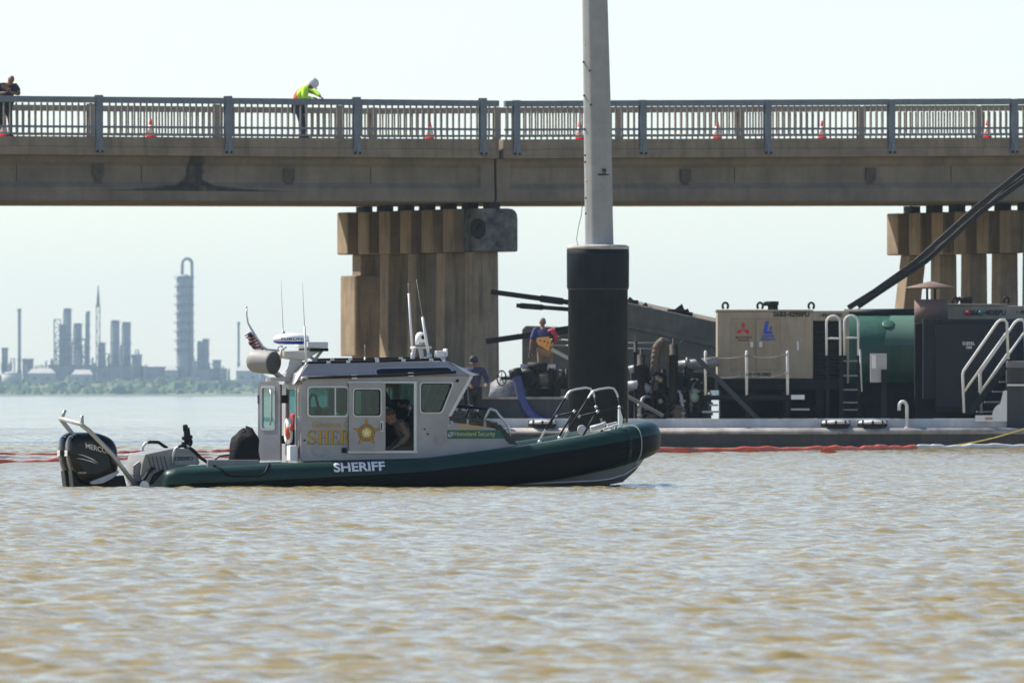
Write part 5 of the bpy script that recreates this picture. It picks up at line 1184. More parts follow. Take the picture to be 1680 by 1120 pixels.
for col, off, nm in ((mat('decal_shadow', (.10, .075, .05), .5), .8, 'lettering_shadow'), (m_gold, 0, 'lettering')):
    m = MB(); vv_ = VT + (.001 if off else -.004)
    for ch, x0, x1 in (('S', 504, 519.5), ('H', 522, 539), ('E', 542, 555.5), ('R', 557.5, 573)): serif(m, ch, x0 + off, x1 + off, 702 + off, 725 + off, vv_)
    m.build(nm, col, cabin)
m = MB(); ptext(m, BT, VT - .002, 'Galveston C', 512.5, 572, 687.5, 697.5, bold=-.008, shear=.18); m.build('lettering', m_gold, cabin)
m = MB(); plate(m, BT, VT - .008, [disc(525, 736.5, 12, 24, .66), disc(525, 736.5, 10.4, 24, .62)], .02); plate(m, BT, VT - .004, [disc(525, 736.5, 10.2, 24, .62)], .012); m.build('vent_cover', m_cab, cabin)
for lp_, dv_, th_ in ((rect(561, 569, 731, 739.5, 1), .01, .02), (rect(498.5, 501.5, 717.5, 720), .005, .01), (disc(696.5, 700.5, 1.4, 8), .005, .01), (disc(702, 708.5, 2.0, 8, .7), .005, .01), (rect(748, 753, 619, 623.5, 1), .006, .02), (rect(807, 811, 695.5, 698), .006, .02)): m = MB(); plate(m, BT, VT - dv_, [lp_], th_); m.build('vent_port', m_black, cabin)
m = MB(); plate(m, BT, VT - .004, [disc(722, 717, 9, 24), disc(722, 717, 8)], .01); plate(m, BT, VT - .004, [disc(722, 717, 4, 16)], .012); m.build('round_cover', m_cab, cabin)
# agency band
m = MB(); plate(m, BT, VT - .002, [[(734, 702), (819, 702), (829, 716), (734, 716)]], .006); gb = m.build('green_band', mat('decal_green', (.008, .12, .075), .5), cabin)
m = MB(); ptext(m, BT, VT - .008, 'Homeland Security', 746, 812.5, 704.3, 714.2, bold=.004); m.build('lettering', mat('decal_straw', (.62, .55, .25), .5), gb)
m = MB()
for x0, x1, y in ((752, 798, 692.8), (750, 812, 695.8), (748, 786, 698.8), (770, 800, 690.6)): plate(m, BT, VT - .002, [[(x0, y), (x0 + 6, y - .8), (x1, y - .9), (x1 + 3, y + .5), (x0 + 8, y + .8)]], .005)
m.build('gold_stripes', mat('decal_amber', (.62, .36, .08), .5), cabin)
for cx, cy in ((739, 691.3), (739.5, 709.3)):
    def leaf(s_): return [(cx + s_ * (math.cos(a) * 4.6 * math.cos(-.6) - math.sin(a) * 3.1 * math.sin(-.6)), cy + s_ * (math.cos(a) * 4.6 * math.sin(-.6) + math.sin(a) * 3.1 * math.cos(-.6))) for a in np.linspace(0, 6.28, 16)[:-1]]
    m = MB(); plate(m, BT, VT - .009, [leaf(1.12)], .004); e = m.build('emblem', m_decw, cabin); m = MB(); plate(m, BT, VT - .0125, [leaf(.85)], .003); m.build('emblem_field', mat('decal_navy', (.02, .05, .14), .5), e)
    m = MB(); plate(m, BT, VT - .0145, [[(cx - 2.5, cy + 1.5), (cx + 2.6, cy - 2.2), (cx + 2.9, cy - 1.3), (cx - 1.6, cy + 2.3)]], .002); m.build('emblem_stroke', m_decw, e)

# ---- aft bulkhead with its doorway, and the opened aft door
ua = B(494.5, 700, VS_).x; zb, zt_ = B(495, 756, VS_).z, B(495, 622, VS_).z
m = MB(); T_ = .035
m.box((ua - .0, VS_ + .02, zb), (ua + T_, VS_ + .40, zt_)); m.box((ua, VP - .40, zb), (ua + T_, VP - .02, zt_)); m.box((ua, VS_ + .402, zt_ - .12), (ua + T_, VP - .402, zt_)); m.box((ua, VS_ + .402, zb), (ua + T_, VP - .402, zb + .12)); aft = m.build('aft_bulkhead', m_cab, bo)
m = MB(); m.box((ua - .012, VS_ + .10, B(495, 682, VS_).z), (ua - .001, VS_ + .30, B(495, 633, VS_).z)); aw = m.build('window_frame', m_cabtrim, aft); m = MB(); m.box((ua - .016, VS_ + .13, B(495, 679, VS_).z), (ua - .0125, VS_ + .27, B(495, 636, VS_).z)); m.build('pane', m_navy_glass, aw)
MB().box((ua - .02, VS_ + .36, zb + .1), (ua - .001, VS_ + .42, zt_ - .1)).build('door_jamb', m_cabtrim, aft); MB().box((ua - .02, VP - .42, zb + .1), (ua - .001, VP - .36, zt_ - .1)).build('door_jamb', m_cabtrim, aft)
# door leaf: hinged at the port side of the doorway, swung out astern
hp = Vector((ua - .03, VP - .42, 0)); p_hinge = B(462, 690, VP - .42); fe = B(424.5, 690, 2.0)
za, zc_ = B(443, 752, 1.5).z, B(443, 622.5, 1.5).z
h0 = Vector((p_hinge.x, VP - .42, 0)); h1 = Vector((fe.x, 2.0, 0)); D_ = (h1 - h0); DL = D_.length; Dn = D_.normalized(); Nn = Vector((-Dn.y, Dn.x, 0))
def dplate(mb, loops, th, off=0.0, m=0):
    v2, f2 = fill2d(loops, 1.0); mb.add([h0 + Dn * p.x + Nn * (off + p.z * th) + Vector((0, 0, p.y)) for p in v2], f2, m)
m = MB(); ho = rpoly([(0.01, za), (DL, za), (DL, zc_), (0.01, zc_)], [.01, .03, .07, .07]); wi = rpoly([(DL * .28, zc_ - .70), (DL * .84, zc_ - .70), (DL * .84, zc_ - .085), (DL * .28, zc_ - .085)], .04)
dplate(m, [ho, wi], .04); ad = m.build('aft_door', m_cab, bo, bevel=.004)
m = MB(); sc_ = lambda lp, k: [((x - DL * .56) * k + DL * .56, (y - (zc_ - .39)) * (1 + (k - 1) * .5) + zc_ - .39) for x, y in lp]
dplate(m, [sc_(wi, 1.14), sc_(wi, .94)], .055); m.build('window_frame', m_cabtrim, ad); m = MB(); dplate(m, [wi], .008); m.build('pane', m_gl, ad)
m = MB(); hx = DL * .42; m.tube([h0 + Dn * hx + Nn * .05 + Vector((0, 0, zc_ - .12)), h0 + Dn * (hx - .06) + Nn * .09 + Vector((0, 0, zc_ - .2)), h0 + Dn * (hx - .06) + Nn * .09 + Vector((0, 0, zc_ - .56)), h0 + Dn * hx + Nn * .05 + Vector((0, 0, zc_ - .64))], .014, 8); m.build('grab_handle', m_alu, ad)
sgn = -1 if Nn.y > 0 else 1
for zz in (zc_ - .26, zc_ - .86): m = MB(); m.box((-.0, -.02, -.06), (.1, .02, .06)); o2 = m.build('hinge', m_dark, ad); o2.location = (h0.x - .02, h0.y - .06, zz)
m = MB(); q = h0 + Dn * (DL - .0); m.bar(q + Vector((0, 0, zc_ - .20)), q + Vector((0, 0, zc_ - .33)), .03, .05); m.build('latch', m_black, ad)
m = MB(); q = h0 + Dn * (DL * .95) - Nn * .03; m.bar(q + Vector((0, -.01, zc_ - .72)), q + Vector((0, -.01, zc_ - .86)), .03, .03); m.build('door_latch', m_alu, ad)

# ---- roof
def strip(mb, A, B_, m=0): mb.loft([A, B_], m, False, caps=False, closed=False)
lo = [(482, 627), (486, 622), (500, 619), (600, 616.5), (772, 612.5)]
up = [(486, 612), (497, 600), (506, 594), (600, 592), (733, 589.5)]
VLo, VUp = VS_ - .04, VS_ + .05
m = MB(); L0 = [B(x, y, VLo) for x, y in lo]; U0 = [B(x, y, VUp) for x, y in up]
mir = lambda q: Vector((q.x, 2 * VC - q.y, q.z)); L1 = [mir(q) for q in L0]; U1 = [mir(q) for q in U0]
mid = [Vector((q.x, VC, q.z + .035)) for q in U0]
rows = [L0, U0, mid, U1, L1]
m.loft(rows, 0, False, caps=False, closed=False)
und = [Vector((q.x, VC, L0[i].z + .0)) for i, q in enumerate(L0)]
m.loft([L1, und, L0], 0, False, caps=False, closed=False)
F_ = [r_[-1] for r_ in rows]; m.add(F_, [(0, 1, 2, 3, 4)]); Bk = [r_[0] for r_ in rows]; m.add(Bk, [(4, 3, 2, 1, 0)])
roof = m.build('roof', m_cab, bo)
# roof side skylight, drip rails
def rs(px, py, off=.006):                             # a point on the sloping roof side
    f = max(0, min(1, (617 - (px - 500) * .015 - py) / 24.0)); return B(px, py, VLo + (VUp - VLo) * f - off)
m = MB(); lp = rpoly([(618, 603), (625, 601.5), (734, 599.5), (741, 603), (739, 606.5), (620, 611), (617, 608)], 2); v2, f2 = fill2d([lp], 1.0); m.add([rs(p.x, p.y, .008 + .008 * p.z) for p in v2], f2); m.build('skylight', m_navy_glass, roof)
m = MB(); lp2 = rpoly([(616, 602), (624, 600), (735, 598), (743.5, 602.5), (741, 608), (620, 612.5), (615, 609)], 2); v2, f2 = fill2d([lp2, lp], 1.0); m.add([rs(p.x, p.y, .006 + .012 * p.z) for p in v2], f2); m.build('skylight_frame', m_cabtrim, roof)
m = MB(); m.tube([B(506, 616, VLo - .03), B(560, 615, VLo - .04), B(640, 612.5, VLo - .04), B(700, 609.5, VLo - .04), B(748, 607, VLo - .03)], .02, 8); m.build('gutter_rail', m_black, roof)
for px, py in ((581, 615), (674, 611)): c = B(px, py, VLo - .03); MB().box(c - Vector((.04, .02, .03)), c + Vector((.04, .04, .03))).build('rail_clamp', m_alu, roof)
m = MB(); m.tube([B(494, 622, VLo - .02), B(496, 617, VLo - .02), B(500, 616.5, VLo - .02), B(507, 616, VLo - .02)], .022, 8); m.build('gutter_end', m_cabtrim, roof)
# grab rails along the roof top
for v, px0, px1, y0, y1, name in ((VUp + .05, 506, 722, 591.5, 586.5, 0), (2 * VC - VUp - .05, 515, 712, 587, 584, 1)):
    m = MB(); a, b = B(px0, y0, v), B(px1, y1, v); m.tube([a + Vector((-.04, 0, -.06)), a, b, b + Vector((.04, 0, -.06))], .022, 8); gr = m.build('roof_grab_rail', m_black, roof)
    for f in (.15, .3, .52, .72, .93): c = a.lerp(b, f); m = MB(); m.box(c - Vector((.03, .03, .02)), c + Vector((.03, .03, .02))); m.cyl(c, c - Vector((0, 0, .09)), .014, n=8); m.build('stanchion', m_cabtrim, gr)
# front: windshield and brow
ws = MB(); tl, tr = B(773.5, 613, VS_ + .02), None
a, b = B(773, 614, VS_), B(737, 679.5, VS_)
def wpt(f, v): p = a.lerp(b, f); return Vector((p.x, v, p.z))
fr_ = MB()
cols_ = [VS_ + .0, VS_ + .52, VS_ + 1.08, VP]
for v in cols_: fr_.bar(wpt(0, v), wpt(1, v), .05, .045)
fr_.bar(wpt(0.02, VS_), wpt(0.02, VP), .05, .05); fr_.bar(wpt(.98, VS_), wpt(.98, VP), .05, .05); wf = fr_.build('windshield_frame', m_cabtrim, bo)
for v0, v1 in zip(cols_, cols_[1:]): q = [wpt(.04, v0 + .02), wpt(.04, v1 - .02), wpt(.96, v1 - .02), wpt(.96, v0 + .02)]; MB().prism(q, (.006, 0, .004)).build('windshield_pane', m_gl, wf)
m = MB(); br0, br1 = B(733, 589.5, VUp), B(777, 611, VLo)      # brow over the windshield with its two sun panes
q = [B(735, 589, VUp), B(776, 608, VLo + .02), B(787, 611, VLo + .05), B(772, 615, VLo)]
m.prism([Vector((p.x, VLo + .05, p.z)) for p in q], (0, 2 * (VC - VLo - .05), 0)); brow = m.build('brow', m_cabtrim, bo, bevel=.01)
for k in range(2):
    m = MB(); e0, e1 = B(737 + 0, 589.3, VUp), B(772, 606, VUp); f0, f1 = (.06, .48) if k == 0 else (.54, .94); p, q_ = e0.lerp(e1, f0), e0.lerp(e1, f1)
    m.add([(p.x, VUp + .05, p.z + .02), (q_.x, VUp + .02, q_.z + .02), (q_.x, 2 * VC - VUp - .02, q_.z + .02), (p.x, 2 * VC - VUp - .05, p.z + .02)], [(0, 1, 2, 3)]); m.build('brow_pane', m_navy_glass, brow)
for v in (VC - .35, VC + .35):
    m = MB(); m.tube([wpt(.02, v) + Vector((.04, 0, .02)), wpt(.4, v + .1) + Vector((.05, 0, 0)), wpt(.75, v + .12) + Vector((.03, 0, 0))], .01, 6); m.build('wiper', m_black, wf)
# fore house top with dark panes
tp = [(735, 680), (816, 691), (822, 694), (849, 727)]
T0 = [B(x, y, VS_) for x, y in tp]; T1 = [Vector((p.x, VP, p.z)) for p in T0]
MB().loft([T0, T1], 0, False, caps=False, closed=False).build('forehouse_top', m_cab, bo)
for (x0, y0, x1, y1) in ((737, 679.5, 765, 683), (769, 683.8, 793, 687), (797, 687.6, 816, 690.4)):
    a_, b2 = B(x0, y0, VS_), B(x1, y1, VS_); up_ = Vector((0, 0, .012)); m = MB(); m.prism([a_ + up_ + Vector((0, -.026, -.01)), b2 + up_ + Vector((0, -.026, -.01)), b2 + Vector((0, -.026, -.085)), a_ + Vector((0, -.026, -.085))], (0, .006, 0)); m.prism([Vector((a_.x, VS_ + .02, a_.z + .008)), Vector((b2.x, VS_ + .02, b2.z + .008)), Vector((b2.x, VP - .02, b2.z + .008)), Vector((a_.x, VP - .02, a_.z + .008))], (0, 0, .01)); o2 = m.build('forehouse_pane', m_navy_glass, bo); o2['kind'] = 'stuff'
m = MB(); a_, b2 = B(819, 693.5, VS_), B(848, 727, VS_); nrm = Vector((b2.z - a_.z, 0, -(b2.x - a_.x))).normalized() * -1
m.prism([a_ + Vector((0, -.026, 0)) + nrm * .012, b2 + Vector((0, -.026, 0)) + nrm * .012, b2 + Vector((-.12, -.026, .02)), a_ + Vector((-.10, -.026, -.02))], (0, 1.65, 0)); m.build('forehouse_pane', m_navy_glass, bo)
# hand rail around the forehouse
for v in (VS_ + .03, VP - .03):
    m = MB(); k = 0 if v < 1 else -.0
    pts = [(793, 689), (802, 669), (805, 667.5), (814, 671), (818, 677), (832, 692), (836, 702), (836, 714)]
    q = [B(x, y, VS_ + .03) for x, y in pts]; m.tube([Vector((p.x, v, p.z)) for p in q], .02, 8, m=0); m.build('forehouse_rail', m_alu if v < 1 else m_black, bo)
m = MB(); q = [B(748, 663, VS_ + .4), B(775, 665, VS_ + .4), B(800, 668, VS_ + .4)]; m.tube(q, .02, 8); m.build('forehouse_rail', m_black, bo)
m = MB(); 
for px, py in ((745, 672), (757, 672), (770, 668), (778, 672)): c = B(px, py, VS_ + .5); m.lathe([(.05, 0), (.06, .03), (.05, .06), (.02, .07)], c, (.3, 0, 1), 10)
m.build('deck_fitting', m_alu, bo)['kind'] = 'stuff'

# ---- inside the cabin
zf = B(600, 752, VS_).z - .25
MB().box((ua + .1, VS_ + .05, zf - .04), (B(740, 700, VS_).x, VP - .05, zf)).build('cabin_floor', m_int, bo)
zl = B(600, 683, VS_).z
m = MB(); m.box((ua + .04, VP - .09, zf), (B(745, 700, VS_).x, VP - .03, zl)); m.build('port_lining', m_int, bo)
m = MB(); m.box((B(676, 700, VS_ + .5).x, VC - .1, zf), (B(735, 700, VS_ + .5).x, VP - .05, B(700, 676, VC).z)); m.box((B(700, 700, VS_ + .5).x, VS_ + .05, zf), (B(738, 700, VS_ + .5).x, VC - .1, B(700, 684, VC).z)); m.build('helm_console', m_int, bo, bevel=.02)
m = MB(); c = B(676, 680, VC); m.tube([c + Vector((.02 * 0, .16 * math.cos(a), .16 * math.sin(a))) for a in np.linspace(0, 6.2832, 17)], .013, 6, caps=False); m.build('steering_wheel', m_black, bo)
m_seat = mat('seat_maroon', (.10, .02, .03), .6, var=.3); m_cream = mat('seat_cream', (.42, .34, .22), .6)
def seat(px, v, mt, hr=None):
    c = B(px, 700, v); m = MB(); m.box((c.x - .22, v - .24, zf + .42), (c.x + .26, v + .24, zf + .54)); m.box((c.x - .30, v - .24, zf + .48), (c.x - .18, v + .24, B(px, 664, v).z)); s_ = m.build('seat', mt, bo, bevel=.04, seg=3)
    m = MB(); m.cyl((c.x, v, zf), (c.x, v, zf + .42), .07, n=10); m.build('pedestal', m_dark, s_)
    if hr: m = MB(); m.ell(B(px - 5, 655, v), .13, .19, .20, nu=14, nv=9); m.build('headrest', hr, s_)
seat(536, VC + .35, m_seat); seat(566, VC - .2, m_cream, m_cream); seat(545, VC - .35, m_seat)
m = MB(); c = B(507, 650, VC); m.tube([B(507, 690, VC), B(508, 650, VC), B(512, 643, VC), B(518, 646, VC), B(523, 668, VC)], .022, 8); m.build('seat_rail', m_black, bo)
m = MB(); m.box((B(655, 690, VC + .3).x - .1, VC + .2, zl - .02), (B(670, 690, VC + .3).x, VP - .12, zl + .28)); m.build('monitor', m_black, bo, bevel=.02)
m = MB(); m.ell(B(673, 666, VC - .1), .045, .05, .07, nu=10, nv=7); m.tube([B(669, 680, VC - .1), B(672, 672, VC - .1)], .012, 6); m.build('spotlight_handle', m_alu, bo)
# papers standing inside the front window
m = MB(); q = [B(723, 637, VC - .1), B(716, 652, VC - .1), B(729, 652, VC - .1)]; m.prism(q, (0.02, .03, 0)); m.build('chart_paper', mat('paper', (.6, .65, .62), .7), bo)

# ---- radar mast and roof gear
m_mast = mat('mast_paint', (.56, .54, .51), .45, var=.12, vscale=4)
VMa = VC
mst = fthing  # parts of the boat
m = MB()
for v in (VC - .42, VC + .42):
    p0, p1, p2, p3 = B(468, 617, v), B(493, 617, v), B(497, 580, v), B(478, 580, v); m.prism([p0, p1, p2, p3], (0, .05, 0))
m.prism([B(466, 582, VC - .45), B(466, 573, VC - .45), B(520, 571, VC - .45), B(524, 574, VC - .45), B(500, 588, VC - .45)], (0, .9, 0)); mast = m.build('radar_mast', m_mast, bo, bevel=.008)
m = MB(); [m.bar(B(502, 577, v), B(519, 589, v), .04, .04) for v in (VC - .3, VC + .3)]; [m.bar(B(528, 572, v), B(516, 588, v), .04, .04) for v in (VC - .3, VC + .3)]; m.build('mast_brace', m_mast, mast)
m = MB(); m.tube([B(455, 573, VC - .3), B(456, 566, VC - .3), B(462, 564, VC - .3), B(466, 572, VC - .3)], .014, 6); m.tube([B(460, 586, VC - .35), B(462, 570, VC - .35), B(470, 566, VC - .35)], .016, 6); m.build('mast_bracket', m_mast, mast)
m = MB(); c = B(478, 561.5, VC); rr_ = .26; m.lathe([(.18, 0), (rr_, .025), (rr_ * 1.03, .045)], (c.x, VC, c.z), n=32, m=1); m.lathe([(rr_ * 1.03, .046), (rr_ * 1.02, .09), (rr_ * .95, .125), (rr_ * .6, .155), (.01, .165)], (c.x, VC, c.z), n=32, m=0); rd = m.build('radar_dome', [m_white, mat('radar_blue', (.01, .04, .35), .35)], mast)
v2, f2 = text2d('FURUNO', 1.0, .03, 0, 1.05); q = fit(v2, -.78, .80, 0, 1); m = MB(); m.add([Vector((c.x + rr_ * 1.025 * math.sin(x), VC - rr_ * 1.02 * math.cos(x) - .004, c.z + .056 + .038 * y)) for x, y, z in q], f2); m.build('lettering', mat('radar_text', (.01, .05, .32), .4), rd)
m = MB(); c = B(512, 562, VC - .1); m.box((c.x - .15, VC - .55, c.z - .045), (c.x + .16, VC + .5, c.z + .04)); lb_ = m.build('light_bar', mat('lightbar_lens', (.55, .60, .64), .15, var=.15, vscale=20), mast, bevel=.015); m = MB(); m.box((c.x - .10, VC - .5, c.z - .10), (c.x + .17, VC + .45, c.z - .05)); m.build('light_bar_base', m_black, lb_)
# grey drum (loudhailer) on the aft edge
ax = Vector((.62, -.77, -.08)).normalized(); c0 = B(433, 587, VC - .1); c1 = B(452, 592, VC - .3)
m = MB(); c1 = B(449, 592, VC - .35); cB = c1 - ax * .40; m.lathe([(.02, -.03), (.14, -.02), (.165, .02), (.172, .10), (.172, .385), (.168, .40)], cB, ax, 30, m=0); m.lathe([(.167, .401), (.16, .408), (.02, .409)], cB, ax, 30, m=1); m.build('canister', [mat('canister_grey', (.30, .295, .285), .6, var=.15), mat('canister_end', (.07, .07, .072), .6)], mast)
m = MB(); m.bar(B(446, 604, VC - .2), B(466, 620, VC - .1), .1, .05); m.bar(B(440, 619, VC - .2), B(490, 619, VC - .2), .4, .06); m.build('mast_foot', m_mast, mast)
# whip antennas
def whip(px0, py0, px1, py1, v, base=.35, r=.016, mt=None):
    a_, b2 = B(px0, py0, v), B(px1, py1, v); q = a_.lerp(b2, base); m = MB(); m.tube([a_, q], [r * 1.15, r], 8); an = m.build('antenna', mt or m_white, bo)
    MB().tube([q, b2], [.0055, .003], 5).build('whip', mat('whip_grey', (.35, .35, .36), .5), an); MB().lathe([(r * 2, -.02), (r * 2, .06), (r * 1.2, .07)], a_, (0, 0, 1), 8).build('ferrule', m_alu, an); return an
whip(465, 548, 461, 456, VC + .5, .12, .014); whip(503, 600, 496, 458, VS_ + .25, .48, .016); whip(677, 583, 669.5, 461, VP - .3, .86, .016); whip(704, 584, 683, 455, VC - .2, .52, .02); whip(599, 603, 598.5, 562, VS_ + .2, .5, .014)
m = MB(); m.tube([B(504, 602, VS_ + .22), B(503, 607, VS_ + .16), B(500, 606, VS_ + .16), B(504, 604, VS_ + .2)], .012, 6); m.tube([B(598, 597, VS_ + .18), B(600, 605, VS_ + .12), B(596, 604, VS_ + .12), B(600, 600, VS_ + .16)], .012, 6); m.build('antenna_mount', m_alu, roof)
# thermal camera on its pedestal
m = MB(); 
for v in (VC - .16, VC + .16): m.prism([B(674, 585, v), B(680, 585, v), B(683, 568, v), B(679, 566, v)], (0, .03, 0)); m.prism([B(690, 585, v), B(696, 585, v), B(694, 568, v), B(686, 568, v)], (0, .03, 0))
m.box((B(677, 570, VC).x, VC - .2, B(677, 569, VC).z), (B(704, 570, VC).x, VC + .2, B(677, 565, VC).z)); ped = m.build('camera_pedestal', m_mast, bo, bevel=.006)
c = B(690, 565, VC); m = MB(); m.lathe([(.085, 0), (.088, .02)], c, n=20, m=1); m.lathe([(.082, .021), (.080, .12), (.075, .16), (.05, .20), (.01, .213)], c, n=20, m=0); tc_ = m.build('thermal_camera', [m_white, m_black], ped)
m = MB(); m.lathe([(.034, 0), (.034, .01), (.015, .012)], c + Vector((.025, -.075, .135)), (.2, -1, 0), 6); m.build('lens', m_black, tc_)
v2, f2 = text2d('FLIR', 1.0, .03); q = fit(v2, -.45, .75, 0, 1); m = MB(); m.add([Vector((c.x + .083 * math.sin(x), VC - .083 * math.cos(x) - .003, c.z + .035 + .02 * y)) for x, y, z in q], f2); m.build('lettering', m_txt, tc_)
m = MB(); p0, p1 = B(716, 572, VC - .3), B(734, 583, VC - .3); m.box((p0.x, VC - .32, p1.z), (p1.x - .03, VC - .12, p0.z)); m.prism([(p1.x - .03, VC - .34, p1.z - .0), (p1.x - .03, VC - .34, p0.z + .03), (p1.x, VC - .34, p0.z + .03), (p1.x, VC - .34, p1.z + .02)], (0, .24, 0)); m.cyl((p0.x + .1, VC - .22, p1.z - .06), (p0.x + .1, VC - .22, p1.z), .05, n=12); m.build('searchlight', m_white, roof, bevel=.012)
# flag on its bent staff
fp = [(439, 571, 0), (431, 566, 0), (422, 553, 0), (415, 541, 0), (407, 527, 0), (405, 515, 0), (404.5, 503, 0)]
m = MB(); m.tube([B(458, 573, VC + .1)] + [B(x, y, VC + .1) for x, y, _ in fp], [.022, .022, .022, .02, .018, .014, .012, .011], 8); m.ell(B(404.3, 501, VC + .1), .018, .018, .018, nu=8, nv=5); stf = m.build('flag_staff', m_alu, mast)
m_stripe = mat('flag_red', (.36, .02, .03), .8, var=.15); m_fw = mat('flag_white', (.62, .60, .57), .8); m_fb = mat('flag_blue', (.03, .04, .13), .8)
fm = MB(); NU, NV = 26, 26
def fpt(a, b):   # a along the staff (0 low .. 1 high), b out from the staff, gathered and crumpled
    s0, s1 = Vector((434, 570)), Vector((411.5, 541)); o2 = s0.lerp(s1, a); out2 = Vector((-15.5 + 4 * a, 5.5 - 1 * a)) * b; w_ = math.sin(b * 9 + a * 5) * .05 + math.sin(b * 4 + a * 11) * .03
    q = B(o2.x + out2.x + 1.2 * math.sin(a * 21) * b, o2.y + out2.y + 2.0 * math.sin(a * 12 + b * 3) * b, VC + .1 + w_); return q
for i in range(NU + 1):
    for j in range(NV + 1): fm.v.append(tuple(fpt(i / NU, j / NV)))
for i in range(NU):
    for j in range(NV):
        k = i * (NV + 1) + j; fm.f.append((k, k + 1, k + NV + 2, k + NV + 1)); mi = int(i / NU * 13) % 2; fm.m.append(2 if (i > NU * .72 and j < NV * .5) else (0 if mi == 0 else 1)); fm.sm.append(True)
fm.build('flag', [m_stripe, m_fw, m_fb], stf, recalc=False)

# ---- bow rails
m_brail = mat('bow_rail_alu', (.62, .63, .64), .3, .6)
def bow_rail(v, leg):
    q = lambda x, y: Vector((B(x, y, .42).x, v, B(x, y, .42).z))
    main = [(924, 718), (940, 692), (958, 663), (970, 643), (975, 638), (984, 635), (1000, 632.5), (1008, 634), (1012.5, 641), (1017, 655), (1022, 673), (1027, 690)]
    m = MB(); m.tube([q(x, y) for x, y in main], .016, 10); r_ = m.build('bow_rail', m_brail, bo)
    for seg_ in (((934, 702), (966, 650)), ((1015, 648), (1025, 683))):
        a_, b2 = q(*seg_[0]), q(*seg_[1]); MB().tube([a_, b2], .018, 10).build('grip_sleeve', m_rubber, r_)
    m = MB(); m.tube([q(949, 680), q(1020, 664)], .014, 8); mr = m.build('mid_rail', m_rubber, r_)
    m = MB(); m.tube([q(957, 712), q(979, 674)], .015, 8); m.build('brace', m_rubber, r_)
    for x, y in ((951, 679), (981, 672), (1017, 664.5)): c = q(x, y); MB().cyl(c - Vector((.018, 0, .016)), c + Vector((.018, 0, .016)), .023, n=10).build('rail_clamp', m_brail, r_)
    for x, y in ((924, 718), (957, 712)): c = q(x, y); MB().lathe([(.034, -.05), (.034, -.03), (.022, -.01)], c, (0, 0, 1), 10).build('foot_plate', m_brail, r_)
bow_rail(.46, 0); bow_rail(2 * VC - .46, 1)
p0, p1 = B(1015, 665, .75), B(1021, 697, .75); MB().box((p0.x, .72, p1.z), (p1.x, .82, p0.z)).build('bow_post', m_brail, bo, bevel=.008)
m = MB(); c = B(985, 702, .8); m.lathe([(.04, 0), (.04, .2), (.02, .22)], c + Vector((-.15, 0, .02)), (1, 0, .25), 12); m.lathe([(.07, -.02), (.07, .0), (.045, .005)], B(955, 701, .9), (.2, -1, .2), 14); m.tube([B(975, 698, 1.0), B(990, 692, 1.0), B(994, 690, 1.0)], .025, 8); m.bar(B(990, 701, .85), B(1018, 692, .85), .1, .03); m.bar(B(1005, 703, .8), B(1003, 696, .8), .05, .05); m.bar(B(996, 695, 1.1), B(1012, 691, 1.1), .08, .05); m.build('anchor_gear', mat('anchor_pale', (.55, .54, .52), .5, var=.2, vscale=8), bo)['kind'] = 'stuff'

# ---- stern: well box, rails, tow frame
m_box = mat('well_alu', (.27, .265, .255), .5, .25, var=.2, vscale=3, streak=.2, stcol=(.3, .28, .25))
v0 = .55
def sprism(pts, v, w_, name, mt, bevel=.01, parent=None): m = MB(); m.prism([B(x, y, v) for x, y in pts], (0, w_, 0)); return m.build(name, mt, parent or bo, bevel)
wb = sprism([(238, 742), (234, 756), (231, 775), (240, 800), (276, 800), (276, 765), (328, 757), (320, 733), (285, 732)], .62, 1.4, 'motor_well', m_box)
for k in range(5): a_ = B(243 + k * 6.5, 745, .61); b2 = B(249 + k * 6.5, 768, .61); MB().bar(a_, b2, .012, .016).build('well_slot', mat('slot_grey', (.09, .09, .09), .7), wb)
sprism([(283, 741), (321, 740), (326, 759), (285, 760)], .585, .03, 'hatch_panel', m_box, .004, wb)
m = MB(); lp = rpoly([(287, 746), (315, 745.5), (318, 748.5), (314, 751), (286, 751.5)], 1); i2 = rpoly([(288.5, 747), (314.5, 746.5), (316.2, 748.5), (313.5, 750), (287.7, 750.5)], 1); plate(m, BT, .578, [lp, i2], .006); ptext(m, BT, .578, 'SAFE', 291, 312, 746.6, 750.2, bold=.03, shear=.3, space=1.15); m.build('lettering', m_txt, wb)
sprism([(205, 797), (272, 789), (276, 803), (206, 806)], .55, 1.5, 'engine_bracket', m_box)
sprism([(219, 760), (230, 752), (233, 790), (221, 797)], .75, .06, 'transom_plate', m_box)
for pts, v, mt in (([(233, 752), (234, 731), (238, 724), (246, 721.5), (260, 722), (267, 727), (275, 732)], 1.95, m_alu), ([(284, 760), (284, 742), (288, 732), (297, 728), (308, 728.5), (318, 736), (330, 748), (343, 757)], .58, m_alu)):
    m = MB(); q = [B(x, y, v) for x, y in pts]; m.tube(q, .02, 8); gr = m.build('stern_rail', mt, bo)
    n = len(q); MB().tube([q[n - 4].lerp(q[n - 3], .2), q[n - 3], q[n - 2], q[n - 1].lerp(q[n - 2], .1)], .024, 8).build('grip_sleeve', m_rubber, gr); MB().tube([q[2].lerp(q[3], .5), q[3], q[3].lerp(q[4], .8)], .024, 8).build('grip_sleeve', m_rubber, gr)
MB().tube([B(345, 757, .5), B(360, 745, 1.2), B(395, 740, 2.0), B(420, 737, 2.3)], .012, 6).build('deck_line', m_black, bo)
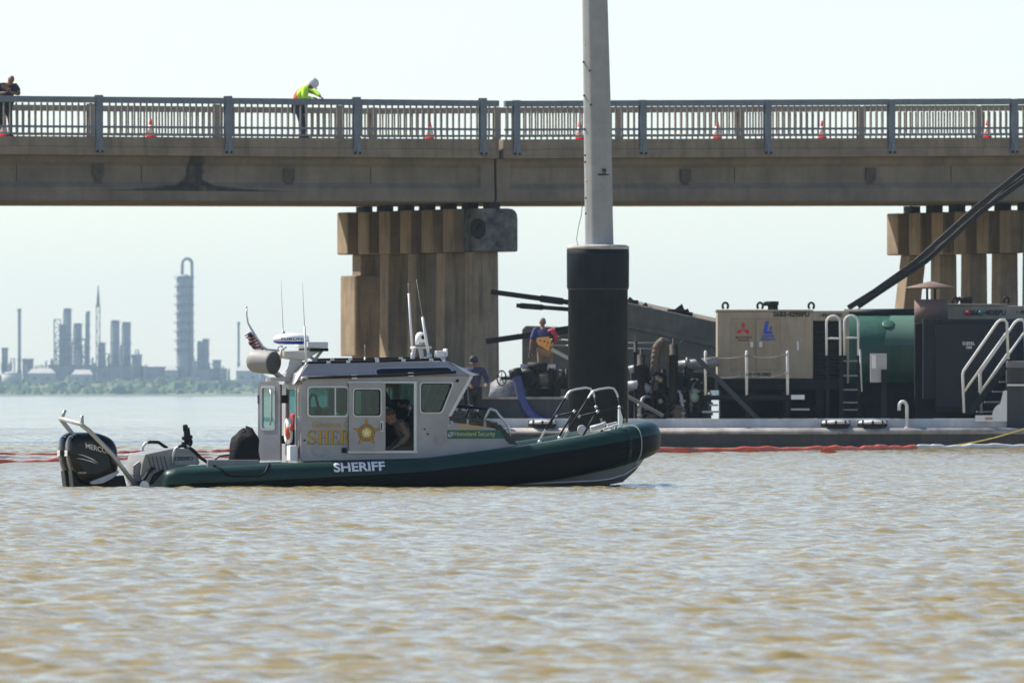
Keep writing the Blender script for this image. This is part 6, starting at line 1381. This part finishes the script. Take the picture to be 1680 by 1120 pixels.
m = MB(); m.bar(B(306, 736, VC), B(305, 700, VC), .06, .06); m.bar(B(312, 720, VC), B(309, 698, VC), .03, .03); m.box(B(299, 728, VC) , B(315, 722, VC) + Vector((0, .08, 0))); m.bar(B(299, 716, VC), B(315, 713, VC), .09, .05); m.ell(B(311, 722, VC - .03), .05, .05, .07, nu=8, nv=5); m.lathe([(.035, 0), (.04, .09), (.015, .1)], B(304, 704, VC), (0, 0, 1), 8); m.build('gun_mount', m_black, bo)['kind'] = 'stuff'
# hoses to the engines
for pts in ([(252, 764), (243, 772), (237, 782), (231, 788), (225, 788)], [(268, 768), (258, 777), (250, 787), (241, 793), (228, 794)], [(262, 770), (252, 776), (246, 790), (238, 796)]):
    q = [B(x, y, .58) for x, y in pts]; MB().tube(q, .026 if pts[0][0] != 262 else .012, 8).build('control_hose', m_rubber, bo)
c = B(237, 793, .5); MB().lathe([(.07, -.02), (.07, .02), (.03, .04), (.03, -.04)], c, (0, 1, 0), 14).build('roller', m_alu, bo)
# tow frame over the engines
m_tow = mat('tow_alu', (.46, .45, .43), .4, .5, var=.15)
vN, vF = .62, 1.98
q0 = [B(223, 794, vN), B(186, 744, vN), B(152, 709, vN), B(146, 703, vN), B(138, 697, vN), B(132, 692, vN)]
e = B(99, 683.5, vF); q1 = [q0[-1], B(118, 688, (vN + vF) / 2), B(103, 684, vF - .1), e]
m = MB(); m.tube(q0 + q1[1:], .034, 10); tow = m.build('tow_frame', m_tow, bo)
leg = [Vector((p.x, vF, p.z)) for p in q0[:4]]; MB().tube([e, B(104, 690, vF), B(117, 706, vF), Vector((leg[1].x, vF, leg[1].z)), leg[0]], .034, 10).build('tow_leg', m_tow, tow)
for x, y, v, x2, y2 in ((135, 693, vN + .1, 134.5, 678), (101, 684, vF - .05, 107, 669)): MB().tube([B(x, y, v), B(x2, y2, v)], .026, 8).build('tow_horn', m_tow, tow)
MB().prism([B(212, 796, vN), B(232, 796, vN), B(224, 788, vN), B(219, 784, vN)], (0, .05, 0)).build('tow_foot', m_tow, tow)
# life ring and white container by the aft doorway
m = MB(); c = B(483, 704, VS_ + .35) + Vector((-.09, 0, 0)); m.tube([c + Vector((.03 * 0, .10 * math.cos(a), .15 * math.sin(a))) for a in np.linspace(0, 6.2832, 19)], .05, 10, caps=False); lr = m.build('life_ring', m_white, bo); m = MB(); m.ell(c + Vector((-.02, -.10, -.02)), .05, .05, .11, nu=10, nv=7); m.ell(c + Vector((.02, -.13, .05)), .035, .04, .06, nu=9, nv=6); m.build('throw_bag', mat('throw_orange', (.65, .10, .02), .6), lr)
p0, p1 = B(477, 727, VS_ + .3), B(494, 753, VS_ + .3); m = MB(); m.box((p0.x - .05, VS_ + .1, p1.z), (ua - .03, VS_ + .38, p0.z)); m.build('deck_box', m_white, bo, bevel=.02)
m = MB(); m.box((ua - .02, VC - .2, B(480, 700, VC).z), (ua + .2, VC + .1, B(480, 675, VC).z)); m.build('first_aid_bag', mat('bag_red', (.35, .02, .02), .6), bo, bevel=.03)
# dark bag on the aft deck
t = fthing(BT, 'equipment_bag', 'lumpy black equipment bag on the aft deck beside the open door', 'bag')
rr = random.Random(4); c = B(401, 750, 1.35); rings = []
for hh_, s_ in ((-.14, .9), (0, 1.0), (.13, 1.02), (.25, .95), (.34, .8), (.40, .55), (.43, .15)): rings.append([Vector((c.x + (s_ * .22 + rr.uniform(-.02, .02)) * math.copysign(abs(math.cos(a)) ** .6, math.cos(a)), c.y + s_ * .2 * math.sin(a), c.z + hh_ + rr.uniform(-.025, .025) + (.05 * math.cos(a - .6) if hh_ > .2 else 0))) for a in np.linspace(0, 6.2832, 18, endpoint=False)])
MB().loft(rings, 0, True).build('bag_body', mat('bag_black', (.008, .008, .009), .8, var=.5, spec=.2, vscale=9, bump=.02, bscale=9), t)
MB().box((B(340, 760, .4).x, .35, B(340, 752, .4).z - .12), (B(424, 760, .4).x, .45, B(340, 748.5, .4).z - .02)).build('gunwale_cap', m_box, bo, bevel=.01)

# ================================================================ outboard engines
m_cowl = mat('cowl_black', (.004, .004, .005), .2, var=.15, vscale=3, spec=.3); m_cowl2 = mat('cowl_matte', (.008, .008, .009), .55, spec=.25)
m_silv = mat('engine_silver', (.36, .36, .37), .35, .4)
def engine(vc, lb):
    t = fthing(BT, 'outboard_engine', lb, 'outboard engine', 'twin outboard engines'); hw = .235
    vn = .78
    out = rpoly([(111, 737), (113, 717), (122, 707.5), (140, 705.5), (164, 706.5), (186, 716), (194.5, 731), (196, 765), (190, 781), (160, 792), (132, 790), (117, 768)], [14, 8, 8, 9, 9, 9, 9, 7, 7, 9, 9, 12], 4)
    P0 = [B(x, y, vn) for x, y in out]; cx_, cz_ = sum(p.x for p in P0) / len(P0), sum(p.z for p in P0) / len(P0)
    rings = []
    for f, s_ in ((-1.0, .62), (-.93, .80), (-.78, .915), (-.5, .98), (0, 1.0), (.5, .98), (.78, .915), (.93, .80), (1.0, .62)):
        rings.append([Vector((cx_ + (p.x - cx_) * s_, vc + hw * f, cz_ + (p.z - cz_) * s_)) for p in P0])
    cw = MB().loft(rings, 0, True).build('cowl', m_cowl, t)
    # ribbed rear face, chin and leg
    low = [(118, 768), (131, 790), (160, 792), (176, 787), (170, 802), (152, 812), (132, 812), (121, 796)]
    m = MB(); Q0 = [B(x, y, vn) for x, y in low]; m.loft([[Vector((p.x, vc + w_, p.z)) for p in Q0] for w_ in (-.17, -.15, .15, .17)], 0, False); m.build('chin', m_cowl2, t, bevel=.02)
    a_, b2 = B(140, 800, vn), B(162, 800, vn); m = MB(); m.box((a_.x, vc - .09, -.75), (b2.x, vc + .09, a_.z)); m.build('leg', m_cowl2, t, bevel=.03)
    m = MB(); m.lathe([(.02, -.3), (.09, -.1), (.09, .25), (.03, .4)], ((a_.x + b2.x) / 2, vc, -.7), (1, 0, 0), 12); m.build('gearcase', m_cowl2, t)
    m = MB(); 
    for k in range(3): m.add([Vector((-.28, 0, -.7)) + Vector((a_.x - .0, vc, 0)) + Vector((dx_, .16 * math.cos(R(120 * k + da)) * rr_, .16 * math.sin(R(120 * k + da)) * rr_)) for dx_, da, rr_ in ((0, 0, .2), (-.03, -25, 1), (.03, 25, 1))], [(0, 1, 2)])
    m.build('propeller', m_silv, t)
    # silver shoulder plate
    m = MB(); lp = [(146, 788), (149, 786), (193, 768.5), (195, 771), (184, 781), (168, 789.5), (150, 791.5)]; q_ = [B(x, y, vn) for x, y in lp]; m.prism([Vector((p.x, vc - hw - .012, p.z)) for p in q_], (0, .06, 0)); m.build('shoulder_plate', m_silv, t, bevel=.006); MB().prism([Vector((p.x, vc + hw + .012, p.z)) for p in q_], (0, -.06, 0)).build('shoulder_plate', m_silv, t, bevel=.006)
    m = MB(); lp = [(176, 781), (204, 776), (210, 800), (178, 803)]; q_ = [B(x, y, vn) for x, y in lp]; m.prism([Vector((p.x, vc - .16, p.z)) for p in q_], (0, .32, 0)); m.build('mount_bracket', m_cowl2, t, bevel=.015)
    # vents on the rear shoulder
    for k in range(3): a2, b3 = B(113.5 + k * 5.5, 716 - k * 3.2, vn), B(118.5 + k * 5.5, 714 - k * 3.0, vn); m = MB(); m.bar(Vector((a2.x, vc - hw * .78, a2.z)), Vector((b3.x, vc - hw * .78, b3.z)), .05, .02); m.build('cowl_vent', m_cowl2, cw)
    if vc < VC:
        vt = vc - hw - .006
        m = MB(); v2, f2 = text2d('MERCURY', 1.0, .012, .0, .95); q_ = fit(v2, 0, 47, 0, 8.6); sl_ = math.tan(R(15))
        m.add([B(141 + x - y * .10, 731.5 + x * sl_ - y, vt + (.035 if x > 40 else .0) + z * .02) for x, y, z in q_], f2); m.build('lettering', mat('engine_text', (.66, .66, .68), .4), cw)
        m = MB()
        for (p, q_) in (((127, 741.5), (162, 757)), ((124, 748), (160, 758))): 
            dx_, dy_ = q_[0] - p[0], q_[1] - p[1]; plate(m, BT, vt + .003, [[p, (p[0] + dx_ * .3, p[1] + dy_ * .12 - .3), (p[0] + dx_ * .7, p[1] + dy_ * .5 - .6), q_, (p[0] + dx_ * .68, p[1] + dy_ * .55 + .3), (p[0] + dx_ * .3, p[1] + dy_ * .17 + .3)]], .012)
        ptext(m, BT, vt + .003, 'VERADO', 128, 142, 770.5, 773.5, bold=.01, space=1.2, depth=.012); m.build('stripe', mat('engine_text', (.66, .66, .68), .4), cw)
    m = MB(); x_0 = B(112.2, 741, vn).x; v2, f2 = text2d('300', 1.0, .03); q_ = fit(v2, .12, -.12, 0, .085); m.add([Vector((x_0 - .012 + z * .006, vc + x - .05, B(112, 745, vn).z + y)) for x, y, z in q_], f2); m.build('lettering', mat('engine_text', (.66, .66, .68), .4), cw)
engine(VC - .33, 'nearer black outboard engine with white brand lettering, at the stern')
engine(VC + .33, 'farther black outboard engine, mostly hidden behind the nearer one')
# ================================================================ people
m_skin1 = mat('skin_tan', (.36, .19, .12), .6); m_skin2 = mat('skin_brown', (.20, .10, .065), .6)
def skin(pts, edges, root, lv=2):
    me = bpy.data.meshes.new('s'); bm = bmesh.new(); lay = bm.verts.layers.skin.verify(); vd = {}
    for k, (p, r) in pts.items():
        v = bm.verts.new(p); v[lay].radius = (r, r); v[lay].use_root = (k == root); vd[k] = v
    for a, b in edges: bm.edges.new((vd[a], vd[b]))
    bm.to_mesh(me); bm.free()
    def mods(o): o.modifiers.new('k', 'SKIN').use_smooth_shade = True; s_ = o.modifiers.new('s', 'SUBSURF'); s_.levels = lv
    r_ = eval_mesh(me, mods); bpy.data.meshes.remove(me); return r_
def hand(mb, wrist, direc, palm_n, sc=1.0):
    d = Vector(direc).normalized(); n = Vector(palm_n); n = (n - d * n.dot(d)).normalized(); s_ = d.cross(n)
    rot = Matrix((s_, n, d)).transposed(); mb.ell(wrist + d * .05 * sc, .042 * sc, .018 * sc, .055 * sc, nu=10, nv=7, rot=rot)
    for k, (o_, L_) in enumerate(((-.03, .065), (-.01, .075), (.01, .072), (.03, .055))):
        b = wrist + d * .085 * sc + s_ * o_ * sc; q = b + d * L_ * .55 * sc + n * .008 * sc; mb.tube([b - d * .02 * sc, b, q, q + d * L_ * .4 * sc + n * .028 * sc], [.009 * sc, .0095 * sc, .009 * sc, .007 * sc], 6)
    b = wrist + d * .03 * sc - s_ * .038 * sc; mb.tube([b, b + (d * .7 - s_ * .7) * .035 * sc, b + (d * .85 - s_ * .5) * .065 * sc + n * .015], [.011 * sc, .0105 * sc, .008 * sc], 6)
def person(label, loc, J, skinm, shirt, trousers, shoes=(.02, .02, .02), sleeve=.55, hair=None, face=(0, -1, 0), vest=None, helmet=None, bulk=1.0, group=None, hs=1.0):
    """J: joints in metres from the feet point; x right, y away, z up."""
    t = thing('person', label, 'person', loc, 0, group); J = {k: Vector(v) for k, v in J.items()}
    fwd = Vector(face).normalized()
    r = dict(pel=.125, spi=.115, che=.14, nec=.055, shL=.065, shR=.065, elL=.043, elR=.043, wrL=.03, wrR=.03, hiL=.085, hiR=.085, knL=.058, knR=.058, anL=.04, anR=.04, toL=.035, toR=.035)
    for k in ('pel', 'spi', 'che', 'shL', 'shR', 'elL', 'elR', 'hiL', 'hiR'): r[k] *= bulk
    E = [('pel', 'spi'), ('spi', 'che'), ('che', 'nec')] + [(a + s_, b + s_) for s_ in 'LR' for a, b in (('sh', 'el'), ('el', 'wr'), ('hi', 'kn'), ('kn', 'an'), ('an', 'to'))] + [('che', 'shL'), ('che', 'shR'), ('pel', 'hiL'), ('pel', 'hiR')]
    thin = dict(pel=.8, spi=.78, che=.78, shL=.8, shR=.8, hiL=.8, hiR=.8, knL=.85, knR=.85)
    v2, f2 = skin({k: (J[k], r[k] * thin.get(k, 1)) for k in r}, E, 'pel'); mb = MB(); mb.add(v2, f2, 0, True)
    # head: skull, jaw, nose, brow, ears
    hd = J['hd']; upv = (hd - J['nec']).normalized(); upv = (upv + Vector((0, 0, .3))).normalized(); fw = (fwd - upv * fwd.dot(upv)).normalized(); sd_ = fw.cross(upv); rot = Matrix((sd_, fw, upv)).transposed()
    mb.tube([J['nec'] - upv * .03, hd - upv * .05], [.058, .055], 10)
    mb.ell(hd + upv * .02, .076 * hs, .095 * hs, .105 * hs, nu=14, nv=10, rot=rot); mb.ell(hd + fw * .035 * hs - upv * .055 * hs, .055 * hs, .06 * hs, .065 * hs, nu=12, nv=8, rot=rot); mb.ell(hd + fw * .095 - upv * .015, .014, .018, .026, nu=8, nv=6, rot=rot)
    for s_ in (-1, 1): mb.ell(hd + sd_ * .077 * s_ - upv * .005, .012, .02, .03, nu=8, nv=6, rot=rot)
    for s_ in 'LR': d = J['wr' + s_] - J['el' + s_]; hd_ = J.get('ha' + s_); hand(mb, J['wr' + s_], (hd_ - J['wr' + s_]) if hd_ else d, (0, -.3, -1))
    body = mb.build('body', skinm, t, recalc=False)
    m = MB()
    for s_ in (-1, 1): m.ell(hd + sd_ * .03 * s_ + fw * .089 + upv * .012, .012, .008, .007, nu=8, nv=5, rot=rot)
    m.build('eyes', m_black, body); m = MB(); m.ell(hd + fw * .092 - upv * .062, .024, .008, .006, nu=8, nv=5, rot=rot); m.build('mouth', mat('lip', (.2, .07, .06), .6), body)
    def cloth(name, chains, mt, root):
        v3, f3 = skin(chains[0], chains[1], root); q = MB(); q.add(v3, f3, 0, True); return q.build(name, mt, t, recalc=False)
    g = 1.16
    S_ = {k: (J[k], r[k] * g) for k in ('pel', 'spi', 'che', 'shL', 'shR')}; Es = [('pel', 'spi'), ('spi', 'che'), ('che', 'shL'), ('che', 'shR'), ('che', 'ncb')]; S_['ncb'] = (J['che'].lerp(J['nec'], .75), .075)
    for s_ in 'LR':
        if sleeve <= 1: S_['e' + s_] = (J['sh' + s_].lerp(J['el' + s_], sleeve), r['elL'] * 1.55); Es.append(('sh' + s_, 'e' + s_))
        else: S_['e' + s_] = (J['el' + s_], r['elL'] * 1.45); S_['w' + s_] = (J['el' + s_].lerp(J['wr' + s_], .92), r['wrL'] * 1.5); Es += [('sh' + s_, 'e' + s_), ('e' + s_, 'w' + s_)]
    cloth('shirt', (S_, Es), shirt, 'che')
    T = {k: (J[k], r[k] * 1.13) for k in ('pel', 'hiL', 'hiR', 'knL', 'knR')}; Et = [('pel', 'hiL'), ('pel', 'hiR')]
    for s_ in 'LR': T['an' + s_] = (J['kn' + s_].lerp(J['an' + s_], .93), .066); Et += [('hi' + s_, 'kn' + s_), ('kn' + s_, 'an' + s_)]
    cloth('trousers', (T, Et), trousers, 'pel')
    shm = mat('shoe_%d' % int(shoes[0] * 1000), shoes, .6)
    for s_ in 'LR':
        d = (J['to' + s_] - J['an' + s_]); d.z = 0; dl = d.normalized() if d.length > .01 else fwd; a_ = J['an' + s_]; q = MB(); z0 = min(J['an' + s_].z, J['to' + s_].z) - .03
        q.loft([[a_ + dl * x + dl.cross(Vector((0, 0, 1))) * (w_ * c) + Vector((0, 0, zz - a_.z + z0)) for c, zz in ((-1, 0), (1, 0), (1, h * .6), (.6, h), (-.6, h), (-1, h * .6))] for x, w_, h in ((-.08, .035, .08), (-.05, .045, .12), (.04, .047, .11), (.12, .05, .075), (.19, .03, .04))], 0, False); q.build('shoe', shm, t, bevel=.01)
    if hair:
        q = MB(); rings = []
        for i in range(7):
            th = i / 6 * R(100); ring = []
            for j in range(16): an = 2 * math.pi * j / 16; front = max(0, math.cos(an)); tt = th * (1 - .45 * front); ring.append(hd + upv * .02 + rot @ Vector((.082 * math.sin(tt) * math.sin(an), .101 * math.sin(tt) * math.cos(an), .112 * math.cos(tt))))
            rings.append(ring)
        q.loft(rings, 0, True); q.build('hair', hair, t)
    if helmet:
        q = MB(); rings = []
        for sc_, h in ((1.02, -.005), (1.05, .02), (1.04, .06), (.93, .10), (.7, .128), (.35, .142), (.05, .145)): rings.append([hd + upv * (.03 + h) + rot @ Vector((.103 * hs * sc_ * math.cos(a), .128 * hs * sc_ * math.sin(a), h * (hs - 1))) for a in np.linspace(0, 6.2832, 20, endpoint=False)])
        q.loft(rings, 0, True); hm_ = q.build('helmet', helmet, t)
        q = MB(); q.loft([[hd + upv * (.025 - .02 * f) + rot @ Vector(((.108 + .012 * f) * hs * math.cos(a), (.13 + .05 * f * max(0, math.sin(a))) * hs * math.sin(a), 0)) for a in np.linspace(0, 6.2832, 24, endpoint=False)] for f in (0, 1)], 0, True, caps=False); q.tube([hd + upv * .06 + rot @ Vector((0, .11 * math.cos(a), .115 * math.sin(a))) for a in np.linspace(.2, 2.94, 10)], .012, 6); q.build('brim', helmet, hm_)
    if vest:
        Vv = {'pel': (J['pel'].lerp(J['spi'], .3), .150), 'spi': (J['spi'], r['spi'] * 1.36), 'che': (J['che'].lerp(J['nec'], .12), r['che'] * 1.42), 'ncb': (J['che'].lerp(J['nec'], .6), .085)}
        for s_ in 'LR': Vv['s' + s_] = (J['che'].lerp(J['sh' + s_], .62), .095)
        vo = cloth('safety_vest', (Vv, [('pel', 'spi'), ('spi', 'che'), ('che', 'ncb'), ('che', 'sL'), ('che', 'sR')]), vest, 'che')
    return t

# helmeted worker bending over the rail
def deck_pt(px, v): p = BR.L(px, 227, v); p.z = deck_z(px, v); return BR.W(p)
J = dict(pel=(-.04, .02, .92), spi=(-.03, -.03, 1.12), che=(.10, -.13, 1.32), nec=(.24, -.20, 1.43), hd=(.335, -.25, 1.485), shL=(.14, -.33, 1.36), shR=(.16, .08, 1.37), elL=(.10, -.44, 1.13), elR=(.44, -.10, 1.26), wrL=(.33, -.40, 1.12), wrR=(.56, -.28, 1.15),
         hiL=(-.05, -.10, .88), hiR=(-.03, .12, .88), knL=(.02, -.12, .48), knR=(.10, .12, .48), anL=(.04, -.05, .08), anR=(.14, .15, .08), toL=(.16, -.09, .04), toR=(.26, .12, .04))
person('worker in white helmet and lime and orange vest bending over the bridge railing', deck_pt(492, .55), {k: Vector(v) * 1.07 for k, v in J.items()}, m_skin2, mat('shirt_lime', (.45, .80, .03), .7), mat('jeans_navy', (.025, .035, .075), .8), (.05, .035, .025), 2, None, (.75, -.35, -.55), mat('vest_orange', (.85, .13, .035), .6), mat('helmet_white', (.62, .65, .72), .35), bulk=1.3, hs=1.18)
# bald man in navy leaning on the rail at the left edge
J = dict(pel=(-.10, .30, .93), spi=(-.09, .18, 1.14), che=(-.05, .02, 1.36), nec=(.04, -.10, 1.50), hd=(.09, -.18, 1.585), shL=(.20, -.02, 1.42), shR=(-.28, .0, 1.42), elL=(.32, -.16, 1.20), elR=(-.30, -.18, 1.20), wrL=(.10, -.30, 1.24), wrR=(-.03, -.30, 1.25), haL=(.04, -.30, 1.33), haR=(.03, -.30, 1.33),
         hiL=(.0, .30, .88), hiR=(-.20, .30, .88), knL=(.05, .20, .48), knR=(-.20, .22, .48), anL=(.06, .28, .08), anR=(-.2, .32, .08), toL=(.14, .15, .04), toR=(-.14, .18, .04))
person('bald man in navy polo leaning on the bridge railing at the left edge', deck_pt(13, .45), {k: Vector(v) * 1.03 for k, v in J.items()}, m_skin2, mat('polo_navy', (.012, .014, .03), .8), mat('trousers_black', (.012, .012, .014), .8), (.012, .012, .012), .75, None, (.1, -.75, -.75), bulk=1.5, hs=1.2)
# man in blue shirt on the platform, back to us, carrying an orange board
J = dict(pel=(.05, 0, .98), spi=(.04, .02, 1.18), che=(.02, .04, 1.42), nec=(-.02, .05, 1.57), hd=(-.01, .05, 1.68), shL=(-.20, .05, 1.49), shR=(.23, .04, 1.48), elL=(-.30, -.02, 1.18), elR=(.33, .06, 1.22), wrL=(-.33, -.05, .93), wrR=(.22, .22, 1.05), hiL=(-.06, 0, .92), hiR=(.16, 0, .92), knL=(-.07, -.03, .50), knR=(.18, .03, .5), anL=(-.08, .03, .08), anR=(.2, .06, .08), toL=(-.09, .18, .04), toR=(.22, .2, .04))
pm = Q(891, 600, VM + .55); pm.z = Q(891, 521.5, VM + .55).z - 1.80
tb = person('man in blue shirt and tan trousers with his back turned, behind the pipe manifold', BG.W(pm), J, m_skin2, mat('tee_blue', (.035, .045, .15), .8), mat('trousers_tan', (.26, .17, .09), .8), (.03, .025, .02), .9, mat('hair_grey', (.16, .14, .12), .8), (0, 1, 0), bulk=1.2)
t = thing('plank_stand', 'dark step block hidden under the man in blue', 'step', BG.W((pm.x, VM + .55, zp + .02)))
if pm.z - zp - .02 > .03: MB().box((-.35, -.25, 0), (.35, .35, pm.z - zp - .02)).build('step_body', m_dark, t, bevel=.01)
t = fthing(BG, 'rescue_board', 'orange-yellow board with hand holes hanging at the back of the man in blue', 'board')
lp = rpoly([(881, 553.5), (900, 552), (904.5, 557), (903.5, 565), (900, 575.5), (893, 571), (882, 565), (879.5, 558)], 2.5); m = MB(); plate(m, BG, VM + .28, [lp] + [disc(x, y, r_, 10) for x, y, r_ in ((886.5, 558.5, 1.5), (893, 560, 1.6), (899, 561.5, 1.4), (897, 567, 1.0))], .06); m.build('panel', mat('board_orange', (.80, .36, .07), .5, var=.15), t, bevel=.008)
m = MB(); m.tube([Q(900, 555, VM + .3), Q(906, 551, VM + .35), Q(908, 560, VM + .4)], .02, 6); m.build('strap', m_dark, t)
t = fthing(BG, 'life_vest', 'red life vest slung over the right shoulder of the man in blue', 'life vest')
m = MB(); 
c = Q(908, 549, VM + .5); rot = Quaternion((0, 1, 0), R(25)).to_matrix(); m.tube([c + Vector((-.13, -.05, .10)), c + Vector((-.02, -.16, .12)), c + Vector((.06, -.15, -.02)), c + Vector((.05, -.12, -.16))], [.04, .06, .065, .045], 10); m.build('foam', mat('vest_red', (.42, .03, .04), .7, var=.3, vscale=8), t)
MB().tube([c + Vector((-.05, -.13, .05)), c + Vector((.06, -.13, .0)), c + Vector((.13, -.05, -.05))], .018, 6).build('strap', mat('strap_white', (.6, .6, .6), .6), t)
# crewman on the barge behind the windshield
J = dict(pel=(0, 0, .95), spi=(.02, 0, 1.15), che=(.02, 0, 1.36), nec=(.0, -.02, 1.50), hd=(-.02, -.04, 1.60), shL=(-.18, 0, 1.42), shR=(.20, 0, 1.42), elL=(-.22, -.1, 1.14), elR=(.30, -.1, 1.16), wrL=(-.12, -.3, 1.05), wrR=(.28, -.34, 1.08), hiL=(-.1, 0, .9), hiR=(.1, 0, .9), knL=(-.1, -.04, .48), knR=(.11, -.04, .48), anL=(-.1, .02, .08), anR=(.12, .02, .08), toL=(-.12, -.13, .04), toR=(.14, -.13, .04))
pm2 = Q(779, 600, 1.0); pm2.z = Q(779, 585, 1.0).z - 1.73; pm2.y = .85
MBx = person('crewman in purple shirt and black cap just ahead of the boat windshield', BG.W((pm2.x, .38, ZD)), {k: Vector(v) * (Q(779, 585, .38).z - ZD) / 1.735 for k, v in J.items()}, m_skin2, mat('shirt_purple', (.04, .035, .085), .8), mat('trousers_black', (.012, .012, .014), .8), (.012, .012, .012), 2, mat('hair_black', (.01, .01, .01), .8), (-.3, -1, -.3), None, mat('cap_black', (.012, .012, .014), .7))
# crew inside the boat
FZ = zf
def boat_pt(px, v): p = B(px, 700, v); p.z = FZ; return BT.W(p)
J = dict(pel=(0, 0, .95), spi=(.0, 0, 1.12), che=(.03, 0, 1.28), nec=(.06, -.0, 1.40), hd=(.09, -.0, 1.48), shL=(.03, -.18, 1.33), shR=(.03, .18, 1.33), elL=(.12, -.24, 1.08), elR=(.14, .2, 1.1), wrL=(.32, -.16, 1.05), wrR=(.34, .1, 1.08), hiL=(0, -.1, .88), hiR=(0, .1, .88), knL=(.1, -.1, .47), knR=(.08, .1, .47), anL=(.02, -.1, .08), anR=(.0, .1, .08), toL=(.15, -.1, .04), toR=(.13, .1, .04))
person('helmsman in dark clothes standing inside the cabin behind the sliding door', boat_pt(620, VC + .15), J, m_skin1, mat('shirt_black', (.015, .015, .016), .8), mat('trousers_black', (.012, .012, .014), .8), (.012, .012, .012), 2, mat('hair_black', (.01, .01, .01), .8), (1, 0, 0))
J = dict(pel=(.14, .02, .42), spi=(.08, .0, .58), che=(-.02, -.03, .74), nec=(-.12, -.06, .84), hd=(-.18, -.08, .90), shL=(-.04, .14, .78), shR=(-.02, -.20, .78), elL=(.0, .22, .56), elR=(.10, -.26, .60), wrL=(-.16, .12, .46), wrR=(-.08, -.24, .46), hiL=(.12, .12, .40), hiR=(.12, -.10, .40), knL=(-.22, .14, .42), knR=(-.22, -.14, .42), anL=(-.22, .14, .08), anR=(-.24, -.14, .08), toL=(-.36, .14, .04), toR=(-.38, -.14, .04))
person('crewman in khaki hunched forward in the open cabin doorway', boat_pt(660, VC - .42), J, m_skin1, mat('shirt_khaki', (.15, .125, .09), .8), mat('trousers_khaki', (.12, .10, .07), .8), (.02, .02, .02), 2, mat('hair_brown', (.10, .05, .03), .8), (-.8, -.3, -.5))

for o in C.objects:      # the boat with all that is on it floats a little deeper
    if o.parent is None and (abs(o.location.x - BT.ox) < 1e-4 and abs(o.location.y - BT.oy) < 1e-4 or o.get('label', '').startswith(('helmsman', 'crewman in khaki'))): o.location.z -= 0.028
bpy.data.scenes.remove(TS)
